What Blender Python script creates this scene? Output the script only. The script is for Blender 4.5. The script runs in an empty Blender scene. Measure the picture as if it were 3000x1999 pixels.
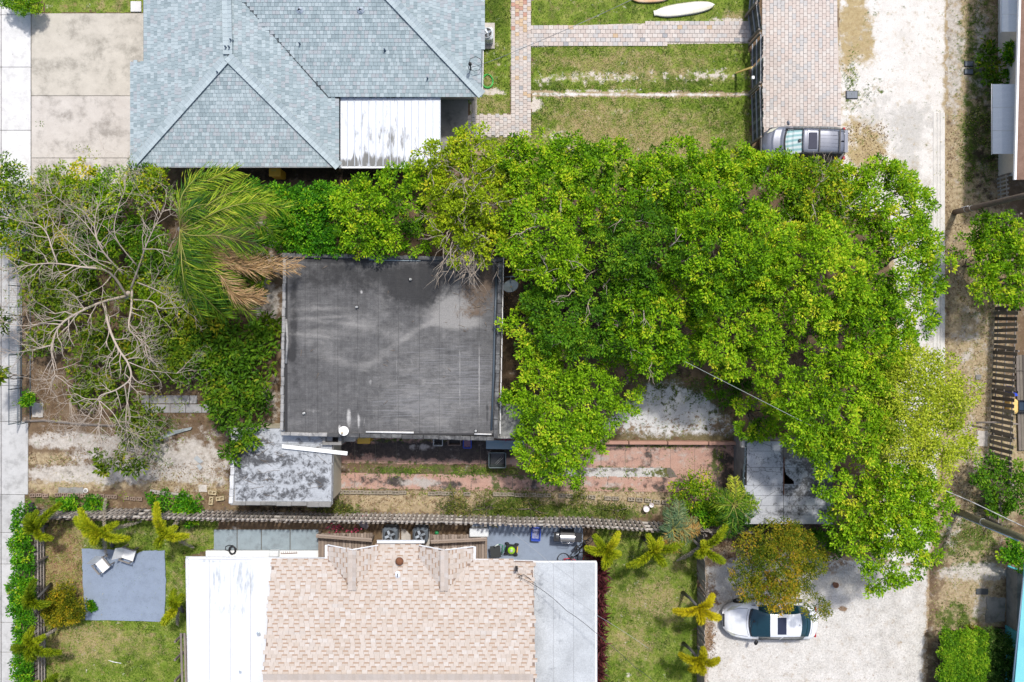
import bpy, math, random
import numpy as np
from mathutils import Vector, Matrix, Euler

rng = np.random.default_rng(7)
random.seed(7)
scene = bpy.context.scene
COL = scene.collection
PI = math.pi

# ------------------------------------------------------------------ camera, sky, sun, exposure
S, H, NX, NY = 57.0, 42.0, 1475.0, 947.0      # survey scale (units of the plan per metre), flying height, point under the drone
cam_d = bpy.data.cameras.new('camera')
cam = bpy.data.objects.new('camera', cam_d); COL.objects.link(cam)
cam.location = (0, 0, H); cam.rotation_euler = (0, 0, 0)
cam_d.sensor_width = 36; cam_d.lens = S * H / 3000 * 36
cam_d.shift_x = 25 / 3000; cam_d.shift_y = -52.5 / 3000
cam_d.clip_end = 600
scene.camera = cam

SUN_EL = math.radians(61); SUN_AZ = math.atan2(0.33, 0.94)      # azimuth from +Y towards +X
world = bpy.data.worlds.new('World'); scene.world = world; world.use_nodes = True
wn = world.node_tree.nodes; wl = world.node_tree.links; wn.clear()
sky_n = wn.new('ShaderNodeTexSky'); sky_n.sky_type = 'NISHITA'; sky_n.sun_disc = False
sky_n.sun_elevation = SUN_EL; sky_n.sun_rotation = SUN_AZ; sky_n.air_density = 1.0; sky_n.dust_density = 3.0
bg = wn.new('ShaderNodeBackground'); bg.inputs[1].default_value = 0.135
wo = wn.new('ShaderNodeOutputWorld'); wl.new(sky_n.outputs[0], bg.inputs[0]); wl.new(bg.outputs[0], wo.inputs[0])
sun_d = bpy.data.lights.new('sun', 'SUN'); sun_d.energy = 2.65; sun_d.angle = math.radians(4.0); sun_d.color = (1, 0.975, 0.94)
sun = bpy.data.objects.new('sun', sun_d); COL.objects.link(sun)
_sd = Vector((math.sin(SUN_AZ) * math.cos(SUN_EL), math.cos(SUN_AZ) * math.cos(SUN_EL), math.sin(SUN_EL)))
sun.rotation_euler = _sd.to_track_quat('Z', 'Y').to_euler(); sun.location = _sd * 90
scene.view_settings.view_transform = 'Standard'; scene.view_settings.look = 'None'
scene.view_settings.exposure = 0.40; scene.view_settings.gamma = 1; scene.view_settings.use_curve_mapping = False
scene.cycles.max_bounces = 8; scene.cycles.transparent_max_bounces = 8

def W(px, py, z=0.0):
    k = (H - z) / H / S
    return Vector(((px - NX) * k, (NY - py) * k, z))

# ------------------------------------------------------------------ numpy noise
def _hash(ix, iy, seed):
    n = (ix.astype(np.int64) * 374761393 + iy.astype(np.int64) * 668265263 + seed * 1274126177) & 0x7fffffff
    n = ((n ^ (n >> 13)) * 1274126177) & 0x7fffffff
    return ((n ^ (n >> 16)) & 0xffff) / 65535.0
def vnoise(x, y, scale, seed=0):
    x = np.asarray(x, float) / scale; y = np.asarray(y, float) / scale
    ix = np.floor(x); iy = np.floor(y); fx = x - ix; fy = y - iy
    fx = fx * fx * (3 - 2 * fx); fy = fy * fy * (3 - 2 * fy)
    a = _hash(ix, iy, seed); b = _hash(ix + 1, iy, seed); c = _hash(ix, iy + 1, seed); d = _hash(ix + 1, iy + 1, seed)
    return (a * (1 - fx) + b * fx) * (1 - fy) + (c * (1 - fx) + d * fx) * fy
def fbm(x, y, scale, seed=0):
    return (vnoise(x, y, scale, seed) * .5 + vnoise(x, y, scale / 2.1, seed + 1) * .3 + vnoise(x, y, scale / 4.3, seed + 2) * .2)

# ------------------------------------------------------------------ materials
_mats = {}
class NT:
    def __init__(self, name, rough=0.85, spec=0.3, metal=0.0):
        m = bpy.data.materials.new(name); m.use_nodes = True
        self.m = m; self.n = m.node_tree.nodes; self.l = m.node_tree.links
        self.p = self.n['Principled BSDF']
        self.p.inputs['Roughness'].default_value = rough
        self.p.inputs['Specular IOR Level'].default_value = spec
        self.p.inputs['Metallic'].default_value = metal
        self.pos = self.n.new('ShaderNodeNewGeometry').outputs['Position']
    def new(self, t): return self.n.new(t)
    def attr(self, name):
        a = self.n.new('ShaderNodeAttribute'); a.attribute_name = name; return a.outputs['Fac']
    def mapping(self, vec, scale):
        a = self.n.new('ShaderNodeMapping'); self.l.new(vec, a.inputs[0]); a.inputs['Scale'].default_value = scale; return a.outputs[0]
    def noise(self, scale, detail=4, rough=0.6, vec=None, dist=0.0):
        a = self.n.new('ShaderNodeTexNoise'); a.inputs['Scale'].default_value = scale; a.inputs['Detail'].default_value = detail
        a.inputs['Roughness'].default_value = rough; a.inputs['Distortion'].default_value = dist
        self.l.new(vec or self.pos, a.inputs['Vector']); return a.outputs[0]
    def ramp(self, fac, stops):
        r = self.n.new('ShaderNodeValToRGB'); cr = r.color_ramp
        while len(cr.elements) > 1: cr.elements.remove(cr.elements[-1])
        for i, (p, c) in enumerate(stops):
            e = cr.elements[0] if i == 0 else cr.elements.new(p)
            e.position = p; e.color = (*c, 1) if len(c) == 3 else c
        self.l.new(fac, r.inputs[0]); return r.outputs[0]
    def math(self, op, a, b, clamp=False):
        n = self.n.new('ShaderNodeMath'); n.operation = op; n.use_clamp = clamp
        for i, v in enumerate((a, b)):
            if isinstance(v, (int, float)): n.inputs[i].default_value = v
            else: self.l.new(v, n.inputs[i])
        return n.outputs[0]
    def sstep(self, v, lo, hi):
        n = self.n.new('ShaderNodeMapRange'); n.interpolation_type = 'SMOOTHSTEP'
        self.l.new(v, n.inputs[0]); n.inputs[1].default_value = lo; n.inputs[2].default_value = hi; return n.outputs[0]
    def mix(self, fac, a, b, mode='MIX'):
        n = self.n.new('ShaderNodeMix'); n.data_type = 'RGBA'; n.blend_type = mode
        for i, v in ((0, fac), (6, a), (7, b)):
            if isinstance(v, (int, float)): n.inputs[i].default_value = v
            elif isinstance(v, tuple): n.inputs[i].default_value = (*v, 1)
            else: self.l.new(v, n.inputs[i])
        return n.outputs[2]
    def bump(self, h, strength=0.3, dist=0.02):
        b = self.n.new('ShaderNodeBump'); b.inputs['Strength'].default_value = strength; b.inputs['Distance'].default_value = dist
        self.l.new(h, b.inputs['Height']); self.l.new(b.outputs[0], self.p.inputs['Normal'])
    def done(self, col):
        if isinstance(col, tuple): self.p.inputs['Base Color'].default_value = (*col, 1)
        else: self.l.new(col, self.p.inputs['Base Color'])
        return self.m

def lerp(a, b, t): return tuple(x * (1 - t) + y * t for x, y in zip(a, b))
def sc(c, k): return tuple(x * k for x in c)

def mat(name, c, c2=None, scale=2.0, fine=30.0, rough=0.85, spec=0.3, metal=0.0, bump=0.15, stretch=None, rnd=0.0):
    """weathered single-colour surface: broad variation c..c2, fine grain, optional change from piece to piece"""
    if name in _mats: return _mats[name]
    t = NT(name, rough, spec, metal)
    vec = t.mapping(t.pos, stretch) if stretch else t.pos
    c2 = c2 or sc(c, 0.8)
    f = t.noise(scale, 6, 0.65, vec)
    col = t.ramp(f, [(0.3, c), (0.7, c2)])
    g = t.noise(fine, 3, 0.7, vec)
    col = t.mix(1.0, col, t.ramp(g, [(0.3, (.86,) * 3), (0.7, (1.1,) * 3)]), 'MULTIPLY')
    if rnd:
        oi = t.new('ShaderNodeObjectInfo').outputs['Random']
        col = t.mix(1.0, col, t.ramp(oi, [(0, (1 - rnd,) * 3), (1, (1 + rnd,) * 3)]), 'MULTIPLY')
    if bump: t.bump(g, bump, 0.01)
    _mats[name] = t.done(col); return _mats[name]

def plain(name, c, rough=0.5, metal=0.0, spec=0.5, coat=0.0):
    if name in _mats: return _mats[name]
    t = NT(name, rough, spec, metal)
    t.p.inputs['Coat Weight'].default_value = coat; t.p.inputs['Coat Roughness'].default_value = 0.08
    f = t.noise(9.0, 4)
    _mats[name] = t.done(t.ramp(f, [(0.3, sc(c, .93)), (0.7, sc(c, 1.05))])); return _mats[name]

def ground_mat(name, base, layers, bscale=1.5, bump=0.5, rough=0.95, fine=26.0):
    """base = list of colours from a broad noise; layers = (attribute, colours, noise scale, softness): patchy cover where the attribute is high"""
    t = NT(name, rough, 0.15)
    f = t.noise(bscale, 8, 0.7)
    st = [(0.28 + 0.44 * i / max(1, len(base) - 1), c) for i, c in enumerate(base)]
    col = t.ramp(f, st)
    for i, (an, cols, nsc, soft) in enumerate(layers):
        a = t.attr(an)
        off = t.new('ShaderNodeVectorMath'); off.operation = 'ADD'; t.l.new(t.pos, off.inputs[0]); off.inputs[1].default_value = (17.3 * (i + 1), 9.1 * i, 3.7 * i)
        n = t.noise(nsc, 8, 0.72, off.outputs[0])
        v = t.math('ADD', a, t.math('MULTIPLY', t.math('SUBTRACT', n, 0.5), 3.2))
        m = t.sstep(v, 0.5 - soft, 0.5 + soft)
        n2 = t.noise(nsc * 2.7, 6, 0.7, off.outputs[0])
        lc = t.ramp(n2, [(0.3 + 0.4 * j / max(1, len(cols) - 1), c) for j, c in enumerate(cols)])
        col = t.mix(m, col, lc)
    g = t.noise(fine, 5, 0.8)
    col = t.mix(1.0, col, t.ramp(g, [(0.25, (.62,) * 3), (0.5, (1.,) * 3), (0.75, (1.3,) * 3)]), 'MULTIPLY')
    t.bump(g, bump, 0.03)
    return t.done(col)

def leaf_mat(name, stops, trans=0.35, rough=0.5):
    if name in _mats: return _mats[name]
    t = NT(name, rough, 0.10)
    col = t.ramp(t.attr('tint'), stops)
    t.l.new(col, t.p.inputs['Base Color'])
    tr = t.new('ShaderNodeBsdfTranslucent')
    t.l.new(t.mix(1.0, col, (1.25, 1.2, 0.6), 'MULTIPLY'), tr.inputs[0])
    ms = t.new('ShaderNodeMixShader'); ms.inputs[0].default_value = trans
    t.l.new(t.p.outputs[0], ms.inputs[1]); t.l.new(tr.outputs[0], ms.inputs[2])
    t.l.new(ms.outputs[0], t.n['Material Output'].inputs[0])
    _mats[name] = t.m; return t.m

# ------------------------------------------------------------------ objects
def tag(o, label=None, cat=None, group=None, kind=None):
    if label: o['label'] = label
    if cat: o['category'] = cat
    if group: o['group'] = group
    if kind: o['kind'] = kind
    return o
def put(name, me, parent=None, local=False):
    o = bpy.data.objects.new(name, me); COL.objects.link(o)
    if parent is not None:
        o.parent = parent
        if not local and parent.parent is None and parent.type == 'EMPTY':
            o.matrix_parent_inverse = Matrix.Translation(-parent.location)
    return o
def thing(name, label, cat, loc=(0, 0, 0), group=None, rz=0.0):
    o = bpy.data.objects.new(name, None); COL.objects.link(o)
    o.location = loc; o.rotation_euler.z = rz; o.empty_display_size = .3
    return tag(o, label, cat, group)
def dup(root, loc, rz=0.0, label=None, group=None, scale=1.0):
    r = root.copy(); COL.objects.link(r); r.location = loc; r.rotation_euler.z = rz; r.scale = (scale,) * 3
    if label: r['label'] = label
    if group: r['group'] = group
    for ch in list(root.children):
        c = ch.copy(); COL.objects.link(c); c.parent = r
        for g in ch.children:
            d = g.copy(); COL.objects.link(d); d.parent = c
    return r

BOXF = [(0, 3, 2, 1), (4, 5, 6, 7), (0, 1, 5, 4), (1, 2, 6, 5), (2, 3, 7, 6), (3, 0, 4, 7)]
class MB:
    """collects faces for one mesh object"""
    def __init__(s): s.v = []; s.f = []; s.mi = []; s.sm = []; s.cur = 0
    def add(s, vs, fs, smooth=False):
        b = len(s.v); s.v.extend([tuple(v) for v in vs])
        for f in fs: s.f.append(tuple(b + i for i in f)); s.mi.append(s.cur); s.sm.append(smooth)
    def box(s, c, d, R=None, taper=1.0):
        x, y, z = d[0] / 2, d[1] / 2, d[2] / 2; t = taper
        vs = [Vector(p) for p in ((-x, -y, -z), (x, -y, -z), (x, y, -z), (-x, y, -z), (-x * t, -y * t, z), (x * t, -y * t, z), (x * t, y * t, z), (-x * t, y * t, z))]
        if R is not None: vs = [R @ v for v in vs]
        c = Vector(c); s.add([v + c for v in vs], BOXF); return s
    def bbox(s, c, d, bev=0.02, R=None):
        """box with chamfered vertical and top edges"""
        x, y, z = d[0] / 2, d[1] / 2, d[2] / 2; b = min(bev, x * .9, y * .9, z * .9)
        ring = lambda x, y, z, b: [Vector(p) for p in ((-x + b, -y, z), (x - b, -y, z), (x, -y + b, z), (x, y - b, z), (x - b, y, z), (-x + b, y, z), (-x, y - b, z), (-x, -y + b, z))]
        vs = ring(x, y, -z, b) + ring(x, y, z - b, b) + ring(x - b, y - b, z, b)
        fs = []
        for k in (0, 8):
            for i in range(8): j = (i + 1) % 8; fs.append((k + i, k + j, k + 8 + j, k + 8 + i))
        fs.append(tuple(range(16, 24))); fs.append(tuple(range(7, -1, -1)))
        if R is not None: vs = [R @ v for v in vs]
        c = Vector(c); s.add([v + c for v in vs], fs); return s
    def prism(s, pts, z0, z1):
        n = len(pts); s.add([(p[0], p[1], z0) for p in pts] + [(p[0], p[1], z1) for p in pts],
            [tuple(range(n - 1, -1, -1)), tuple(range(n, 2 * n))] + [(i, (i + 1) % n, n + (i + 1) % n, n + i) for i in range(n)]); return s
    def slab(s, pts3, t):
        """polygon of 3D points given a thickness straight down"""
        n = len(pts3); s.add([tuple(p) for p in pts3] + [(p[0], p[1], p[2] - t) for p in pts3],
            [tuple(range(n)), tuple(range(2 * n - 1, n - 1, -1))] + [(i, n + i, n + (i + 1) % n, (i + 1) % n) for i in range(n)]); return s
    def tube(s, pts, r, n=6, cap=True, smooth=True):
        pts = [Vector(p) for p in pts]
        if isinstance(r, (int, float)): r = [r] * len(pts)
        rings = []; up = Vector((0.13, 0.21, 1)).normalized()
        for i, p in enumerate(pts):
            d = (pts[min(i + 1, len(pts) - 1)] - pts[max(i - 1, 0)])
            d = d.normalized() if d.length > 1e-9 else Vector((0, 0, 1))
            a = d.cross(up)
            if a.length < 0.2: a = d.cross(Vector((1, 0.1, 0)))
            a.normalize(); b = d.cross(a)
            rings.append([p + (a * math.cos(2 * PI * k / n) + b * math.sin(2 * PI * k / n)) * r[i] for k in range(n)])
        fs = []
        for i in range(len(pts) - 1):
            for k in range(n):
                fs.append((i * n + k, (i + 1) * n + k, (i + 1) * n + (k + 1) % n, i * n + (k + 1) % n))
        if cap: fs.append(tuple(range(n))); fs.append(tuple(range(len(pts) * n - 1, (len(pts) - 1) * n - 1, -1)))
        s.add([v for rg in rings for v in rg], fs, smooth); return s
    def lathe(s, prof, c=(0, 0, 0), n=16, R=None, smooth=True, cap=True):
        vs = []
        for r, z in prof:
            for k in range(n):
                v = Vector((r * math.cos(2 * PI * k / n), r * math.sin(2 * PI * k / n), z))
                if R is not None: v = R @ v
                vs.append(v + Vector(c))
        fs = []
        for i in range(len(prof) - 1):
            for k in range(n): fs.append((i * n + k, i * n + (k + 1) % n, (i + 1) * n + (k + 1) % n, (i + 1) * n + k))
        if cap:
            fs.append(tuple(range(n - 1, -1, -1))); m = (len(prof) - 1) * n; fs.append(tuple(range(m, m + n)))
        s.add(vs, fs, smooth); return s
    def torus(s, c, R0, r, R=None, n=20, m=6, arc=2 * PI):
        pts = []
        for k in range(n + 1):
            a = arc * k / n; v = Vector((R0 * math.cos(a), R0 * math.sin(a), 0))
            if R is not None: v = R @ v
            pts.append(v + Vector(c))
        return s.tube(pts, r, m, cap=False)
    def mesh(s, name, mats):
        me = bpy.data.meshes.new(name); me.from_pydata(s.v, [], s.f)
        for m in (mats if isinstance(mats, (list, tuple)) else [mats]): me.materials.append(m)
        me.polygons.foreach_set('material_index', s.mi); me.polygons.foreach_set('use_smooth', s.sm); me.update(); return me
    def build(s, name, mats, parent=None, local=False): return put(name, s.mesh(name, mats), parent, local)

def npmesh(name, V, F, mats, attrs=None, mi=None, smooth=False):
    me = bpy.data.meshes.new(name); nv = len(V); nf = len(F); k = F.shape[1]
    me.vertices.add(nv); me.vertices.foreach_set('co', np.ascontiguousarray(V, np.float32).ravel())
    me.loops.add(nf * k); me.loops.foreach_set('vertex_index', np.ascontiguousarray(F, np.int32).ravel())
    me.polygons.add(nf); me.polygons.foreach_set('loop_start', np.arange(0, nf * k, k, dtype=np.int32))
    try: me.polygons.foreach_set('loop_total', np.full(nf, k, np.int32))
    except Exception: pass
    for m in (mats if isinstance(mats, (list, tuple)) else [mats]): me.materials.append(m)
    if mi is not None: me.polygons.foreach_set('material_index', np.ascontiguousarray(mi, np.int32))
    if smooth: me.polygons.foreach_set('use_smooth', np.ones(nf, bool))
    me.update(calc_edges=True)
    for n, a in (attrs or {}).items():
        at = me.attributes.new(n, 'FLOAT', 'POINT'); at.data.foreach_set('value', np.ascontiguousarray(a, np.float32))
    return me

# ------------------------------------------------------------------ surfaces of the ground
def inside(poly, x, y):
    r = np.zeros(x.shape, bool); n = len(poly)
    for i in range(n):
        x0, y0 = poly[i]; x1, y1 = poly[(i + 1) % n]
        c = ((y0 > y) != (y1 > y)) & (x < (x1 - x0) * (y - y0) / ((y1 - y0) if y1 != y0 else 1e-9) + x0)
        r ^= c
    return r
def blobs(bl, x, y):
    """cover laid down in soft patches: (cx, cy, rx, ry, amount[, angle]) in plan units"""
    v = np.zeros(x.shape)
    for b in bl:
        cx, cy, rx, ry, am = b[:5]; a = b[5] if len(b) > 5 else 0
        u = (x - cx) * math.cos(a) + (y - cy) * math.sin(a); w = -(x - cx) * math.sin(a) + (y - cy) * math.cos(a)
        v += am * np.exp(-((np.abs(u) / rx) ** 2 + (np.abs(w) / ry) ** 2) ** 1.6)
    return v
def surface(name, poly, z, m, layers=None, cell=0.12, jag=6.0, z0=None, parent=None, kind='structure', hz=None, jscale=30, edge=0):
    xs = [p[0] for p in poly]; ys = [p[1] for p in poly]; c = cell * S
    nx = int((max(xs) - min(xs) + 2 * jag) / c) + 2; ny = int((max(ys) - min(ys) + 2 * jag) / c) + 2
    if jag:
        gx = min(xs) - jag + np.arange(nx + 1) * c; gy = min(ys) - jag + np.arange(ny + 1) * c
    else:
        nx = max(1, round((max(xs) - min(xs)) / c)); ny = max(1, round((max(ys) - min(ys)) / c))
        gx = np.linspace(min(xs), max(xs), nx + 1); gy = np.linspace(min(ys), max(ys), ny + 1)
    X, Y = np.meshgrid(gx, gy)
    cx = (X[:-1, :-1] + X[1:, 1:]) / 2; cy = (Y[:-1, :-1] + Y[1:, 1:]) / 2
    jx = (fbm(cx, cy, jscale, 3) - .5) * 4 * jag; jy = (fbm(cx, cy, jscale, 11) - .5) * 4 * jag
    ok = inside(poly, cx + jx, cy + jy) if jag else inside(poly, cx, cy)
    idx = np.arange((nx + 1) * (ny + 1)).reshape(ny + 1, nx + 1)
    F = np.stack([idx[:-1, :-1], idx[1:, :-1], idx[1:, 1:], idx[:-1, 1:]], -1)[ok]
    used = np.unique(F); remap = np.zeros(idx.size, np.int64); remap[used] = np.arange(len(used))
    F = remap[F]; x = X.ravel()[used]; y = Y.ravel()[used]
    zz = np.full(len(x), z) if hz is None else z + hz(x, y)
    k = (H - zz) / H / S if z > .5 else 1 / S
    V = np.stack([(x - NX) * k, (NY - y) * k, zz], -1)
    at = {n: blobs(b, x, y) for n, b in (layers or {}).items()}
    if edge:
        dm = np.full(x.shape, 1e9); pl_ = poly + [poly[0]]
        for (x0, y0), (x1, y1) in zip(pl_, pl_[1:]):
            l2 = (x1 - x0) ** 2 + (y1 - y0) ** 2 + 1e-9; t_ = np.clip(((x - x0) * (x1 - x0) + (y - y0) * (y1 - y0)) / l2, 0, 1); dm = np.minimum(dm, np.hypot(x - x0 - t_ * (x1 - x0), y - y0 - t_ * (y1 - y0)))
        at['edge'] = np.clip(1.15 - dm / edge, 0, 1.15)
    me = npmesh(name, V, F, m, at, smooth=True)
    return tag(put(name, me, parent), kind=kind)

# ------------------------------------------------------------------ pieces one can pick apart (pavers, shingles, planks ...)
class Pieces:
    def __init__(s): s.items = []; s.cache = {}
    def add(s, c, d, mi=0, R=None): s.items.append((Vector(c), tuple(round(v, 3) for v in d), mi, R.to_matrix() if isinstance(R, Euler) else R))
    def emit(s, name, mats, parent, limit=300, bev=0.0, local=False):
        def seen(it):
            c = it[0]; k = S * H / (H - c.z); px = NX + c.x * k; py = NY - c.y * k
            return 0 if (-5 < px < 3005 and -5 < py < 2004) else 1
        its = sorted(s.items, key=lambda it: (seen(it), -it[1][0] * it[1][1], it[0].x ** 2 + it[0].y ** 2)) if len(s.items) > limit else s.items
        for c, d, mi, R in its[:limit]:
            key = (d, mi)
            if key not in s.cache:
                b = MB()
                if bev: b.bbox((0, 0, 0), d, bev)
                else: b.box((0, 0, 0), d)
                s.cache[key] = b.mesh(name, mats[mi])
            o = put(name, s.cache[key], parent, local)
            if R is not None: o.rotation_euler = R.to_euler()
            o.location = c
        rest = its[limit:]
        if rest:
            b = MB()
            for c, d, mi, R in rest: b.cur = mi; b.box(c, d, R)
            return tag(b.build(name, mats, parent, local), kind='stuff')

# ------------------------------------------------------------------ leaves
def nrm(a): return a / np.maximum(np.linalg.norm(a, axis=-1, keepdims=True), 1e-9)
def leaf_arrays(P, D, L, Wd, tint, up=None, fold=0.12):
    n = len(P); D = nrm(D)
    U = rng.normal(size=(n, 3)) * 0.45 + (np.array([0, 0, 1.0]) if up is None else up)
    Sd = nrm(np.cross(D, U)); N = np.cross(Sd, D)
    L = np.asarray(L).reshape(-1, 1) * np.ones((n, 1)); Wd = np.asarray(Wd).reshape(-1, 1) * np.ones((n, 1))
    mid = P + D * L * .5 + N * (fold * L)
    V = np.stack([P, mid + Sd * Wd / 2, P + D * L, mid - Sd * Wd / 2], 1).reshape(-1, 3)
    F = np.arange(4 * n).reshape(n, 4)
    return V, F, np.repeat(tint, 4)
def join(parts):
    V = []; F = []; T = []; b = 0
    for v, f, t in parts: V.append(v); F.append(f + b); T.append(t); b += len(v)
    return np.concatenate(V), np.concatenate(F), np.concatenate(T)
def sphere_dirs(n, zmin=-0.15):
    z = rng.uniform(zmin, 1, n); a = rng.uniform(0, 2 * PI, n); r = np.sqrt(np.maximum(0, 1 - z * z))
    return np.stack([r * np.cos(a), r * np.sin(a), z], -1)
def clump_leaves(C, A, m, cr, L, Wd, tint, tj=0.18, lift=0.35):
    """m leaves round every clump centre C with axis A"""
    n = len(C)
    P = np.repeat(C, m, 0) + sphere_dirs(n * m, -1) * (rng.random((n * m, 1)) ** .5) * cr * np.array([1, 1, .55])
    off = P - np.repeat(C, m, 0)
    D = nrm(off) * 0.8 + np.repeat(A, m, 0) * lift + rng.normal(size=(n * m, 3)) * .45
    T = np.clip(np.repeat(tint, m) + rng.normal(size=n * m) * tj, 0, 1)
    return leaf_arrays(P, D, L * rng.uniform(.7, 1.25, n * m), Wd * rng.uniform(.75, 1.2, n * m), T)

SPEC = {}
def spec(name, stops, **k): SPEC[name] = dict(mat=leaf_mat('leaves_' + name, stops, k.pop('trans', .35), k.pop('rough', .5)), **k)
def crown_mesh(lobes, sp, name='crown'):
    """lobes: list of (x, y, z, r). leaf clumps over the upper surface of every lobe, and inner ones with shade put into a darker tint"""
    q = SPEC[sp]; parts = []
    for (x, y, z, r) in lobes:
        n = max(5, int(2 * PI * r * r * q.get('cover', 1.15) / q['space'] ** 2))
        d = sphere_dirs(n, -0.25)
        rad = r * rng.uniform(.74, 1.08, (n, 1)) * (1 + .16 * np.sin(d[:, :1] * 5 + x * 3) * np.cos(d[:, 1:2] * 6 + y * 2))
        C = np.array([x, y, z]) + d * rad * np.array([1, 1, q.get('flat', .8)])
        base = q.get('t0', .45) + rng.normal() * q.get('tl', .09)
        t = np.clip(base + rng.normal(size=n) * q.get('tc', .12), .02, .98)
        parts.append(clump_leaves(C, nrm(d + np.array([0, 0, .5])), q['m'], q['cr'], q['L'], q['W'], t, q.get('tj', .14), q.get('lift', .35)))
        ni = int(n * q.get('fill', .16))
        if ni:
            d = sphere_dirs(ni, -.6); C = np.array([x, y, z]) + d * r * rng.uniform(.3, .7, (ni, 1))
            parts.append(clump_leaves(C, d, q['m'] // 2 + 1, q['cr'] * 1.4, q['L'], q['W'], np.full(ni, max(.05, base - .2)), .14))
    V, F, T = join(parts)
    return npmesh(name, V, F, q['mat'], {'tint': T})
def make_lobes(c, R, n, zr=0.35, rl=(.3, .46), squash=(1, 1), seed=None):
    r_ = random.Random(seed); out = []; tries = 0
    while len(out) < n and tries < 900:
        tries += 1
        a = r_.uniform(0, 2 * PI); q = math.sqrt(r_.random()) * .8
        lr = R * r_.uniform(*rl) * (1.1 - .3 * q)
        x = c[0] + R * q * math.cos(a) * squash[0]; y = c[1] + R * q * math.sin(a) * squash[1]
        z = c[2] - R * zr * q * q * 1.3 + r_.uniform(-.2, .16) * R - lr * .3
        if all((x - o[0]) ** 2 + (y - o[1]) ** 2 > (0.82 * lr) ** 2 + (0.3 * o[3]) ** 2 for o in out): out.append((x, y, max(z, lr * .5), lr))
    return out
BARK = mat('bark', (.16, .13, .10), (.24, .20, .16), 5, 40, bump=.6, stretch=(1, 1, .3))
PALEBARK = mat('pale_bark', (.33, .27, .21), (.45, .38, .31), 4, 30, bump=.4)
def limb_pts(a, b, k=5, wob=.12, sag=-.15):
    a = Vector(a); b = Vector(b); L = (b - a).length; out = []
    for i in range(k + 1):
        t = i / k; p = a.lerp(b, t); w = math.sin(PI * t) * L
        out.append(p + Vector((random.uniform(-1, 1) * wob * w * .6, random.uniform(-1, 1) * wob * w * .6, -sag * w * .6)))
    return out
def tree(label, cx, cy, r, zt, sp, n=11, name='tree', cat='tree', group=None, squash=(1, 1), bare=0, tr=.11, seed=None, rl=(.3, .46), bark=None, extra=()):
    """broad-leaved tree: crown centre and radius in plan units as seen at crown height"""
    zc = zt * .82; c = W(cx, cy, zc); R = r / S * (H - zc) / H; b = bark or BARK
    root = thing(name, label, cat, (c.x, c.y, 0), group)
    lobes = make_lobes((c.x, c.y, zt), R, n, squash=squash, seed=seed if seed is not None else int(cx + cy), rl=rl)
    for (ex, ey, er, ez) in extra:
        p = W(ex, ey, ez); lobes.append((p.x, p.y, p.z, er / S * (H - ez) / H))
    fork = Vector((c.x, c.y, zt * .38))
    MB().tube([(c.x - .1, c.y + .05, 0), (c.x - .03, c.y, zt * .2), fork], [tr * 1.5, tr * 1.05, tr * .8], 8).build('trunk', b, root)
    for (x, y, z, lr) in lobes[:9]:
        m = MB(); pts = limb_pts(fork, (x, y, z), 5); m.tube(pts, [tr * .7 * (1 - .75 * i / 5) for i in range(6)], 5)
        for q in range(3):
            p = pts[random.choice((3, 4))]; e = p + Vector((random.uniform(-1, 1), random.uniform(-1, 1), random.uniform(.1, .8))) * lr * .9
            m.tube(limb_pts(p, e, 3), [.03, .022, .015, .008], 4)
        m.build('limb', b, root)
    if bare:
        for i in range(bare):
            m = MB()
            x, y, z, lr = random.choice(lobes); p = Vector((x, y, z + lr * .4)); a = random.uniform(0, 2 * PI)
            e = p + Vector((math.cos(a) * lr, math.sin(a) * lr, lr * random.uniform(.25, .55)))
            pts = limb_pts(p, e, 4, .2); m.tube(pts, [.035, .028, .02, .014, .008], 4)
            for q in range(3):
                s0 = pts[random.choice((2, 3))]; m.tube(limb_pts(s0, s0 + (e - p) * .5 + Vector((random.uniform(-.4, .4), random.uniform(-.4, .4), .1)), 3, .2), [.016, .012, .009, .006], 3)
            m.build('bare_branch', PALEBARK, root)
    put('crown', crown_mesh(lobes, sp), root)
    return root
def shrub(label, cx, cy, r, h, sp, n=6, squash=(1, 1), cat='shrub', name='shrub', group=None, rl=(.36, .56), seed=None):
    c = W(cx, cy, h * .6); R = r / S * (H - h * .6) / H
    root = thing(name, label, cat, (c.x, c.y, 0), group)
    lobes = make_lobes((c.x, c.y, h), R, n, .3, rl, squash, seed if seed is not None else int(cx * 3 + cy))
    lobes = [(x, y, min(z, h - lr * .5), min(lr, h * .7)) for x, y, z, lr in lobes]
    m = MB()
    for (x, y, z, lr) in lobes[:7]: m.tube(limb_pts((c.x + random.uniform(-.1, .1), c.y + random.uniform(-.1, .1), 0), (x, y, z), 4), [.03, .026, .02, .015, .01], 4)
    m.build('stems', BARK, root)
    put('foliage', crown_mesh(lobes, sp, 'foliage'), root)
    return root
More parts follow.
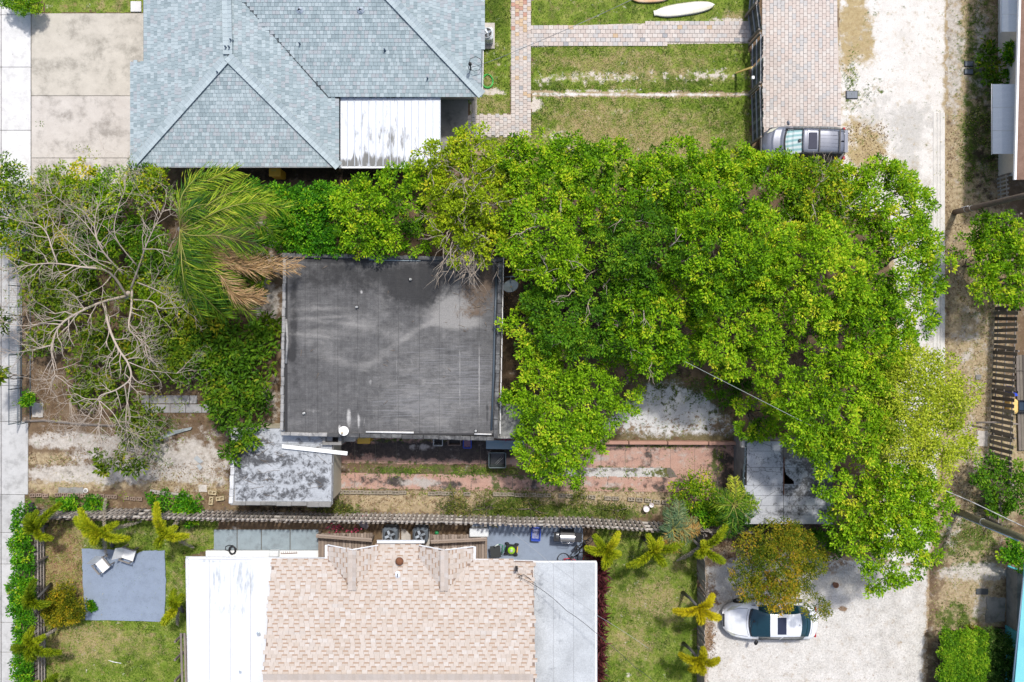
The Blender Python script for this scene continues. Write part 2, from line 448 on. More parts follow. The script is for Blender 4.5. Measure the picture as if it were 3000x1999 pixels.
# ================================================================== GROUND
BROWN = [(.085, .055, .032), (.15, .10, .06), (.22, .16, .10)]
DRY = [(.22, .16, .09), (.36, .28, .17), (.46, .38, .25)]
GREEN = [(.035, .055, .012), (.075, .11, .02), (.14, .17, .04)]
SAND = [(.33, .29, .24), (.46, .42, .37), (.58, .54, .49)]
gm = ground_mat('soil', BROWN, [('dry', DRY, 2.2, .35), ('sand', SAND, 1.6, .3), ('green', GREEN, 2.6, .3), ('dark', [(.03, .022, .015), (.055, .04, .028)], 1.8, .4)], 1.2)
G_DRY = [(2850, 500, 95, 900, 1.0), (2850, 1400, 110, 500, .85), (2510, 440, 110, 110, .8), (2300, 1450, 60, 60, .3), (140, 1345, 90, 22, .8), (300, 1420, 220, 14, .6), (560, 1420, 160, 50, .5), (1300, 1470, 600, 45, .75),
         (1800, 1470, 300, 40, .6), (1500, 430, 160, 60, .9), (160, 1420, 120, 40, .5), (250, 1650, 170, 200, .55), (2840, 1850, 110, 160, .8), (2960, 1330, 60, 200, .8)]
G_SAND = [(200, 1290, 180, 24, 1.0), (400, 1330, 180, 50, .8), (220, 1388, 190, 26, .95), (590, 1360, 100, 70, .65), (420, 1400, 200, 22, .6), (2790, 120, 35, 220, .8), (2870, 300, 50, 200, .35), (2860, 1675, 110, 28, 1.1), (2895, 1780, 60, 70, .55),
          (2840, 1300, 80, 100, .45), (2850, 1000, 60, 120, .4), (2880, 120, 40, 150, .4), (2790, 1560, 40, 60, .5), (780, 760, 60, 120, .5), (790, 900, 45, 60, .55), (790, 1180, 40, 70, .5), (560, 1265, 120, 30, .3)]
G_GREEN = [(2870, 150, 70, 260, .45), (2880, 450, 70, 120, .5), (2840, 430, 30, 200, .3), (1650, 1500, 330, 26, .85), (1500, 1480, 100, 40, .7), (1000, 1500, 90, 25, .7), (1300, 1380, 300, 20, .6), (2800, 1600, 120, 60, .5), (2880, 1530, 80, 80, .45),
           (430, 1240, 120, 30, .4), (700, 1510, 200, 12, .5), (2800, 1810, 70, 50, .7), (180, 1470, 120, 18, .7), (450, 1330, 60, 60, .3), (2880, 900, 60, 90, .2)]
G_DARK = [(2880, 420, 55, 160, .5), (1600, 830, 260, 160, .7), (2000, 800, 700, 330, .5), (1500, 780, 60, 140, .9), (600, 900, 160, 260, .4), (900, 510, 320, 25, .9), (850, 1490, 200, 14, .7), (2900, 640, 30, 80, .5), (2300, 1550, 230, 40, .7)]  # includes house shadows put into the soil colour, besides dark litter under trees
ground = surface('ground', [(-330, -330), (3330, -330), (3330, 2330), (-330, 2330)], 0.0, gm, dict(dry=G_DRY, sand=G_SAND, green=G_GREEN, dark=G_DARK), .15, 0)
MB().box((0, 0, -.06), (420, 420, .08)).build('land', mat('far_soil', (.2, .19, .1), (.12, .13, .05), .4))['kind'] = 'structure'

# pale sand lane and the gravel yard at its lower end
sandm = ground_mat('lane_sand', [(.52, .49, .44), (.63, .60, .56), (.68, .655, .615)], [('dry', [(.30, .22, .11), (.45, .36, .2)], 1.8, .35), ('grey', [(.42, .40, .37), (.52, .5, .46)], 2.5, .45), ('green', GREEN, 3.5, .25), ('edge', [(.26, .19, .10), (.42, .34, .22)], 2.4, .4)], .8, .3)
lane = surface('lane', [(2452, -180), (2778, -180), (2774, 300), (2770, 700), (2772, 1100), (2752, 1400), (2728, 1668), (2560, 1660), (2630, 1100), (2600, 640), (2452, 620)], .004, sandm,
    dict(dry=[(2500, 75, 46, 110, 1.15), (2540, 130, 26, 60, .8), (2540, 440, 58, 90, 1.1), (2480, 180, 20, 60, .5), (2490, 330, 40, 60, .35), (2680, 500, 14, 50, .8), (2640, 520, 40, 70, .4), (2768, 420, 10, 260, .45)],
         grey=[(2660, 420, 50, 120, .75), (2690, 350, 60, 50, .5), (2570, 330, 60, 80, .5), (2660, 700, 80, 200, .6), (2680, 1300, 60, 250, .4)],
         green=[(2495, 225, 30, 70, .3), (2560, 265, 30, 30, .35), (2550, 60, 30, 80, .2), (2500, 300, 35, 40, .3)]), .07, 7, edge=14)
gravm = ground_mat('gravel_bed', [(.46, .435, .395), (.57, .545, .505), (.64, .615, .575)], [('litter', [(.16, .10, .06), (.3, .2, .12)], 4.0, .3), ('grey', [(.36, .34, .31), (.46, .44, .4)], 1.2, .5), ('edge', [(.24, .17, .10), (.4, .31, .2)], 2.4, .4)], 1.0, .9, fine=11)
yard = surface('gravel_yard', [(2062, 1600), (2400, 1620), (2725, 1655), (2714, 1999), (2708, 2200), (2058, 2200)], .008, gravm,
    dict(litter=[(2085, 1640, 60, 22, .9), (2150, 1615, 120, 25, .8), (2068, 1860, 26, 60, 1.1), (2080, 1740, 20, 60, .7), (2064, 1960, 14, 40, .6), (2470, 1785, 12, 10, 1.1), (2440, 1660, 60, 30, .6), (2105, 1750, 16, 30, .4)],
         grey=[(2300, 1720, 130, 40, .6), (2520, 1700, 120, 50, .8), (2620, 1850, 90, 150, .35), (2140, 1720, 40, 60, .5)]), .08, 6, edge=16)
wsand = ground_mat('white_sand', [(.44, .43, .42), (.58, .57, .55), (.62, .6, .58)], [('green', [(.05, .06, .02), (.11, .12, .04)], 3.2, .2), ('litter', [(.15, .1, .06), (.3, .22, .14)], 3.8, .22), ('edge', [(.09, .08, .035), (.2, .16, .09)], 2.4, .4)], 1.3, .6)
surface('sandy_yard', [(1700, 1290), (1800, 1190), (1900, 1110), (1990, 1100), (2080, 1150), (2160, 1230), (2190, 1292)], .004, wsand,
    dict(green=[(1960, 1120, 160, 36, .5), (1830, 1170, 60, 30, .3), (2120, 1200, 60, 60, .45), (1960, 1180, 30, 30, .4), (1950, 1270, 250, 22, .28)], litter=[(2000, 1250, 200, 50, .32), (1800, 1270, 90, 30, .5), (2130, 1250, 50, 50, .4)]), .08, 12, edge=30)

# lawns
lawnm = ground_mat('lawn_turf', [(.065, .125, .010), (.16, .225, .028), (.32, .32, .09)], [('dry', [(.26, .20, .09), (.38, .31, .17)], 2.2, .42), ('green', [(.05, .085, .012), (.09, .13, .02)], 1.8, .4), ('sand', [(.46, .40, .34), (.62, .57, .5)], 3.0, .2), ('brown', [(.14, .08, .04), (.27, .17, .09), (.36, .26, .15)], 2.6, .4)], 1.1, .6)
lawns = {}
def lawn(name, poly, z, **k): lawns[name] = (poly, k); return surface('lawn', poly, z, lawnm, k, .12, 5)
lawn('strip', [(1414, -150), (1499, -150), (1497, 336), (1375, 336), (1375, 270), (1414, 270)], .004, green=[(1450, 50, 40, 160, .5)], dry=[(1440, 310, 60, 40, .6), (1430, 235, 30, 30, .5)], sand=[(1440, 270, 50, 12, .7), (1385, 315, 12, 30, .9), (1440, 160, 30, 40, .2)])
lawn('top', [(1555, -150), (2195, -150), (2195, 66), (1556, 80)], .004, green=[(1800, 40, 300, 60, .35)], dry=[(2150, 55, 50, 22, .8), (1650, 20, 70, 40, .2)], sand=[(2130, 60, 60, 8, .7)])
lawn('middle', [(1554, 136), (2195, 126), (2196, 272), (1554, 270)], .004, green=[(1600, 255, 90, 20, .6), (2000, 240, 200, 30, .45), (1600, 180, 60, 40, .2)], dry=[(1860, 190, 330, 60, .25), (1800, 175, 300, 40, .35), (1900, 230, 260, 30, .35)], sand=[(1720, 228, 110, 22, .45), (1960, 225, 230, 16, .34), (1700, 268, 260, 5, .6), (2100, 215, 70, 20, .3), (1600, 235, 40, 18, .3)])
lawn('lower', [(1554, 284), (2196, 284), (2200, 520), (1430, 560), (1420, 398), (1554, 398)], .004, green=[(2120, 400, 70, 120, .35), (1590, 350, 40, 60, .3), (1660, 310, 60, 30, .2)], dry=[(1880, 390, 330, 110, .55), (1880, 440, 260, 70, .4), (1500, 440, 90, 60, .8), (1700, 330, 120, 60, .35)], sand=[(1565, 308, 24, 26, .9), (1640, 410, 60, 40, .4), (1500, 470, 60, 40, .35), (1820, 330, 40, 10, .35)])
surface('sand_line', [(1554, 267), (1800, 270), (2196, 272), (2196, 284), (1800, 286), (1554, 285)], .008, sandm, dict(green=[(1600, 276, 60, 12, .4), (1900, 276, 200, 9, .18)], grey=[(1900, 276, 300, 9, .4)]), .05, 4, edge=8)
lawn('garden', [(1745, 1530), (2040, 1545), (2044, 2200), (1745, 2200)], .004, green=[(1850, 1640, 110, 70, .5), (1840, 1760, 60, 80, .35), (1960, 1860, 90, 60, .4), (1800, 1950, 60, 80, .3)], dry=[(1890, 1780, 140, 200, .3), (1910, 1760, 110, 60, .5), (1840, 1900, 90, 60, .4), (1990, 1650, 50, 40, .3), (1850, 1560, 100, 20, .4)], sand=[(1840, 1985, 8, 22, .5)])
lawn('front', [(132, 1525), (640, 1525), (628, 1608), (545, 1632), (545, 2200), (132, 2200)], .004, green=[(400, 1570, 160, 30, .4), (380, 1930, 170, 80, .35), (515, 1700, 20, 100, .25)], dry=[(180, 1650, 90, 140, .9), (240, 1900, 120, 60, .7), (560, 1570, 70, 30, .6), (440, 1900, 90, 40, .4), (300, 1860, 160, 30, .4), (515, 1720, 22, 80, .5), (330, 1560, 140, 24, .35)], sand=[(190, 1620, 60, 60, .22)], brown=[(185, 1640, 60, 130, .75), (225, 1740, 22, 60, .9), (165, 1900, 40, 120, .4), (300, 1835, 100, 12, .5), (150, 1540, 30, 40, .5)])
lawn('verge', [(130, -150), (419, -150), (419, 37), (132, 39)], .004, green=[(250, 0, 140, 60, .3)], dry=[(330, 10, 90, 30, .4), (180, 20, 50, 20, .3)])
ORANGE = plain('fallen_orange_leaf', (.42, .20, .05), .8)

# blades of grass, fallen leaves
grass_leaf = leaf_mat('grass_blades', [(0, (.04, .07, .01)), (.35, (.095, .19, .014)), (.65, (.25, .33, .045)), (1, (.54, .45, .22))], .25, .7)
def scatter(poly, n):
    xs = [p[0] for p in poly]; ys = [p[1] for p in poly]
    x = rng.uniform(min(xs), max(xs), n); y = rng.uniform(min(ys), max(ys), n); k = inside(poly, x, y) & (x > -20) & (x < 3020) & (y > -20) & (y < 2020)
    return x[k], y[k]
def toworld(x, y, z): return np.stack([(x - NX) / S, (NY - y) / S, np.full(len(x), z) if np.isscalar(z) else z], -1)
def blades(x, y, dry, L=.09, Wd=.02, z=.006):
    n = len(x); a = rng.uniform(0, 2 * PI, n); e = rng.uniform(.15, .9, n)
    D = np.stack([np.cos(a) * np.cos(e), np.sin(a) * np.cos(e), np.sin(e)], -1)
    t = np.clip(.3 + dry * .5 + (fbm(x, y, 26, 5) - .5) * 1.3 + rng.normal(size=n) * .15, 0, 1)
    return leaf_arrays(toworld(x, y, z), D, rng.uniform(.6, 1.4, n) * L, rng.uniform(.7, 1.3, n) * Wd, t)
gp = []
for nm, (poly, k) in lawns.items():
    xs = [p[0] for p in poly]; ys = [p[1] for p in poly]; area = (max(xs) - min(xs)) * (min(max(ys), 2020) - max(min(ys), -20)) / S / S
    x, y = scatter([(px, min(py, 2030)) for px, py in poly], int(area * 560))
    dry = np.clip(blobs(k.get('dry', []), x, y), 0, 1); sa = blobs(k.get('sand', []), x, y)
    keep = (sa + (fbm(x, y, 14, 9) - .5) * 1.4) < .33
    gp.append(blades(x[keep], y[keep], dry[keep]))
V, F, T = join(gp)
tag(put('grass', npmesh('grass', V, F, grass_leaf, {'tint': T})), kind='stuff')
# weeds and dry tufts on the open ground
wp = []
def tufts(cx, cy, rx, ry, n, dry, L=.14, Wd=.03):
    x = cx + rng.normal(size=n) * rx * .55; y = cy + rng.normal(size=n) * ry * .55
    k = (np.abs(x - cx) < rx * 1.2) & (np.abs(y - cy) < ry * 1.2) & (fbm(x, y, 26, 21) > .47)
    if dry < .5: k &= ~((x < 985) & (x > 670) & (y > 1250) & (y < 1485))
    wp.append(blades(x[k], y[k], np.full(k.sum(), dry), L, Wd))
for b in G_GREEN: tufts(b[0], b[1], b[2], b[3], int(b[2] * b[3] * .22 * b[4]) + 60, .1)
for b in G_DRY: tufts(b[0], b[1], b[2], b[3], min(2600, int(b[2] * b[3] * .06 * b[4]) + 60), .95, .11, .022)
for b in [(1350, 1378, 330, 16, 900), (1850, 1385, 130, 20, 260), (1300, 1440, 500, 10, 700), (2050, 1400, 60, 60, 260), (2110, 1360, 12, 40, 200), (1250, 1290, 250, 8, 150), (1950, 1306, 200, 6, 200), (1960, 1140, 220, 40, 1800), (1970, 1230, 220, 60, 500), (2495, 225, 30, 90, 240), (2545, 270, 40, 30, 120)]: tufts(*b, .25)
V, F, T = join(wp)
tag(put('weeds', npmesh('weeds', V, F, grass_leaf, {'tint': T})), kind='stuff')
litter_m = leaf_mat('fallen_leaves', [(0, (.05, .03, .018)), (.4, (.17, .10, .05)), (.75, (.30, .20, .11)), (1, (.42, .33, .22))], .1, .8)
lp = []
def litter(cx, cy, rx, ry, n, t0=.5, z=.012):
    x = cx + rng.uniform(-1, 1, n) * rx; y = cy + rng.uniform(-1, 1, n) * ry; k = fbm(x, y, 50, 31) > .38; x = x[k]; y = y[k]; n = len(x)
    a = rng.uniform(0, 2 * PI, n); D = np.stack([np.cos(a), np.sin(a), rng.normal(size=n) * .25], -1)
    lp.append(leaf_arrays(toworld(x, y, z), D, rng.uniform(.05, .12, n), rng.uniform(.03, .05, n), np.clip(t0 + rng.normal(size=n) * .25, 0, 1)))
litter(380, 950, 290, 290, 9000, .38); litter(250, 1310, 200, 55, 1500, .5); litter(180, 1620, 65, 150, 2200, .5); litter(225, 1740, 24, 60, 700, .6); litter(2850, 1150, 90, 420, 3200, .7); litter(2850, 1480, 100, 120, 1200, .5)
litter(2070, 1860, 26, 70, 300, .35, .02); litter(2160, 1612, 120, 26, 500, .3, .02); litter(1300, 1455, 600, 30, 1800, .5); litter(1500, 900, 40, 170, 600, .4); litter(2540, 440, 60, 80, 700, .6); litter(2850, 600, 80, 250, 1500, .6); litter(560, 1420, 120, 60, 700, .6); litter(2400, 1600, 150, 60, 500, .3, .02)
V, F, T = join(lp)
tag(put('fallen_leaves', npmesh('fallen_leaves', V, F, litter_m, {'tint': T})), kind='stuff')
# pebbles over the gravel yard
x, y = scatter([(2066, 1630), (2720, 1660), (2712, 2010), (2062, 2010)], 9000)
b = MB(); n = len(x); P = toworld(x, y, .012); s_ = rng.uniform(.012, .03, n); tet = np.array([(1, 0, 0), (-.5, .87, 0), (-.5, -.87, 0), (0, 0, .9)])
V = (P[:, None, :] + tet[None] * s_[:, None, None]).reshape(-1, 3); F = (np.arange(n)[:, None, None] * 4 + np.array([(0, 1, 3), (1, 2, 3), (2, 0, 3)])[None]).reshape(-1, 3)
pm = leaf_mat('pebble', [(0, (.22, .20, .18)), (.5, (.5, .47, .42)), (1, (.7, .67, .62))], 0.0, .9)
tag(put('gravel', npmesh('gravel', V, F, pm, {'tint': np.repeat(rng.random(n), 4)})), kind='stuff')

# ================================================================== PAVEMENT, SLABS, PATHS
def concrete(name, c, c2, stain, sscale=.9, rnd=.05, amt=.5):
    t = NT(name, .9, .2); f = t.noise(1.4, 8, .7)
    col = t.ramp(f, [(.3, c), (.7, c2)])
    st = t.noise(sscale * 1.6, 9, .74, None, .12)
    col = t.mix(t.math('MULTIPLY', t.sstep(st, .45, .68), amt), col, stain)
    g = t.noise(34, 4, .75); col = t.mix(1.0, col, t.ramp(g, [(.3, (.86,) * 3), (.7, (1.08,) * 3)]), 'MULTIPLY')
    sp = t.noise(5.5, 3, .8); col = t.mix(t.math('MULTIPLY', t.sstep(sp, .66, .74), .5), col, sc(stain, .5))
    oi = t.new('ShaderNodeObjectInfo').outputs['Random']; col = t.mix(1.0, col, t.ramp(oi, [(0, (1 - rnd,) * 3), (1, (1 + rnd,) * 3)]), 'MULTIPLY')
    t.bump(g, .2, .01); return t.done(col)
CW = concrete('pavement_concrete', (.68, .67, .65), (.60, .59, .57), (.40, .39, .37))
CD = concrete('tan_concrete', (.53, .49, .42), (.43, .395, .335), (.27, .25, .21), .55, .06, .9)
CD2 = concrete('pale_concrete', (.56, .52, .47), (.46, .42, .375), (.27, .245, .215), .6, .04, .9)
CG = concrete('grey_concrete', (.30, .29, .27), (.22, .21, .195), (.10, .10, .095), .8, .08, .7)
CWL = concrete('worn_pavement', (.52, .515, .50), (.44, .435, .42), (.28, .275, .265), 1.1, .06, .7)
JOINT = mat('joint_dirt', (.10, .09, .075), (.17, .15, .12), 3)
def rect3(x0, y0, x1, y1, z): return [W(x0, y1, 0) + Vector((0, 0, z)), W(x1, y1, 0) + Vector((0, 0, z)), W(x1, y0, 0) + Vector((0, 0, z)), W(x0, y0, 0) + Vector((0, 0, z))]
def slab_part(parent, name, x0, y0, x1, y1, z, t, m, gap=.6, label=None, ragged=0):
    b = MB()
    if ragged:
        pts = []
        for (ax, ay), (bx, by) in (((x0, y1), (x1, y1)), ((x1, y1), (x1, y0)), ((x1, y0), (x0, y0)), ((x0, y0), (x0, y1))):
            for k in range(6): u = k / 6; pts.append(W(ax + (bx - ax) * u + random.uniform(-ragged, ragged), ay + (by - ay) * u + random.uniform(-ragged, ragged)) + Vector((0, 0, z)))
        b.slab(pts, t)
    else:
        a = W(x0 + gap, y1 - gap); c = W(x1 - gap, y0 + gap); b.bbox(((a.x + c.x) / 2, (a.y + c.y) / 2, z - t / 2), (abs(c.x - a.x), abs(c.y - a.y), t), .012)
    o = b.build(name, m, parent)
    if label: o['label'] = label
    return o
def base_sheet(name, poly, z, m): return tag(MB().slab([W(x, y) + Vector((0, 0, z)) for x, y in poly[::-1]], .003).build(name, m), kind='structure')
sw = base_sheet('sidewalk', [(-90, -120), (92, -120), (93, 545), (90, 740), (60, 760), (62, 1235), (84, 1240), (60, 1560), (52, 2150), (-90, 2150)], .004, JOINT)
ys = [-110, 45, 198, 383, 540, 720, 900, 1130, 1235, 1449, 1560, 1652, 1823, 1910, 2120]; xr = [92, 92, 92, 92, 90, 60, 60, 60, 84, 74, 58, 52, 52, 52]
for i in range(14):
    slab_part(sw, 'slab', 5.5, ys[i], xr[i], ys[i + 1], .06, .056, CW if i < 5 else CWL); slab_part(sw, 'slab', -90, ys[i], 4.5, ys[i + 1], .058, .054, CW if i < 5 else CWL)
dw = base_sheet('concrete_driveway', [(93, 40), (420, 38), (420, 180), (400, 182), (470, 500), (470, 560), (93, 560)], .004, JOINT)
slab_part(dw, 'slab', 93, 40, 425, 282, .055, .05, CD, label='tan weathered concrete slab with grey stains')
slab_part(dw, 'slab', 93, 282, 425, 464, .055, .05, CD2, label='pale concrete slab with a dark stained left edge')
slab_part(dw, 'slab', 93, 464, 383, 560, .055, .05, CD2)
slab_part(dw, 'slab', 384, 486, 447, 560, .05, .045, CG); slab_part(dw, 'slab', 449, 486, 470, 560, .05, .045, CG)
tag(slab_part(None, 'stepping_slab', 384, 5, 416, 37, .09, .085, CW), 'square white concrete pad on the grass beside the grey roof', 'slab')
tag(slab_part(None, 'patio_slab', 1240, 282, 1372, 470, .06, .055, CG), 'grey stained concrete patio slab beside the white metal roof', 'slab')
tag(slab_part(None, 'low_step', 1383, 283, 1398, 338, .05, .045, CD), 'narrow concrete edge strip between patio slab and grass', 'slab')

# pavers
PV = [mat('paver_' + n, c, sc(c, .88), 6, 60, rnd=.07) for n, c in (('rose', (.53, .455, .405)), ('sand', (.545, .48, .43)), ('grey', (.475, .455, .435)), ('pale', (.56, .51, .465)), ('red', (.47, .27, .20)), ('ochre', (.54, .40, .26)), ('slate', (.33, .33, .335)))]
def pave(name, poly, z, w, h, horiz=False, weights=(4, 4, 2.5, 4, 0, 0, .12), red=None):
    base = base_sheet(name, poly, z, mat('paver_sand', (.41, .375, .335), (.48, .44, .40), 4))
    xs = [p[0] for p in poly]; ys_ = [p[1] for p in poly]; pc = Pieces()
    r = 0; a = min(xs) if not horiz else min(ys_)
    while a < (max(xs) if not horiz else max(ys_)):
        q = (min(ys_) if not horiz else min(xs)) - (h / 2 if r % 2 else 0)
        while q < (max(ys_) if not horiz else max(xs)):
            cx, cy = (a + w / 2, q + h / 2) if not horiz else (q + h / 2, a + w / 2)
            if inside(poly, np.array([cx]), np.array([cy]))[0] and -14 < cy < 2010:
                wt = red if red and cy < red[7] and cx > red[8] and cx < red[9] else weights
                mi = random.choices(range(7), wt[:7])[0]; c = W(cx, cy)
                d = ((w - .9) / S, (h - .9) / S, .05) if not horiz else ((h - .9) / S, (w - .9) / S, .05)
                pc.add((c.x, c.y, z + .028 + random.uniform(-.003, .003)), d, mi, Euler((random.gauss(0, .006), random.gauss(0, .006), random.gauss(0, .01))))
            q += h
        a += w; r += 1
    pc.emit('paver', PV, base); return base
pave('paver_driveway', [(2232, -20), (2450, -20), (2456, 150), (2462, 372), (2240, 500), (2232, 500)], .006, 11.0, 15.5)
pave('paver_path', [(1496, -20), (1555, -20), (1555, 398), (1370, 398), (1374, 338), (1497, 336)], .006, 11.6, 11.6, False, (4, 4, 3, 4, 0, .4, .2), (2, 2, 0, 1, 4, 3, 0, 104, 1495, 1542))
pave('cross_path', [(1556, 80), (1800, 71), (2196, 63), (2196, 127), (1800, 132), (1556, 139)], .006, 12.2, 14.5, True, (4, 4, 2.5, 4, 0, .3, .15))

# concrete edging with grooves along the lane
eb = thing('concrete_edging', 'long pale concrete edging strip with two grooves along the sand lane', 'kerb', tuple(W(2750, 800)))
for x0, x1 in ((2733, 2743), (2744.5, 2752), (2753.5, 2768)): slab_part(eb, 'edging_strip', x0, 330, x1, 1260, .03, .028, mat('edging_concrete', (.66, .63, .58), (.52, .5, .46), 2.5), .2)

# pink concrete strips of the old drive
pinkm = ground_mat('pink_concrete', [(.33, .195, .155), (.43, .265, .205), (.41, .28, .225)], [('black', [(.035, .032, .03), (.10, .08, .07)], 1.6, .3), ('grey', [(.34, .30, .27), (.44, .40, .36)], 2.2, .35), ('green', [(.05, .065, .02), (.13, .14, .05)], 4, .2)], 1.6, .35)
def pink_strip(x0, x1, ytop, ybot, pitch, lay, z=.012):
    """old concrete strip: separate slabs with open joints over a dirt bed"""
    base = base_sheet('pink_drive', [(x0, ytop(x0)), (x1, ytop(x1)), (x1, ybot(x1)), (x0, ybot(x0))], z - .006, JOINT); x = x0
    while x < x1 - 4:
        xe = min(x1, x + pitch * random.uniform(.85, 1.15)); dz = random.uniform(0, .012)
        surface('slab', [(x + .7, ytop(x) + random.uniform(-1, 1)), (xe - .7, ytop(xe) + random.uniform(-1, 1)), (xe - .7, ybot(xe) + random.uniform(-1, 1)), (x + .7, ybot(x) + random.uniform(-1, 1))], z + dz, pinkm, lay, .045, .7, parent=base, kind=None, jscale=12); x = xe
pink_strip(972, 1546, lambda x: 1282, lambda x: 1357 + (x - 972) * .009, 66, dict(black=[(1250, 1316, 330, 30, 1.0), (1400, 1330, 170, 30, .5), (1040, 1318, 32, 26, .4), (1170, 1320, 40, 24, .4)], green=[(1250, 1290, 260, 6, .5), (1130, 1355, 200, 6, .5)], grey=[(1230, 1310, 40, 10, .7)]))  # long black band puts the house's cast shade into the colour, with stains
pink_strip(972, 2060, lambda x: 1386 + (x - 972) * .013, lambda x: 1431 + (x - 972) * .011, 68, dict(black=[(1160, 1410, 30, 16, .9), (1070, 1405, 60, 14, .4), (1980, 1420, 90, 20, .5), (1560, 1418, 40, 16, .4), (1320, 1420, 60, 14, .35), (1500, 1415, 560, 30, .2)], grey=[(1230, 1412, 60, 16, .9), (1020, 1420, 50, 14, .5), (1730, 1420, 120, 12, .35)], green=[(1450, 1415, 14, 20, .7), (1318, 1418, 6, 22, .8), (1540, 1400, 60, 10, .5), (1800, 1434, 60, 8, .4), (1500, 1392, 560, 7, .35), (1400, 1432, 480, 6, .4)]))
pink_strip(1500, 2182, lambda x: 1305, lambda x: 1370 if x < 2000 else 1472, 66, dict(black=[(2120, 1400, 45, 50, .8), (2140, 1330, 40, 30, .55), (1560, 1340, 40, 20, .4), (1800, 1315, 200, 6, .35), (1900, 1340, 60, 16, .2), (1850, 1345, 330, 40, .18)], grey=[(1700, 1340, 120, 20, .45), (1950, 1335, 120, 24, .3)], green=[(2092, 1350, 8, 50, .8), (1900, 1306, 200, 7, .6), (1700, 1368, 220, 6, .45), (2030, 1400, 50, 16, .6)]))
surface('gravel_strip', [(1560, 1369), (1955, 1371), (1960, 1402), (1560, 1398)], .008, ground_mat('grey_gravel', [(.42, .40, .38), (.55, .53, .5)], [('dark', [(.10, .09, .08), (.2, .18, .16)], 2.0, .25), ('green', [(.06, .07, .02), (.16, .15, .06)], 3, .2)], 2.0, .6), dict(dark=[(1760, 1375, 160, 10, .5), (1700, 1388, 40, 14, .5), (1860, 1385, 30, 16, .3)], green=[(1960, 1386, 60, 22, .8), (1600, 1385, 60, 20, .6)]), .08, 3)

# painted patios of the lower house
BLUEP = concrete('painted_patio', (.25, .30, .38), (.22, .265, .34), (.15, .18, .225), 1.3, .03, .4)
GREYP = concrete('painted_grey', (.30, .36, .39), (.24, .29, .31), (.16, .18, .19), 1.4, .05, .6)
pb = MB(); pts = []
for (ax, ay), (bx, by) in (((252, 1815), (482, 1820)), ((482, 1820), (487, 1700)), ((487, 1700), (484, 1612)), ((484, 1612), (420, 1614)), ((420, 1614), (400, 1622)), ((400, 1622), (380, 1613)), ((380, 1613), (242, 1606)), ((242, 1606), (244, 1700)), ((244, 1700), (252, 1815))):
    for k in range(7): u = k / 7; pts.append(W(ax + (bx - ax) * u + random.uniform(-1.3, 1.3), ay + (by - ay) * u + random.uniform(-1.3, 1.3)) + Vector((0, 0, .07)))
pb.slab(pts, .06); tag(pb.build('garden_patio', BLUEP), 'blue grey painted patio slab with ragged edges in the front garden', 'patio')
pp = base_sheet('grey_pavement', [(626, 1550), (935, 1556), (935, 1625), (600, 1625), (628, 1605)], .006, JOINT)
for x0, x1 in ((627, 695), (696, 766), (767, 850), (851, 934)): slab_part(pp, 'slab', x0, 1551, x1, 1611, .06, .052, GREYP)
tag(slab_part(None, 'terrace_slab', 1383, 1532, 1708, 1668, .06, .055, BLUEP), 'blue grey painted terrace slab under the grill and blue tub', 'patio')
tag(slab_part(None, 'porch_step', 605, 1611, 957, 1660, .16, .15, plain('white_paint_step', (.72, .73, .72), .6)), 'long white painted step along the wall below the flat roof', 'step')
# slab path under the bare tree
cp = thing('slab_path', 'grey concrete slab path under the leafless tree', 'path', tuple(W(520, 1182)))
for r, (y0, y1) in enumerate(((1158, 1183), (1184, 1210))):
    x = 415 if r == 0 else 417
    for k in range(6):
        w = random.choice((23, 24, 35, 46)) if r == 0 else random.choice((45, 38, 47)); x1 = min(x + w, 640)
        if x1 - x > 8: slab_part(cp, 'slab', x, y0, x1, y1, .05 + random.uniform(0, .015), .05, concrete('path_slab_%d_%d' % (r, k), sc((.42, .41, .40), random.uniform(.75, 1.1)), (.33, .32, .31), (.2, .19, .18)), .7)
        x = x1
for nm, (x0, y0, x1, y1), lb in (('broken_slab', (172, 1428, 245, 1447), 'grey concrete strip slab in dry leaves beside the brick edging'), ('broken_slab', (583, 1420, 607, 1441), 'tan square paving slab lying on dry gravel near cinder blocks'),
        ('broken_slab', (2862, 1262, 2892, 1308), 'white concrete slab against the slatted fence below the timber'), ('stone_plate', (2858, 1098, 2872, 1112), 'small dark grey cover plate in the dry verge')):
    tag(slab_part(None, nm, x0, y0, x1, y1, .05, .046, CD2 if 'tan' in lb or 'white' in lb else CG, ragged=1.2), lb, 'slab')
tag(slab_part(None, 'concrete_pad', 95, 1180, 128, 1222, .06, .055, CD2, ragged=1.5), 'small pale concrete pad inside the steel fence near its corner', 'slab')
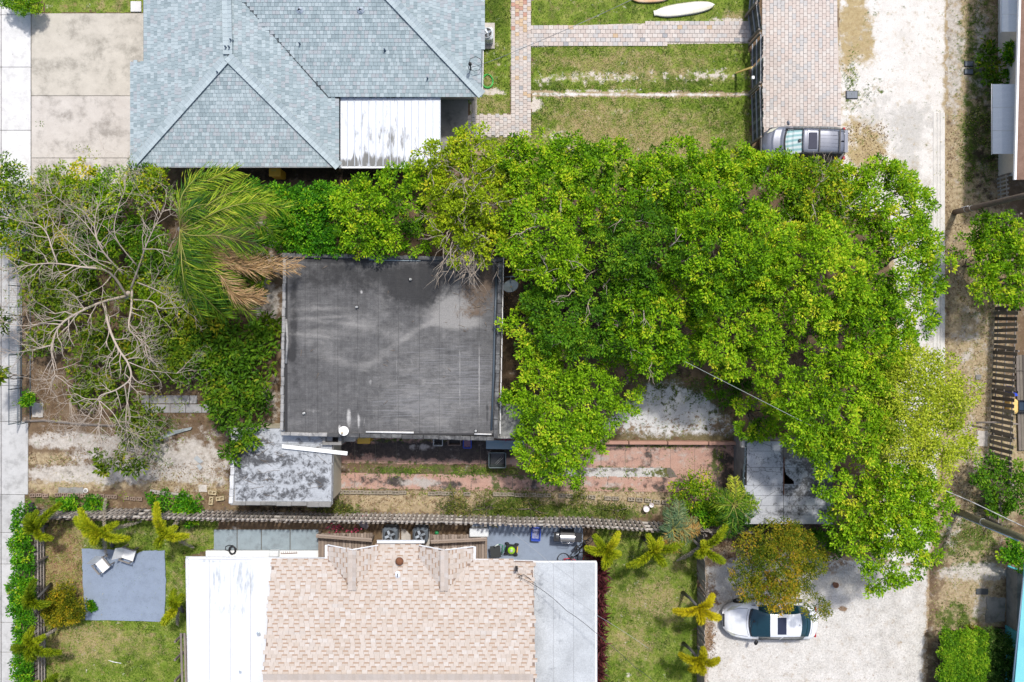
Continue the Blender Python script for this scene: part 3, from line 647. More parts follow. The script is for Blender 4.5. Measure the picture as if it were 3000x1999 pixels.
# ================================================================== BUILDINGS
def wallbox(parent, x0, y0, x1, y1, z, h, m, name='wall', top=False):
    """footprint in plan units, measured on the ground or at the wall top"""
    a = W(x0, y1, z + h if top else 0); c = W(x1, y0, z + h if top else 0); return MB().box(((a.x + c.x) / 2, (a.y + c.y) / 2, z + h / 2), (c.x - a.x, c.y - a.y, h)).build(name, m, parent)
def plane_z(p):
    a, b, c = [Vector(q) for q in p[:3]]; n = (b - a).cross(c - a); n.normalize()
    if n.z < 0: n = -n
    return n, lambda x, y: a.z - (n.x * (x - a.x) + n.y * (y - a.y)) / n.z
def shingle_plane(pc, poly, e, course, wr, t, pick, strips=None, tilt=.05, inset=.02):
    """lay shingle tabs over a flat roof plane; e = direction of the eave; strips = shadow band of the tabs, given as darker colour"""
    n, _ = plane_z(poly); e = Vector(e); e = (e - n * e.dot(n)).normalized(); u = n.cross(e)
    if u.z < 0: u = -u; e = -e
    if e.cross(u).dot(n) < 0: e = -e
    o = Vector(poly[0]); P = [((Vector(p) - o).dot(e), (Vector(p) - o).dot(u)) for p in poly]
    lo = min(p[1] for p in P); hi = max(p[1] for p in P); l = min(p[0] for p in P); r = max(p[0] for p in P)
    R = Matrix((e, u, n)).transposed() @ Matrix.Rotation(-tilt, 3, 'X')
    v = lo; row = 0; k_ = 0
    while v < hi:
        x = l - random.random() * wr[1]; k_ = row
        while x < r:
            w = random.uniform(*wr); cx = x + w / 2; cy = v + course / 2
            if inside(P, np.array([cx]), np.array([cy]))[0]:
                c = o + e * cx + u * cy + n * (t * .5 + inset)
                k = S * H / (H - c.z); px = NX + c.x * k; py = NY - c.y * k
                if -12 < px < 3012 and -14 < py < 2014:
                    pc.add(c, (w - .009, course * 1.06, t), pick(px, py), R)
                    k_ += 1
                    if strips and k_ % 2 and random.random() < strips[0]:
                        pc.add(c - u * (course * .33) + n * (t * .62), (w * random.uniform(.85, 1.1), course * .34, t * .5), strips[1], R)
            x += w
        v += course; row += 1
def caps(pc, a, b, w, step, mats, t=.018, ang=.22):
    """cap shingles along a hip or ridge"""
    a = Vector(a); b = Vector(b); d = (b - a).normalized(); n_ = int((b - a).length / step)
    side = d.cross(Vector((0, 0, 1))).normalized(); up = side.cross(d)
    for i in range(n_):
        c = a + d * (i + .5) * step + up * .05
        k = S * H / (H - c.z); px = NX + c.x * k; py = NY - c.y * k
        if not (-20 < px < 3020 and -20 < py < 2020): continue
        for s in (1, -1):
            R = Matrix((d, side, up)).transposed() @ Matrix.Rotation(s * -ang, 3, 'X') @ Matrix.Rotation(.05, 3, 'Y')
            pc.add(c + side * (s * w * .25), (step * 1.08, w * .52, t), random.choice(mats), R)

# ---- grey house
GS = [mat('grey_shingle_' + n, c, sc(c, .86), 9, 70, rough=.9, rnd=.06, spec=.12) for n, c in (('blue', (0.294, 0.36, 0.378)), ('pale', (0.396, 0.462, 0.48)), ('mid', (0.336, 0.402, 0.42)), ('dark', (0.258, 0.318, 0.336)), ('rosy', (0.36, 0.39, 0.408)))]
WALLW = mat('cream_wall', (.62, .58, .52), (.54, .5, .45), 1.2, 20)
gh = thing('grey_house', 'house with pale blue grey shingled hip roof at the top of the block', 'house', tuple(W(720, 300)))
e0 = 2.6; r0 = 3.5
A = lambda x, y, z=e0: W(x, y, z)
P_w = [A(383, 488), A(669, 167, r0), A(665, -60, r0)]; nw, fw = plane_z(P_w)
def on(f, x, y):                                            # point of a roof plane seen at plan position x, y
    z = 2.8
    for _ in range(12): p = W(x, y, z); z = f(p.x, p.y)
    return W(x, y, z)
west = [A(383, 488), A(669, 167, r0), A(665, -150, r0), on(fw, 420, -150), on(fw, 420, 181), on(fw, 383, 181)]
south = [A(383, 488), A(993, 488), A(669, 167, r0)]
ne, fe = plane_z([A(993, 488), A(669, 167, r0), A(665, -60, r0)])
V0 = on(fe, 961, 284); V1 = A(665, -50, r0)
east = [A(993, 488), on(fe, 993, 288), V0, V1, A(669, 167, r0)]
RE0 = A(1412, 279, e0 + .05); RE1 = A(1085, -66, r0 + .05)
south2 = [V0, RE0, RE1, V1]
east2 = [RE0, A(1420, -150, e0 + .05), RE1]
back = [V1, RE1, A(1085, -150, r0), A(665, -150, r0)]
UND = mat('roof_underlay', (.16, .19, .20), (.13, .155, .165), 3)
b = MB()
for pl in (west, south, east, south2, east2, back): b.slab(pl if plane_z(pl)[0].dot((Vector(pl[1]) - Vector(pl[0])).cross(Vector(pl[2]) - Vector(pl[0]))) > 0 else pl[::-1], .12)
roof = b.build('roof', UND, gh)
pc = Pieces()
def pick_grey(px, py):
    v = fbm(np.array([px]), np.array([py]), 60, 41)[0] + fbm(np.array([px]), np.array([py * .25]), 16, 44)[0] * .8
    w = (4, 2.6, 4, 1.2, 2) if v < .95 else (2, 5, 4, .4, 2.4) if v > 1.05 else (3, 4, 4, .8, 2)
    return random.choices(range(5), w)[0]
for pl, ev in ((west, (0, 1, 0)), (south, (1, 0, 0)), (east, (0, 1, 0)), (south2, (1, 0, 0)), (east2, (0, 1, 0))): shingle_plane(pc, pl, ev, .18, (.15, .21), .022, pick_grey, inset=.006, tilt=.085)
pc.emit('shingle', GS, roof)
pc = Pieces()
for a, b_ in ((A(383, 488), A(669, 167, r0)), (A(993, 488), A(669, 167, r0)), (A(669, 160, r0), A(665, -40, r0)), (RE0, RE1)): caps(pc, a + Vector((0, 0, .03)), Vector(b_) + Vector((0, 0, .03)), .44, .21, (1, 1, 1, 1, 1, 2))
pc.emit('hip_cap', GS, roof)
m = MB(); m.tube([V0 + Vector((0, 0, .035)), V1 + Vector((0, 0, .035))], .03, 4); m.build('valley_flashing', mat('dark_flashing', (.11, .13, .14)), roof)
wallbox(gh, 446, -200, 960, 458, 0, 2.45, WALLW, top=True); wallbox(gh, 962, -200, 1385, 252, 0, 2.45, WALLW, top=True)
FW = plain('white_fascia', (.70, .71, .71), .5)
b = MB(); b.cur = 0
def fascia(b, p, q, h=.16, t=.03): p = Vector(p); q = Vector(q); d = q - p; ang = math.atan2(d.y, d.x); c = (p + q) / 2 - Vector((0, 0, h / 2)); b.box(c, (d.length, t, h), Matrix.Rotation(ang, 3, 'Z'))
fascia(b, A(383, 489.5), A(993, 489.5)); fascia(b, A(382, 181), A(382, 488)); fascia(b, A(1000, 280), A(1412, 280)); fascia(b, A(1414, 278), A(1420, -150)); b.build('fascia', FW, gh)
VG = plain('grey_vent_metal', (.42, .47, .52), .35, .3)
for px, py, f in ((879, 31, None), (1057, 31, None)):
    z = 3.3; c = W(px, py, z); b = MB(); b.bbox((c.x, c.y, z + .02), (.36, .34, .26), .1); b.box((c.x, c.y - .03, z - .12), (.5, .5, .03)); b.build('roof_vent', VG, gh)
PIPE = plain('dark_vent_pipe', (.06, .09, .13), .5)
for px, py, z in ((679, 120, 3.5), (664, 141, 3.5), (674, 141, 3.5), (640, 215, 3.35), (880, 131, 3.05), (1128, 149, 3.0), (1253, 232, 2.75)):
    c = W(px, py, z); MB().lathe([(.10, -.02), (.07, .04), (.04, .06), (.04, .26)], c, 8).build('vent_pipe', PIPE, gh)
# electric mast on the roof with its loop of cable
BLACK = plain('black_rubber', (.015, .015, .017), .6)
c = W(1379, 203, 2.75); em = thing('service_mast', 'dark electric service mast with looped cable on the grey shingled corner', 'mast', tuple(c))
MB().lathe([(.10, -.1), (.06, 0), (.035, .05), (.035, .7)], c, 8).build('mast_pipe', plain('mast_metal', (.09, .10, .11), .4, .6), em); MB().lathe([(.05, .7), (.09, .74), (.08, .85), (.03, .9)], c, 8).build('weather_cap', BLACK, em)
lp_ = [W(x, y, z) for x, y, z in ((1379, 196, 3.55), (1374, 185, 3.4), (1378, 172, 3.2), (1394, 166, 3.1), (1408, 174, 3.1), (1412, 190, 3.1), (1405, 204, 3.0), (1390, 209, 3.0), (1376, 205, 3.0), (1371, 194, 3.2))]
MB().tube(lp_, .014, 5).build('cable_loop', BLACK, em)

# ---- white metal patio roof
pr = thing('patio_roof', 'white ribbed metal patio roof with grimy lower edge between grey roof and trees', 'patio roof', tuple(W(1140, 380)))
def metal_panel(nm, c, dirt, seed):
    t = NT(nm, .4, .5, .1); f = t.noise(1.6, 7, .7, t.mapping(t.pos, (3.4, .6, 1))); a = t.attr('grime')
    v = t.math('ADD', a, t.math('MULTIPLY', t.math('SUBTRACT', f, .5), 3.2)); g = t.noise(18, 4, .8)
    col = t.mix(t.sstep(v, .35, 1.05), c, dirt); col = t.mix(1.0, col, t.ramp(g, [(.3, (.93,) * 3), (.7, (1.04,) * 3)]), 'MULTIPLY'); return t.done(col)
WM = metal_panel('white_metal_roof', (.62, .65, .70), (.15, .15, .14), 1)
xs = [997 + i * 20.9 for i in range(15)]
GR = [(1140, 385, 160, 110, .2), (1140, 478, 170, 20, .75), (1020, 480, 30, 16, .8), (1038, 462, 4, 14, 1.2), (1078, 460, 9, 16, .8), (1120, 478, 10, 8, 1.2), (1140, 284, 140, 4, 1.0), (1110, 420, 80, 50, .28), (1170, 400, 60, 60, .2), (1060, 340, 50, 60, .15)]
for i in range(14):
    surface('roof_panel', [(xs[i] + .6, 278), (xs[i + 1] - .6, 278), (xs[i + 1] - .6, 487), (xs[i] + .6, 487)], 2.36 - .004 * (i % 2), WM, dict(grime=GR), .06, 0, parent=pr, kind='thing', hz=lambda x, y: (487 - y) / 209 * .12)
    a = W(xs[i + 1], 278, 2.5); c = W(xs[i + 1], 487, 2.38); MB().tube([a, c], .024, 4, smooth=False).build('rib', WM, pr)
a = W(999, 485, 2.22); c = W(1288, 280, 2.22); MB().box(((a.x + c.x) / 2, (a.y + c.y) / 2, 2.22), (c.x - a.x, c.y - a.y, .04)).build('roof_deck', UND, pr)
a = W(992, 489, 2.33); c = W(1290, 489, 2.33); MB().box(((a.x + c.x) / 2, a.y - .03, 2.3), (c.x - a.x, .09, .12)).build('gutter', FW, pr)
for px in (1010, 1140, 1280): p = W(px, 480, 0); MB().box((p.x, p.y + .15, 1.12), (.09, .09, 2.24)).build('post', FW, pr)

# ---- flat roofed house in the middle
bt = NT('bitumen_roof', .8, .25)
f = bt.noise(2.0, 8, .75); fs = bt.noise(1.0, 8, .75, bt.mapping(bt.pos, (.8, 16, 1))); fv = bt.noise(1.0, 6, .7, bt.mapping(bt.pos, (9, .5, 1)))
col = bt.ramp(f, [(.3, (.062, .061, .061)), (.7, (.125, .123, .122))])
sc_ = bt.math('MULTIPLY', bt.sstep(bt.math('ADD', bt.attr('scratch'), bt.math('MULTIPLY', bt.math('SUBTRACT', fs, .5), 2.8)), .42, .95), .75)
rb = bt.noise(1.0, 6, .8, bt.mapping(bt.pos, (1.2, 26, 1))); col = bt.mix(1.0, col, bt.ramp(rb, [(.3, (.72,) * 3), (.7, (1.3,) * 3)]), 'MULTIPLY'); rv = bt.noise(1.0, 5, .7, bt.mapping(bt.pos, (11, .35, 1))); col = bt.mix(1.0, col, bt.ramp(rv, [(.3, (.86,) * 3), (.7, (1.16,) * 3)]), 'MULTIPLY')
col = bt.mix(sc_, col, (.18, .18, .185))
pv = bt.math('ADD', bt.attr('pale'), bt.math('MULTIPLY', bt.math('SUBTRACT', bt.noise(1.3, 7, .7, bt.mapping(bt.pos, (.8, 1.6, 1)), .8), .5), 2.0))
col = bt.mix(bt.math('MULTIPLY', bt.sstep(pv, .1, 1.5), .75), col, (.29, .28, .265))
wv = bt.math('ADD', bt.attr('white'), bt.math('MULTIPLY', bt.math('SUBTRACT', bt.noise(2.2, 8, .75), .5), 1.0)); col = bt.mix(bt.sstep(wv, .4, 1.0), col, (.46, .45, .43))
bv = bt.math('ADD', bt.attr('brown'), bt.math('MULTIPLY', bt.math('SUBTRACT', bt.noise(5.5, 8, .8), .5), 2.4)); col = bt.mix(bt.math('MULTIPLY', bt.sstep(bv, .4, 1.1), .85), col, (.13, .09, .06))
dv = bt.math('ADD', bt.attr('dark'), bt.math('MULTIPLY', bt.math('SUBTRACT', bt.noise(2.6, 7, .7), .5), 1.6)); col = bt.mix(bt.math('MULTIPLY', bt.sstep(dv, .3, 1.0), .8), col, (.022, .022, .023))
g = bt.noise(26, 5, .85); col = bt.mix(1.0, col, bt.ramp(g, [(.25, (.6,) * 3), (.5, (1.,) * 3), (.75, (1.4,) * 3)]), 'MULTIPLY'); bt.bump(g, .35, .012)
BIT = bt.done(col)
bh = thing('flat_roofed_house', 'derelict house with black stained flat roof in the middle of the block', 'house', tuple(W(1130, 1010)))
ZR = 3.2
PALE = [(1325, 905, 80, 60, 1.5), (1345, 945, 70, 16, 1.0), (1255, 950, 24, 9, .7, -.5), (1200, 982, 46, 9, .5, -.62), (1120, 1040, 60, 12, .25, -.6), (1060, 1075, 40, 16, .18, -.4), (935, 1012, 60, 26, .34, .5), (1050, 1000, 220, 140, .22), (900, 880, 60, 140, .12), (1280, 1130, 200, 170, .42), (1000, 1200, 180, 70, .2), (1010, 930, 140, 50, .22, .15), (950, 975, 120, 10, .3, .05), (980, 945, 110, 6, .35, .1), (1130, 920, 70, 16, .25, .7), (1000, 1060, 80, 14, .45, .2), (920, 985, 90, 6, .5, .1), (930, 905, 100, 7, .4, -.03), (960, 930, 110, 4, .4, -.06), (1060, 820, 80, 6, .45, .5), (1030, 830, 50, 4, .4, .3),
        (1110, 870, 50, 12, .4, .9), (1170, 820, 12, 40, .45), (1220, 800, 10, 50, .5), (1090, 960, 90, 20, .35, .3), (860, 950, 10, 70, .45), (1130, 850, 40, 8, .35, 1.0), (1290, 1180, 160, 80, .15), (1000, 770, 160, 8, .2, .05), (870, 1240, 30, 12, .4), (1250, 1240, 180, 16, .2)]
WHITE = [(1022, 1225, 9, 38, .8), (1052, 1235, 5, 26, .8), (1066, 1240, 4, 26, .6, .2), (1085, 1120, 6, 18, .6), (1080, 1180, 3, 40, .45), (918, 1205, 6, 10, .6), (995, 1255, 6, 12, .9), (1059, 855, 5, 8, .8), (1340, 940, 60, 12, .35), (1245, 955, 12, 6, .5), (1195, 980, 10, 8, .5)] + [(x, 1120, 2.2, 160, .55) for x in (1048, 1108, 1168, 1229, 1287)] + [(1347, 1110, 2.6, 150, .8), (1404, 1120, 2.8, 150, .85), (1162, 1090, 2.2, 130, .6)]
SCR = [(1280, 1120, 190, 170, .55), (1400, 1100, 70, 120, .2), (950, 930, 90, 120, .2), (1130, 1200, 160, 60, .25)]
BRWN = [(1395, 860, 58, 66, .9), (1370, 920, 60, 20, .5), (1430, 800, 24, 50, .9), (1440, 1195, 6, 8, 1.2), (1300, 790, 90, 12, .3)]
DARK = [(1040, 815, 230, 70, .62), (1240, 840, 110, 70, .6), (930, 1100, 90, 70, .3), (1150, 930, 70, 60, .35), (870, 1100, 30, 160, .3), (860, 930, 14, 120, .8), (850, 1040, 14, 20, 1.0), (1000, 800, 160, 40, .25), (1230, 830, 80, 50, .45), (1095, 800, 20, 10, .9), (1427, 1210, 5, 40, .9), (1000, 762, 170, 8, .7), (1250, 900, 40, 50, .3), (1340, 770, 100, 30, .4)]
seams = [842, 894, 930, 990, 1048, 1108, 1168, 1229, 1287, 1347, 1404, 1449]
for i in range(11):
    surface('roofing_sheet', [(seams[i] + .35, 760), (seams[i + 1] - .35, 760), (seams[i + 1] - .35, 1270), (seams[i] + .35, 1270)], ZR + .004 * (i % 2), BIT, dict(pale=PALE, white=WHITE, scratch=SCR, brown=BRWN, dark=DARK), .055, 0, parent=bh, kind='thing')
tar = MB(); a = W(834, 1276, ZR - .01); c = W(1458, 752, ZR - .01); tar.box(((a.x + c.x) / 2, (a.y + c.y) / 2, ZR - .07), (c.x - a.x, c.y - a.y, .12)); tar.build('roof_deck', plain('tar', (.02, .02, .021), .7), bh)
DW = mat('dirty_stucco', (.46, .43, .40), (.28, .26, .24), 1.6, 14)
p = W(838, 1280, ZR); q = W(1452, 750, ZR); MB().box(((p.x + q.x) / 2, (p.y + q.y) / 2, (ZR - .2) / 2), (q.x - p.x - .1, q.y - p.y - .1, ZR - .2)).build('wall', DW, bh)
PARD = concrete('tarred_parapet', (.06, .06, .062), (.10, .10, .10), (.30, .30, .29), 1.2, .08, .6); PARL = concrete('pale_parapet', (.40, .39, .37), (.24, .235, .23), (.09, .09, .09), 1.5, .08, .75)
def rim(b, pts, w, z, h, seg=9):
    """low parapet along a line, broken into slightly uneven lengths"""
    for (ax, ay), (bx, by) in zip(pts, pts[1:]):
        for k in range(seg):
            p = W(ax + (bx - ax) * k / seg, ay + (by - ay) * k / seg, z); q = W(ax + (bx - ax) * (k + 1) / seg, ay + (by - ay) * (k + 1) / seg, z); d = q - p; a = math.atan2(d.y, d.x); hh = h + random.uniform(-.012, .012)
            b.bbox((p + q) / 2 + Vector((random.uniform(-.012, .012), random.uniform(-.012, .012), hh / 2 - .1)), (d.length - .002, w * random.uniform(.93, 1.07), hh + .2), .025, Matrix.Rotation(a, 3, 'Z'))
b = MB(); rim(b, [(828, 748), (1140, 754), (1474, 762)], .2, ZR, .14, 8); b.build('parapet', PARD, bh)
b = MB(); rim(b, [(1466, 770), (1459, 1040), (1452, 1284)], .2, ZR, .14, 9); b.build('parapet', PARD, bh)
b = MB(); rim(b, [(835, 760), (830, 1000), (826, 1262)], .15, ZR, .1, 10); b.build('parapet', PARL, bh)
b = MB(); rim(b, [(824, 1271), (960, 1274)], .17, ZR, .1, 5); b.build('parapet', PARL, bh)
b = MB(); rim(b, [(961, 1275), (1240, 1280), (1448, 1286)], .19, ZR, .1, 9); b.build('parapet', PARD, bh)
for pts, r_, m_, nm in (([(1081, 761), (1160, 763), (1232, 764)], .03, GREYP, 'flashing'), ([(838, 935), (842, 1000), (838, 1065)], .06, PARL, 'flashing'), ([(1072, 1266), (1140, 1267), (1212, 1268)], .05, CW, 'flashing'), ([(1455, 800), (1450, 930), (1446, 1100), (1440, 1260)], .055, plain('blue_black_tar', (.06, .08, .10), .5), 'flashing'), ([(1390, 1272), (1440, 1273)], .04, CW, 'flashing')):
    MB().tube([W(x, y, ZR + .04) for x, y in pts], r_, 6).build(nm, m_, bh)
b = MB(); c = W(1466.5, 1020, ZR); 
for k in range(14): p = W(1475 - k * .75, 770 + k * 37, ZR - .05); b.box(p, (.05, .64, .12))
b.build('white_edge', CW, bh)
wp_ = plain('white_pipe', (.65, .65, .63), .5)
for px, py in ((1046, 900), (1203, 819), (1394, 1262), (892, 1210)):
    c = W(px, py, ZR); b = MB(); b.lathe([(.11, 0), (.07, .03)], c, 10); b.build('pipe_boot', PARD, bh); b = MB(); b.lathe([(.045, .02), (.045, .2), (.028, .2), (.028, .05)], c, 10, cap=False); b.build('vent_pipe', wp_, bh)
# lower concrete roof on the right side
lw = surface('side_roof', [(1457, 1184), (1536, 1190), (1534, 1280), (1453, 1278)], 2.9, concrete('side_roof_concrete', (.26, .26, .25), (.19, .19, .185), (.08, .08, .08), 1.3, .02, .7), {}, .1, 1, parent=bh, kind='thing')
a = W(1460, 1276, 2.8); c = W(1530, 1192, 2.8); MB().box(((a.x + c.x) / 2, (a.y + c.y) / 2, 1.4), (c.x - a.x, c.y - a.y, 2.8)).build('side_wall', DW, bh)
b = MB(); rim(b, [(1453, 1281), (1536, 1283)], .1, 2.86, .1, 3); b.build('parapet', PARL, bh)
# branch litter lying on the black roof
b = MB()
for i in range(70):
    x = random.gauss(1395, 38); y = random.gauss(870, 46)
    if i > 52: x = random.uniform(880, 1420); y = random.uniform(780, 1200)
    if not (848 < x < 1446 and 766 < y < 1250): continue
    p = W(x, y, ZR + .03); a = random.uniform(0, PI); l = random.uniform(.1, .35); b.tube([p, p + Vector((math.cos(a) * l, math.sin(a) * l, .02))], .008, 3)
tag(b.build('twig_litter', mat('dry_twig', (.33, .25, .17), (.2, .14, .09), 5)), kind='stuff')

# ---- sheds with mottled white roofs
def mottle(nm, w, d, amt, s1=1.0):
    t = NT(nm, .85, .2); f = t.noise(s1, 9, .75, None, .4); a = t.attr('dirt'); base = t.ramp(t.noise(.9, 6, .6), [(.3, w), (.7, sc(w, .72))])
    v = t.math('ADD', a, t.math('MULTIPLY', t.math('SUBTRACT', f, .5), 3.6)); v = t.math('ADD', v, t.math('MULTIPLY', t.math('SUBTRACT', t.noise(.55, 4, .6), .5), 1.6)); col = t.mix(t.math('MULTIPLY', t.sstep(v, .25, .95), .9), base, d)
    vo = t.new('ShaderNodeTexVoronoi'); vo.feature = 'DISTANCE_TO_EDGE'; vo.inputs['Scale'].default_value = 1.7; dn = t.noise(3, 4); t.l.new(t.mix(.35, t.pos, dn), vo.inputs['Vector'])
    col = t.mix(t.math('MULTIPLY', t.math('SUBTRACT', 1.0, t.sstep(vo.outputs['Distance'], .0, .02)), amt), col, (.05, .05, .05))
    g = t.noise(24, 5, .8); col = t.mix(1.0, col, t.ramp(g, [(.3, (.7,) * 3), (.7, (1.2,) * 3)]), 'MULTIPLY'); t.bump(g, .3, .01); return t.done(col)
MOT1 = mottle('mottled_white_roof', (.46, .48, .50), (.05, .05, .053), .25, 3.6); MOT2 = mottle('cracked_white_roof', (.46, .47, .49), (.06, .058, .057), .7, 4.6)
s1 = thing('left_shed', 'small shed with black mottled white flat roof at the end of the pink drive', 'shed', tuple(W(825, 1370)), )
s1.name = 'flat_roofed_shed'
D1 = dict(dirt=[(825, 1380, 170, 120, .36), (730, 1340, 50, 20, .5), (870, 1330, 60, 30, .3), (800, 1400, 120, 24, .42), (820, 1450, 80, 18, .5), (720, 1450, 30, 20, .5), (800, 1350, 60, 16, .55), (760, 1300, 60, 14, .2), (940, 1420, 16, 20, .5), (890, 1440, 40, 16, .4), (705, 1370, 20, 50, .3), (880, 1280, 50, 10, .1), (775, 1372, 20, 14, -.8), (922, 1436, 10, 14, -.8), (860, 1320, 20, 16, -.6)])
for y0, y1 in ((1256, 1300), (1300, 1360), (1360, 1419), (1419, 1470)):
    surface('roofing_sheet', [(690, y0 + .3), (974, y0 + .3), (974, y1 - .3), (688, y1 - .3)], 2.5 + (.004 if y0 in (1300, 1419) else 0), MOT1, D1, .07, 0, parent=s1, kind='thing')
a = W(680, 1478, 2.48); c = W(974, 1256, 2.48); MB().box(((a.x + c.x) / 2, (a.y + c.y) / 2, 2.4), (c.x - a.x, c.y - a.y, .16)).build('roof_deck', PARL, s1)
MB().box(((a.x + c.x) / 2, (a.y + c.y) / 2 + .06, 1.15), (c.x - a.x - .12, c.y - a.y - .2, 2.3)).build('wall', mat('yellow_cream_wall', (.55, .5, .38), (.46, .41, .3), 1.5), s1)
WPAR = concrete('white_parapet', (.66, .66, .65), (.55, .55, .55), (.2, .2, .2), 1.6, .05, .5)
b = MB(); rim(b, [(684, 1256), (683, 1370), (679, 1474)], .19, 2.5, .15, 5); b.build('parapet', WPAR, s1)
b = MB(); rim(b, [(676, 1474), (900, 1476)], .19, 2.46, .1, 5); b.build('parapet', CG, s1); b = MB(); rim(b, [(900, 1477), (970, 1478)], .26, 2.46, .13, 2); b.build('parapet', CG, s1)
b = MB(); rim(b, [(974, 1300), (973, 1478)], .04, 2.5, .02, 3); b.build('edge_trim', CW, s1)
b = MB()
for i in range(46):
    x = random.gauss(*random.choice(((750, 30), (905, 16), (760, 40)))); y = random.gauss(*random.choice(((1400, 18), (1325, 14), (1290, 14)))); p = W(x, y, 2.53); a = random.uniform(-.6, .9); l = random.uniform(.1, .7); b.tube([p, p + Vector((math.cos(a) * l, -math.sin(a) * l, .03))], .008, 3)
tag(b.build('twig_litter', _mats['dry_twig']), kind='stuff')
ab = thing('white_beam', 'long white beam lying slantwise on the mottled shed roof', 'beam', tuple(W(920, 1317, 2.6)))
p = W(826, 1308, 2.62); q = W(1018, 1329, 2.62); d = q - p; MB().bbox((p + q) / 2, (d.length, .19, .07), .012, Matrix.Rotation(math.atan2(d.y, d.x), 3, 'Z')).build('board', plain('white_board', (.8, .8, .78), .5), ab)
MB().box((p + q) / 2 + Vector((0, 0, -.05)), (d.length * .98, .03, .06), Matrix.Rotation(math.atan2(d.y, d.x), 3, 'Z')).build('flange', plain('white_board', (.8, .8, .78)), ab)

s2 = thing('flat_roofed_shed', 'shed with cracked grey white flat roof and a black hole under the trees', 'shed', tuple(W(2300, 1410)))
D2 = dict(dirt=[(2310, 1420, 150, 140, .36), (2400, 1330, 80, 50, .3), (2350, 1340, 60, 40, .25), (2330, 1440, 90, 20, .35), (2380, 1500, 90, 20, .4), (2240, 1380, 50, 40, .1), (2300, 1320, 12, 24, .8), (2230, 1300, 60, 12, .1), (2410, 1420, 60, 60, .35), (2240, 1460, 60, 30, -.3)])
ysh = [1293, 1322, 1370, 1422, 1452, 1482, 1509, 1536]
hole = [(2299, 1362), (2302, 1386), (2312, 1398), (2324, 1408), (2325, 1416), (2299, 1418)]
b2 = []
for i in range(7):
    x0 = 2188 if ysh[i] < 1400 else 2182
    for xa, xb in ((x0, 2295), (2296.2, 2440)):
        if xa > 2290 and 1370 <= ysh[i] < 1422: polys = [[(2326, 1370.4), (xb, 1370.4), (xb, 1421.6), (2326, 1421.6)], [(2296.2, 1419), (2326, 1419), (2326, 1421.6), (2296.2, 1421.6)], [(2300, 1370.4), (2326, 1370.4), (2326, 1412), (2316, 1401), (2306, 1394), (2301, 1384)]]
        else: polys = [[(xa, ysh[i] + .4), (xb, ysh[i] + .4), (xb, ysh[i + 1] - .4), (xa, ysh[i + 1] - .4)]]
        for k, pl in enumerate(polys): surface('roofing_sheet', pl, 2.5 + .004 * ((i + (xa > 2290)) % 2), MOT2, D2, .06, 0, parent=s2, kind='thing')
DARKW = plain('dark_timber', (.03, .025, .02), .8)
for (x0, y0, x1, y1) in ((2184, 1296, 2296, 1534), (2326, 1296, 2438, 1534), (2296, 1296, 2326, 1364), (2296, 1419, 2326, 1534)):
    a = W(x0, y1, 2.47); c = W(x1, y0, 2.47); MB().box(((a.x + c.x) / 2, (a.y + c.y) / 2, 2.42), (c.x - a.x - .003, c.y - a.y - .003, .12)).build('roof_deck', DARKW, s2)
a = W(2190, 1528, 2.4); c = W(2434, 1300, 2.4)
b = MB()
for (x0, y0, x1, y1) in ((a.x, a.y, c.x, a.y + .15), (a.x, c.y - .15, c.x, c.y), (a.x, a.y + .15, a.x + .15, c.y - .15), (c.x - .15, a.y + .15, c.x, c.y - .15)): b.box(((x0 + x1) / 2, (y0 + y1) / 2, 1.17), (x1 - x0, y1 - y0, 2.34))
b.build('wall', mat('weathered_grey_wall', (.26, .25, .24), (.16, .15, .15), 2), s2)
MB().tube([W(2297, 1340, 2.55), W(2296, 1380, 2.55), W(2296, 1450, 2.54)], .025, 5).build('rusty_strap', mat('rust', (.22, .09, .04), (.12, .05, .03), 6), s2)
b = MB(); rim(b, [(2187, 1292), (2186, 1340), (2181, 1400), (2180, 1470)], .06, 2.5, .03, 3); b.build('edge_trim', GREYP, s2)
tag(MB().box(W(2187, 1301, 2.3) + Vector((-.1, 0, -.1)), (.3, .32, .3)).build('meter_cabinet', CD2), 'small cream box fixed at the upper corner of the cracked shed', 'box')
b = thing('leaning_planks', 'dark weathered planks leaning against the cracked shed wall', 'plank', tuple(W(2176, 1360)))
for i, dx in enumerate((0, 5, 9)):
    p = W(2170 + dx, 1316 + i * 5, .05); q = W(2174 + dx, 1400 - i * 8, 1.9 - i * .2); d = (q - p); MB().tube([p, q], .04, 4, smooth=False).build('plank', mat('old_plank', (.16, .14, .125), (.09, .08, .07), 6), b)

# ---- beige shingled house at the bottom
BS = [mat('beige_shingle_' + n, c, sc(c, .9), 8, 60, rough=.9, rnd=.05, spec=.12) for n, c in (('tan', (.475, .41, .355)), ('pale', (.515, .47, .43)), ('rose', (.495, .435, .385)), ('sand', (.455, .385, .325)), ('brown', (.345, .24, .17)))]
lh = thing('beige_house', 'house with beige shingled roof, two small gables and white side roofs', 'house', tuple(W(1150, 1820)))
ez = 2.6; rz = 4.0
nb, fb = plane_z([W(797, 1640, ez), W(1562, 1644, ez), W(1170, 1984, rz)])
ow = lambda x, y: on(fb, x, y)
main = [ow(797, 1641), ow(955, 1641), ow(955, 1640.5), ow(1105, 1640), ow(1105, 1594), ow(1228, 1594), ow(1228, 1640), ow(1390, 1640), ow(1562, 1644), ow(1568, 1984), ow(772, 1984)]
g1 = dict(L=(960, 1598), R=(1108, 1599), F=(1033, 1612), B=(1033, 1724)); g2 = dict(L=(1228, 1599), R=(1388, 1603), F=(1302, 1613), B=(1302, 1734))
gz, gr = 2.56, 3.02
BU = mat('beige_underlay', (.25, .18, .14), (.2, .15, .12), 4)
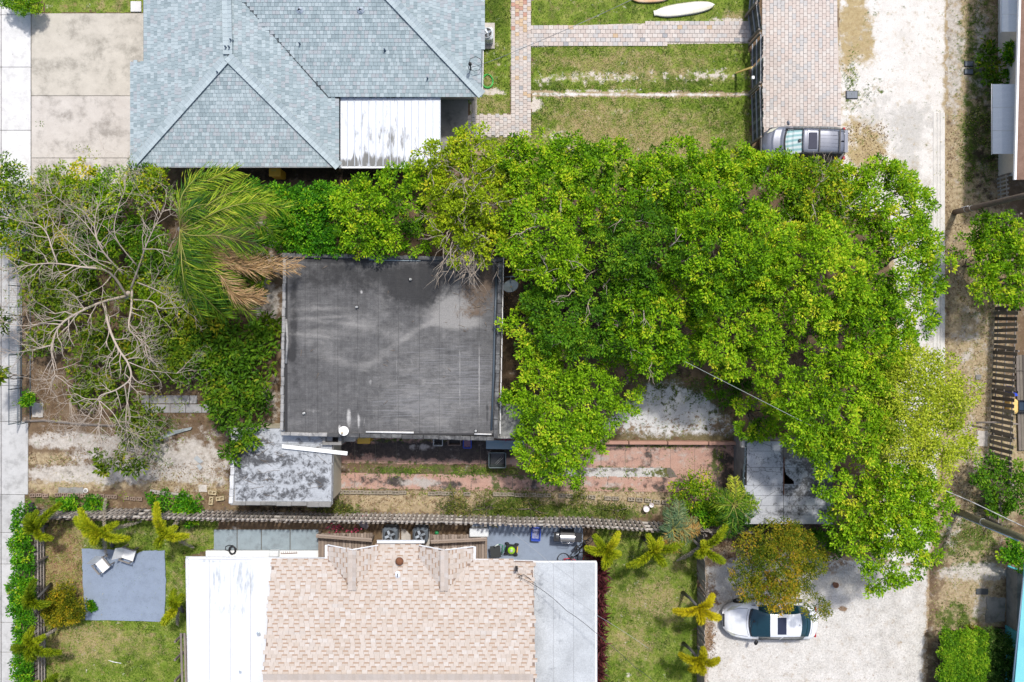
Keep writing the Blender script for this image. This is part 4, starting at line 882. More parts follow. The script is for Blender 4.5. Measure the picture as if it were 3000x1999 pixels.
b = MB(); b.slab(main[::-1] if plane_z(main)[0].dot((main[1] - main[0]).cross(main[4] - main[0])) < 0 else main, .12)
back = [W(772, 1984.5, rz), W(1568, 1984.5, rz), W(1560, 2330, 2.7), W(780, 2330, 2.7)]; b.slab(back[::-1], .12)
gables = []
for g in (g1, g2):
    F_ = W(*g['F'], gr); B_ = ow(*g['B']); B_.z = max(B_.z, gr - .02)
    Lf = W(*g['L'], gz); Rf = W(*g['R'], gz); Lb = ow(g['L'][0] + 2, 1644); Rb = ow(g['R'][0] - 2, 1644)
    Lb.z = Lf.z; Rb.z = Rf.z; B_.z = F_.z
    for pl in ([Lf, Lb, B_, F_], [F_, B_, Rb, Rf]): gables.append(pl); up = (Vector(pl[1]) - Vector(pl[0])).cross(Vector(pl[2]) - Vector(pl[0])).z > 0; b.slab(pl if up else pl[::-1], .1)
roof = b.build('roof', BU, lh)
pc = Pieces()
def pick_b(px, py):
    v = fbm(np.array([px]), np.array([py]), 70, 61)[0]; return random.choices(range(4), (5, 1.3, 6, 1.8 if v > .5 else .8))[0]
main_s = main
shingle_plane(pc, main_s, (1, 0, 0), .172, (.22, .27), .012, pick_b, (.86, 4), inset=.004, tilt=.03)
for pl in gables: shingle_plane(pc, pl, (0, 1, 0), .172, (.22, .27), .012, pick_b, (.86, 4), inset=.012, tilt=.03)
# main-slope tabs hidden below the gables are left out
def under_gable(c):
    k = S * H / (H - c.z); px = NX + c.x * k; py = NY - c.y * k
    for g in (g1, g2):
        for tri in ([(g['L'][0] + 6, 1640), g['B'], (g['R'][0] - 6, 1640)],):
            if inside(tri, np.array([px]), np.array([py]))[0]: return True
    return False
k_ = len(pc.items)
pc.items = [it for it in pc.items if not (abs(it[3][2][2]) > .9 and abs((it[3] @ Vector((1, 0, 0))).x) > .9 and under_gable(it[0]))]
pc.emit('shingle', BS, roof)
pc = Pieces()
for g, w in ((g1, .38), (g2, .38)): caps(pc, W(*g['F'], gr) + Vector((0, 0, .06)), ow(g['B'][0], g['B'][1] + 6) + Vector((0, 0, .07)), w, .21, (2, 2, 1, 0), ang=.3)
caps(pc, W(772, 1992, rz) + Vector((0, 0, .02)), W(1568, 1992, rz) + Vector((0, 0, .02)), .62, .165, (2, 0, 0, 2), ang=.22)
pc.emit('ridge_cap', BS, roof)
wallbox(lh, 801, 1692, 1548, 2280, 0, 2.35, WALLW, top=True); wallbox(lh, 570, 1690, 800, 2280, 0, 2.3, WALLW, top=True); wallbox(lh, 1549, 1706, 1728, 2280, 0, 2.3, WALLW, top=True)
for g in (g1, g2): b = MB(); p = W(g['L'][0] + 6, g['L'][1] + 84, gz); q = W(g['R'][0] - 6, g['R'][1] + 84, gz); f_ = W(g['F'][0], g['F'][1] + 84, gr); b.add([(p.x, p.y, 0), (q.x, q.y, 0), (q.x, q.y, gz - .1), (f_.x, f_.y, gr - .1), (p.x, p.y, gz - .1)], [(0, 1, 2, 3, 4)]); b.build('gable_wall', WALLW, lh)
WG = plain('white_gutter', (.76, .77, .78), .4)
def gutter(pts, z, w=.09, name='gutter', m=WG, h=.09):
    b = MB()
    for (ax, ay), (bx, by) in zip(pts, pts[1:]):
        p = W(ax, ay, z); q = W(bx, by, z); d = q - p; a = math.atan2(d.y, d.x); R = Matrix.Rotation(a, 3, 'Z'); sd = R @ Vector((0, 1, 0)); c = (p + q) / 2
        b.box(c + sd * (w / 2), (d.length + .02, .018, h), R); b.box(c - sd * (w / 2), (d.length + .02, .018, h), R); b.box(c - Vector((0, 0, h / 2)), (d.length + .02, w - .018, .018), R)
        n_ = int(d.length / .9)
        for k in range(1, n_): b.box(p + d * (k / n_) + Vector((0, 0, h * .4)), (.035, w, .012), R)
    return b.build(name, m, lh)
gutter([(545, 1634), (956, 1637)], ez - .04); gutter([(1390, 1641), (1566, 1646)], ez - .04, .1); gutter([(1105, 1587), (1243, 1587)], ez - .1, .12); gutter([(956, 1637), (956, 1598)], ez - .02, .1); gutter([(1390, 1641), (1391, 1603)], ez - .02, .1); gutter([(548, 1636), (556, 2100)], ez - .04, .1); gutter([(1746, 1648), (1746, 2100)], 2.5, .09)
for g in (g1, g2):
    b = MB()
    for s_ in ('L', 'R'):
        p = W(*g[s_], gz) + Vector((0, .03, .03)); q = W(*g['F'], gr) + Vector((0, .03, .05)); d = q - p; b.tube([p, q], .028, 4, smooth=False)
    b.build('bargeboard', WG, lh)
FLW = metal_panel('white_flat_roof', (.69, .70, .705), (.42, .45, .47), 1)
FG = dict(grime=[(640, 1690, 26, 50, .62), (705, 1700, 26, 80, .66), (640, 1790, 36, 40, .45), (735, 1705, 16, 60, .5), (600, 1760, 20, 60, .3), (690, 1790, 30, 20, .4), (690, 1900, 60, 60, .15), (600, 1644, 60, 5, .6)])
for i, (xa, xb) in enumerate(((555, 614), (614.7, 674), (674.7, 733), (733.7, 799))):
    xl = xb - (0 if i < 3 else 24)
    surface('side_roof', [(xa, 1640), (xb, 1640), (xb if i < 3 else 788, 1800), (xl, 2020), (xa, 2020)], ez - .02 + .004 * (i % 2), FLW, FG, .09, 0, parent=lh, kind='thing', hz=lambda x, y: np.clip((y - 1640) / 360, 0, 1) * .25)
FLG = mottle('grey_white_flat_roof', (.52, .545, .56), (.22, .235, .25), 0.0, 2.0)
rg = [(1565, 1621), (1622, 1680), (1681, 1744)]
for i, (xa, xb) in enumerate(((1565, 1621), (1621.6, 1680), (1680.6, 1744))):
    surface('side_roof', [(xa, 1648), (xb, 1648), (xb, 2020), (xa + (3 if i == 0 else 0), 2020)], 2.52 + .003 * (i % 2), FLG, dict(dirt=[(1590, 1740, 22, 60, .45), (1585, 1690, 14, 40, .3), (1630, 1790, 16, 20, .35), (1640, 1820, 14, 14, .2), (1700, 1850, 40, 120, -.2), (1590, 1850, 16, 60, .2)]), .08, 0, parent=lh, kind='thing')
a = W(1552, 2100, 2.5); c = W(1748, 1645, 2.5); MB().box(((a.x + c.x) / 2, (a.y + c.y) / 2, 2.42), (c.x - a.x, c.y - a.y, .14)).build('roof_deck', WG, lh)
a = W(552, 2100, 2.56); c = W(800, 1638, 2.56); MB().box(((a.x + c.x) / 2, (a.y + c.y) / 2, 2.46), (c.x - a.x, c.y - a.y, .16)).build('roof_deck', WG, lh)
c = W(1172, 1641, 2.62); b = MB(); b.lathe([(.1, -.1), (.1, .1), (.17, .14), (.2, .22), (.16, .3), (.04, .34)], c, 14); b.build('roof_vent', mat('rust', (.22, .09, .04)), lh)['label'] = 'rusty round roof vent'
rs = ground_mat('rust_stain', [(.50, .33, .16), (.55, .42, .28)], [], 3, .1)
c = W(1165, 1684, 2.85); b = MB(); b.bbox(c, (.24, .32, .16), .07); b.build('roof_vent', plain('white_vent', (.72, .74, .78), .4), lh)
for px, py in ((705, 1968), (758, 1857)): c = W(px, py, 2.75); MB().bbox(c, (.16, .2, .14), .03, Matrix.Rotation(.3, 3, 'Z')).build('roof_vent', VG, lh)
# cable bracket and wires on this roof
c = W(1513, 1662, 2.75); sm = thing('cable_mast', 'small black cable mast with coiled wires on the beige roof corner', 'mast', tuple(c)); MB().box(c + Vector((0, 0, .25)), (.12, .12, .5)).build('mast_box', BLACK, sm)
b = MB(); b.tube([W(x, y, z) for x, y, z in ((1513, 1668, 3.1), (1519, 1682, 2.95), (1530, 1690, 2.9), (1524, 1703, 2.85), (1526, 1712, 2.82), (1540, 1716, 2.85), (1560, 1726, 2.75), (1572, 1728, 2.72), (1570, 1712, 2.75), (1550, 1694, 2.9), (1534, 1683, 3.0), (1520, 1690, 2.95))], .012, 4); b.build('cable_loop', BLACK, sm)
gw = thing('garden_railing', 'weathered wooden railing along the white roof of the beige house', 'railing', tuple(W(535, 1930)))
OLDW = mat('weathered_wood', (.27, .23, .20), (.18, .155, .135), 5, 40, bump=.5, rnd=.15)
for x0 in (530, 541): p = W(x0, 1855, 1.1); q = W(x0 + 6, 2060, 1.1); d = q - p; MB().box((p + q) / 2, (d.length, .1, .05), Matrix.Rotation(math.atan2(d.y, d.x), 3, 'Z')).build('rail', OLDW, gw)
for yy in (1858, 1910, 1970): p = W(536, yy); MB().box((p.x, p.y, .52), (.09, .09, 1.04)).build('post', OLDW, gw)

# ---- house at the upper right edge
rh = thing('brown_roofed_house', 'cream house with brown roof edge and white awnings at the upper right', 'house', tuple(W(3060, 250)))
wallbox(rh, 2924, -220, 3300, 516, 0, 3.1, WALLW)
b = MB(); p = W(2977, 527, 3.3); q = W(2996, -220, 3.3); b.slab([p, W(3500, 527, 3.3) + Vector((0, 0, 1.2)), W(3500, -220, 3.3) + Vector((0, 0, 1.2)), q], .14); b.build('roof', mat('brown_roofing', (.17, .10, .07), (.24, .15, .11), 3), rh)
d = q - p; MB().box((p + q) / 2 + Vector((-.05, 0, -.03)), (d.length, .1, .12), Matrix.Rotation(math.atan2(d.y, d.x), 3, 'Z')).build('gutter', WG, rh)
AW = mat('awning_metal', (.74, .77, .80), (.66, .70, .74), 1.2, 20, rough=.35, stretch=(.3, 6, 1), bump=.1)
for y0, y1, x0, x1, n_ in ((-60, 94, 2934, 2992, 3), (247, 452, 2908, 2986, 3)):
    aw = []
    for k in range(n_):
        ya = y0 + (y1 - y0) * k / n_; yb = y0 + (y1 - y0) * (k + 1) / n_ - .8
        pts = []
        for (x, z) in ((x0, 1.75), (x0 + (x1 - x0) * .35, 2.05), (x0 + (x1 - x0) * .7, 2.25), (x1, 2.4)): pts.append((x, z))
        m_ = MB()
        for (xa, za), (xb, zb) in zip(pts, pts[1:]): m_.slab([W(xa, yb, za), W(xb, yb, zb), W(xb, ya, zb), W(xa, ya, za)], .02)
        m_.build('awning_panel', AW, rh)
    MB().tube([W(x0 - 3, y0 - 1, 1.74), W(x0 - 3, y1 + 2, 1.74)], .02, 5).build('awning_rail', WG, rh)
# ---- teal house at the lower right edge
th = thing('teal_house', 'house with turquoise wall and grey porch at the lower right edge', 'house', tuple(W(3040, 1850)))
TEAL = mat('teal_wall', (.12, .50, .55), (.09, .42, .50), .8, 30, rough=.6)
wallbox(th, 2944, 1832, 3300, 2300, 0, 2.6, TEAL); wallbox(th, 2948, 1662, 3300, 1831, 0, .9, CG, 'porch')
wallbox(th, 3000, 1650, 3300, 1661, 0, 2.6, TEAL)
p = W(3004, 1650, 2.75); q = W(2968, 2060, 2.75); b = MB(); b.slab([q, W(3500, 2060, 2.75), W(3500, 1650, 2.75), p], .1); b.build('roof', mat('teal_roof', (.20, .55, .58), (.16, .48, .53), 1.0), th)
b = MB(); b.tube([W(2999, 1690, 2.7), W(2960, 2060, 2.7)], .04, 5); b.build('gutter', plain('slate_gutter', (.14, .20, .27), .4), th)
b = MB(); b.tube([W(2952, 1658, 1.0), W(3010, 1680, 1.0)], .05, 5); b.build('trim', TEAL, th)
# ================================================================== VEHICLES
GLASS = plain('car_glass', (.010, .04, .055), .05, 0, .8); TYRE = plain('tyre_rubber', (.02, .02, .02), .8); RIM = plain('wheel_rim', (.45, .46, .48), .3, .8)
CHROME = plain('chrome', (.6, .6, .62), .15, 1.0); BLKP = plain('black_plastic', (.02, .02, .022), .45)
def car(name, label, cat, loc, rz, L, Wd, st, win, paint, glass_front, group=None, dark_sill=False):
    """st: (x 0..1 from the nose, top height, half top width, shoulder height, half width, underside); win: windscreen, rear glass and cabin ranges"""
    root = thing(name, label, cat, loc, group, rz)
    st = np.array(st, float); xs = np.unique(np.concatenate([np.linspace(0, 1, 61), st[:, 0], np.array([v for w in win for v in w])]))
    col = [np.interp(xs, st[:, 0], st[:, i]) for i in range(1, 6)]
    for k in range(2):
        for i in range(5): c = col[i].copy(); c[1:-1] = .25 * col[i][:-2] + .5 * col[i][1:-1] + .25 * col[i][2:]; col[i] = c
    rings = []
    for i, x in enumerate(xs):
        zc, wt, zs, w, zb = [c[i] for c in col]; h = Wd / 2; wt *= h; w *= h; ws = max(w * .95, wt)
        half = [(0, zc), (wt * .35, zc - .004), (wt * .7, zc - .014), (wt * .9, zc - .03), (wt, zc - .065 if zc - zs > .2 else zc - .03), (wt + (ws - wt) * .35, zs + (zc - .06 - zs) * .66 if zc - zs > .2 else zs + (zc - zs) * .4), (ws, zs + .01), (w, zs - .08), (w, zs * .5 + zb * .5), (w * .97, zb)]
        bw = .30 * max(0, 1 - x / .5) ** .8 - .26 * max(0, (x - .55) / .45) ** .8; X_ = lambda a: (x - .5) * L + bw * (a / h) ** 2
        rings.append([(X_(a), -a, b) for a, b in half[::-1]] + [(X_(a), a, b) for a, b in half[1:]])
    m = len(rings[0]); V = [v for r in rings for v in r]; parts = {'body': [], 'windshield': [], 'rear_window': [], 'side_window': [], 'side_window ': []}
    mid = m // 2
    for i in range(len(xs) - 1):
        xc = (xs[i] + xs[i + 1]) / 2
        for k in range(m - 1):
            dk = abs(k + .5 - mid); w_ = 'body'
            if win[0][0] < xc < win[0][1] and dk < 4: w_ = 'windshield'
            elif win[1][0] < xc < win[1][1] and dk < 4: w_ = 'rear_window'
            elif win[2][0] < xc < win[2][1] and 4 < dk < 6 and abs(xc - win[3][0]) > .008: w_ = 'side_window' if k < mid else 'side_window '
            parts[w_].append((i * m + k, (i + 1) * m + k, (i + 1) * m + k + 1, i * m + k + 1))
    parts['body'].append(tuple(range(m))[::-1]); parts['body'].append(tuple((len(xs) - 1) * m + k for k in range(m)))
    def sub(fs):
        used = sorted({i for f in fs for i in f}); mp = {u: j for j, u in enumerate(used)}; b = MB(); b.add([V[u] for u in used], [tuple(mp[i] for i in f)[::-1] for f in fs], True); return b
    for nm, fs in parts.items():
        b = sub(fs)
        if nm == 'body':
            for j in (-1, -2): b.sm[j] = False
        b.build(nm.strip(), paint if nm == 'body' else glass_front if nm == 'windshield' else GLASS, root, True)
    for sx in (-.30, .30):
        for sy in (-1, 1):
            R = Matrix.Rotation(sy * -PI / 2, 3, 'X'); c = (sx * L, sy * (Wd / 2 - .1), .33)
            MBt = MB(); MBt.lathe([(.2, -.1), (.31, -.1), (.33, -.07), (.33, .07), (.31, .105), (.2, .11)], c, 18, R); wl_ = MBt.build('wheel', TYRE, root, True)
            b = MB(); b.lathe([(.2, .09), (.17, .115), (.03, .12)], c, 10, R); b.build('rim', RIM, wl_, True)
    return root
def zat(st, x, i=1): st = np.array(st); return float(np.interp(x, st[:, 0], st[:, i]))
WHITEP = plain('white_car_paint', (.78, .79, .80), .25, 0, .5, 1.0); SILV = plain('grey_car_paint', (.17, .185, .225), .28, .4, .5, 1.0)
SED = [(0, .5, .4, .46, .48, .3), (.012, .60, .52, .56, .64, .26), (.04, .70, .64, .64, .82, .24), (.1, .80, .76, .74, .95, .24), (.2, .88, .80, .80, 1, .24), (.262, .94, .80, .86, 1, .24), (.30, 1.02, .78, .88, 1, .24), (.45, 1.40, .64, .92, 1, .24), (.52, 1.44, .63, .93, 1, .24), (.70, 1.43, .62, .95, 1, .24), (.775, 1.37, .64, .96, 1, .24), (.90, 1.06, .74, .97, .97, .24), (.93, 1.03, .76, .96, .95, .26), (.975, 1.0, .74, .92, .88, .3), (.992, .93, .68, .85, .82, .3), (1, .78, .62, .7, .78, .34)]
c = W(2253, 1812, .0); LS = 4.78
SC_ = W(2257, 1822, .75); sed = car('parked_car', 'white sedan parked on pale gravel partly under the orange leaved tree', 'car', (SC_.x, SC_.y + .03, 0), 0.0, LS, 1.8, SED, [(.27, .455), (.79, .905), (.34, .86), (.585,)], WHITEP, GLASS)
def cbox(root, nm, x, y, z, d, m, R=None, bev=.015): return MB().bbox((x, y, z), d, bev, R).build(nm, m, root, True)
X = lambda f, L=LS: (f - .5) * L
cbox(sed, 'sunroof', X(.575), 0, 1.445, (.44, .84, .02), plain('sunroof_glass', (.03, .035, .06), .08))
b = MB(); b.tube([(X(.262) + .13 * (y / .72) ** 2 + .0, y, .962) for y in np.linspace(-.68, .68, 9)], .035, 5); b.build('cowl', BLKP, sed, True)
SEAM = plain('panel_seam', (.12, .12, .125), .5)
b = MB(); b.tube([(X(.235) + .14 * (y / .72) ** 2, y, .925 - .02 * abs(y)) for y in np.linspace(-.66, .66, 9)], .007, 4); b.tube([(X(.92) - .12 * (y / .7) ** 2, y, 1.052) for y in np.linspace(-.6, .6, 9)], .007, 4)
for s in (-1, 1): b.tube([(X(.10), s * .60, .80), (X(.17), s * .68, .855), (X(.25), s * .70, .925)], .007, 4)
tag(b.build('panel_seam', SEAM, sed, True), kind='stuff')
for s in (-1, 1):
    cbox(sed, 'mirror', X(.335), s * 1.0, .98, (.16, .24, .14), BLKP if s < 0 else WHITEP, Matrix.Rotation(s * .5, 3, 'Z'), .05)
    b = MB(); b.slab([Vector(p) for p in ((X(.045), s * .50, .715), (X(.10), s * .74, .70), (X(.19), s * .83, .795), (X(.09), s * .58, .79))][::(1 if s < 0 else -1)], .05); b.build('headlight', plain('headlight_glass', (.55, .55, .45), .15), sed, True)
    b = MB(); b.box((X(.962), s * .6, .86), (.08, .3, .12)); b.build('tail_light', plain('tail_light', (.35, .02, .02), .25), sed, True)
    b = MB(); b.tube([(X(.36), s * .775, 1.11), (X(.46), s * .60, 1.40)], .014, 4); b.build('trim', BLKP, sed, True)
    b = MB(); b.tube([(X(.29), s * .86, .925), (X(.6), s * .87, .955), (X(.9), s * .86, .975)], .012, 4); b.build('trim', BLKP, sed, True)
b = MB(); b.box((X(.014), 0, .60), (.08, .62, .10)); b.build('grille', BLKP, sed, True)
for y0 in (-.45, .15): b = MB(); b.tube([(X(.275), y0, .985), (X(.295), y0 + .55, 1.035)], .011, 4); b.build('wiper', BLKP, sed, True)
b = MB(); b.lathe([(.05, 0), (.05, .015)], (X(.31), .1, 1.055), 10); b.build('sensor_disc', BLKP, sed, True)
b = MB(); b.lathe([(.02, 0), (.01, .09)], (X(.76), .05, 1.40), 6); b.build('aerial', BLKP, sed, True)
b = MB(); b.box((X(1.0) - .01, 0, .66), (.04, .5, .14)); b.build('number_plate', plain('plate_white', (.6, .6, .55), .5), sed, True)

SUV = [(0, .62, .4, .56, .52, .32), (.012, .78, .52, .70, .66, .28), (.05, .90, .64, .82, .85, .27), (.12, 1.0, .76, .92, .97, .27), (.22, 1.08, .80, .98, 1, .27), (.25, 1.12, .80, 1.0, 1, .27), (.28, 1.2, .79, 1.02, 1, .27), (.43, 1.62, .70, 1.06, 1, .27), (.48, 1.67, .70, 1.08, 1, .27), (.75, 1.68, .68, 1.1, 1, .27), (.90, 1.64, .66, 1.12, .98, .27), (.95, 1.58, .66, 1.12, .96, .28), (.985, 1.2, .72, 1.1, .92, .3), (1, 1.0, .72, .95, .86, .36)]
shade = NT('sunshade_glass', .12, .7); f = shade.new('ShaderNodeTexWave'); f.bands_direction = 'Y'; f.inputs['Scale'].default_value = 1.35; f.inputs['Distortion'].default_value = 1.2; shade.l.new(shade.pos, f.inputs['Vector']); SHADE = shade.done(shade.ramp(f.outputs[0], [(.2, (.30, .50, .50)), (.5, (.50, .66, .65)), (.8, (.66, .74, .73))]))
LV = 4.25; SC_ = W(2361, 417, 1.2); suv = car('parked_car', 'silver grey compact SUV with roof rails parked by the paver driveway under tree edge', 'car', (SC_.x, SC_.y - .02, 0), math.radians(-1.0), LV, 1.76, SUV, [(.262, .425), (.95, .985), (.33, .93), (.60,)], SILV, SHADE)
X = lambda f: (f - .5) * LV
cbox(suv, 'sunroof', X(.54), 0, 1.685, (.42, .80, .02), plain('sunroof_glass', (.03, .035, .06), .08))
b = MB(); b.tube([(X(.254) + .14 * (y / .7) ** 2, y, 1.145) for y in np.linspace(-.66, .66, 9)], .045, 5); b.build('windshield_surround', BLKP, suv, True)
for s in (-1, 1):
    b = MB(); b.tube([(X(.44), s * .60, 1.65), (X(.47), s * .60, 1.72), (X(.88), s * .565, 1.715), (X(.92), s * .56, 1.64)], .022, 6); b.build('roof_rail', BLKP, suv, True)
    cbox(suv, 'mirror', X(.30), s * 1.0, 1.1, (.13, .22, .16), SILV, Matrix.Rotation(s * .35, 3, 'Z'), .05)
    b = MB(); b.tube([(X(.262), s * .67, 1.16), (X(.43), s * .59, 1.605)], .03, 5); b.build('pillar', BLKP, suv, True)
    b = MB(); b.slab([Vector(p) for p in ((X(.06), s * .50, .88), (X(.11), s * .72, .86), (X(.19), s * .80, .99), (X(.12), s * .58, .97))][::(1 if s < 0 else -1)], .05); b.build('headlight', plain('headlight_glass', (.55, .55, .45)), suv, True)
    b = MB(); b.box((X(.955), s * .72, 1.0), (.1, .18, .3)); b.build('tail_light', plain('tail_light', (.35, .02, .02)), suv, True)
    b = MB(); b.box((0, s * .875, .42), (LV * .72, .03, .22)); b.build('sill', BLKP, suv, True)
b = MB(); b.tube([(X(.425) + .03 * (y / .6) ** 2, y, 1.63) for y in np.linspace(-.58, .58, 7)], .03, 5); b.build('windshield_surround', BLKP, suv, True)
b = MB(); b.bbox((X(.40), .02, 1.56), (.14, .16, .05), .02); b.build('sensor_pod', BLKP, suv, True)
for f_ in (.615, .85): b = MB(); b.box((X(f_), 0, 1.725), (.06, 1.14, .025)); b.build('crossbar', BLKP, suv, True)
for y0 in (-.28, -.1, .1, .28): b = MB(); b.box((X(.73), y0, 1.68), (LV * .2, .012, .012)); b.build('roof_ridge', SILV, suv, True)
b = MB(); b.bbox((X(.89), .0, 1.67), (.16, .05, .06), .02); b.build('aerial', BLKP, suv, True)
b = MB(); b.box((X(.006), 0, .72), (.06, .8, .14)); b.build('grille', BLKP, suv, True)
b = MB(); b.box((X(.93), 0, 1.64), (.16, 1.1, .03)); b.build('spoiler', SILV, suv, True)

# ================================================================== FENCES
PKT = [mat('picket_%d' % i, c, sc(c, .8), 5, 40, rnd=.15, bump=.4) for i, c in enumerate(((.30, .255, .22), (.37, .325, .285), (.23, .20, .175), (.43, .385, .34)))]
def picket_fence(label, line, h, step, pw, both=False, name='picket_fence', rails=3, mats=PKT, raildepth=.045, lean=.02, post=2.4, th_=.02, side=1, railm=None, wts=(4, 3, 2, 1)):
    pts = [W(*p) for p in line]; root = thing(name, label, 'fence', tuple(pts[0])); pc = Pieces(); railm = railm or PKT[1]
    for a, b in zip(pts, pts[1:]):
        d = b - a; L = d.length; d.normalize(); R = Matrix.Rotation(math.atan2(d.y, d.x), 3, 'Z'); sd = R @ Vector((0, side, 0))
        n = max(1, int(L / step)); 
        for k in range(n):
            for s in ((1, -1) if both else (1,)):
                u = (k + .5 + (0 if s > 0 else .5)) * L / n
                if u > L: continue
                hh = h + random.gauss(0, .035)
                if random.random() < .03: continue
                c = a + d * u + sd * s * (raildepth * .5 + th_ * .6) + Vector((0, 0, hh / 2 + .03))
                pc.add(c, (pw, th_, round(hh * 25) / 25), random.choices(range(4), wts)[0], R @ Matrix.Rotation(random.gauss(0, lean), 3, 'Y') @ Matrix.Rotation(random.gauss(0, lean * .6), 3, 'X'))
        for r in range(rails):
            z = .25 + (h - .45) * r / max(1, rails - 1)
            MB().box((a + b) / 2 + Vector((0, 0, z)), (L, raildepth - .006, .05), R).build('rail', railm, root)
        np_ = max(1, round(L / post))
        for k in range(np_ + 1):
            MB().box(a + d * (L * k / np_) - sd * (.085 if not both else 0) + Vector((0, 0, h * .5)), (.09, .09 if not both else .03, h + .04), R).build('post', PKT[2], root)
    pc.emit('picket', mats, root); return root
picket_fence('long weathered shadowbox picket fence north of the beige house', [(128, 1494), (420, 1492), (700, 1499), (1000, 1504), (1300, 1508), (1480, 1512)], 1.75, .235, .125, True, raildepth=.10, railm=mat('sunlit_rail', (.46, .43, .39), (.38, .35, .31), 5, 30))  # rail colour made paler to carry the sunlit tops
picket_fence('weathered shadowbox picket fence beside the blue grey terrace and palms', [(1482, 1514), (1700, 1517), (1935, 1531)], 1.75, .235, .125, True, raildepth=.10, railm=mat('sunlit_rail', (.46, .43, .39), (.38, .35, .31), 5, 30))  # same rails, sun on their tops put into the paler colour
picket_fence('weathered picket fence between hedge and front garden', [(134, 1500), (136, 1760), (139, 2060)], .95, .225, .15, False, raildepth=.06, side=-1)
picket_fence('grey picket fence between the palm lawn and gravel yard', [(2040, 1545), (2046, 1700)], 1.7, .17, .145, side=-1)
picket_fence('lower grey picket fence beside the yellow palms and gravel', [(2046, 1720), (2044, 2060)], 1.5, .17, .145, side=-1)
picket_fence('dark brown picket fence running behind the orange leaved tree', [(1937, 1533), (2190, 1542)], 1.6, .2, .15)
DRKP = [mat('dark_picket_%d' % i, c, sc(c, .75), 5, 40, rnd=.2, bump=.4) for i, c in enumerate(((.17, .145, .12), (.22, .19, .15), (.12, .10, .085), (.27, .235, .19)))]
picket_fence('dark slatted picket fence along the lane verge at the right', [(2920, 640), (2917, 910), (2908, 1140), (2897, 1400)], 1.85, .275, .185, False, 'slatted_fence', 3, DRKP, .05, .025, side=-1, railm=PKT[2])
picket_fence('short pale slatted gate below the cream wall at the right edge', [(2921, 520), (2924, 590)], .95, .18, .09, False, 'slatted_gate', 2, [mat('pale_slat', (.34, .33, .31), (.27, .26, .25), 4)] * 4, .04, .03, side=-1)
picket_fence('low dark broken fence behind the shrubs near the utility pole', [(2893, 1430), (2890, 1530)], 1.2, .3, .15, False, 'slatted_fence', 2, DRKP, .05, .08, side=-1)
# driveway fence with boards and rails
db = [mat('grey_green_board_%d' % i, c, sc(c, .7), 4, 40, rnd=.2) for i, c in enumerate(((.10, .105, .10), (.075, .08, .078), (.14, .155, .15), (.20, .24, .22)))]
RAILG = mat('grey_rail', (.32, .34, .36), (.24, .25, .27), 4, 30, rnd=.1)
for lb, line in (('dark boarded fence section with pale rails at the top of the driveway', [(2198, -60), (2190, 46)]), ('dark boarded gate panel with pale rails where the cross path ends', [(2188, 50), (2197, 122)]), ('dark boarded fence section with a leaning yellow plank', [(2200, 134), (2200, 272)]), ('dark boarded fence section with greenish boards beside the silver car', [(2198, 282), (2202, 424)])):
    f = picket_fence(lb, line, 1.8, .15, .142, False, 'board_fence', 3, db, .06, .01, post=2.6, side=1, railm=RAILG, wts=(4, 4, 2, 1.5))
pl = thing('yellow_plank', 'yellow wooden plank leaning against the dark boarded fence', 'plank', tuple(W(2160, 215)))
p = W(2156, 214, .05); q = W(2203, 198, 1.72); d = q - p; b = MB(); b.box((p + q) / 2, (d.length, .14, .04), d.to_track_quat('X', 'Z').to_matrix()); b.build('board', plain('yellow_board', (.55, .40, .13), .6), pl)
tag(MB().bbox(W(2206, 228, 1.62), (.14, .16, .12), .02).build('light_fitting', plain('white_plastic', (.7, .7, .7), .4)), 'small white light fitting fixed on the dark boarded fence', 'light')
# steel fence at the pavement
cf = thing('steel_fence', 'low thin steel fence between pavement and the leafless tree', 'fence', tuple(W(62, 1235)))
STEEL = plain('grey_steel', (.22, .26, .28), .4, .6)
for x, (y0, y1) in ((64, (740, 1236)), (90, (900, 1236))):
    for z in (.05, 1.1): MB().tube([W(x, y0, 0) + Vector((0, 0, z)), W(x, y1, 0) + Vector((0, 0, z))], .022, 6).build('rail', STEEL, cf)
    for k in range(6): p = W(x, y0 + (y1 - y0) * k / 5); MB().tube([p, p + Vector((0, 0, 1.15))], .028, 6).build('post', STEEL, cf)
    b = MB(); n_ = int((y1 - y0) / S / .12)
    for k in range(n_): p = W(x, y0 + (y1 - y0) * (k + .5) / n_); b.tube([p + Vector((0, 0, .05)), p + Vector((0, 0, 1.1))], .006, 3)
    b.build('wire', STEEL, cf)
wb = thing('grey_timber_rail', 'long grey timber lying along the edge of the tree garden', 'timber', tuple(W(100, 1238)))
MB().tube([W(72, 1234, .08), W(130, 1232, .08), W(240, 1243, .08), W(420, 1252, .08)], .055, 4, smooth=False).build('timber', OLDW, wb)

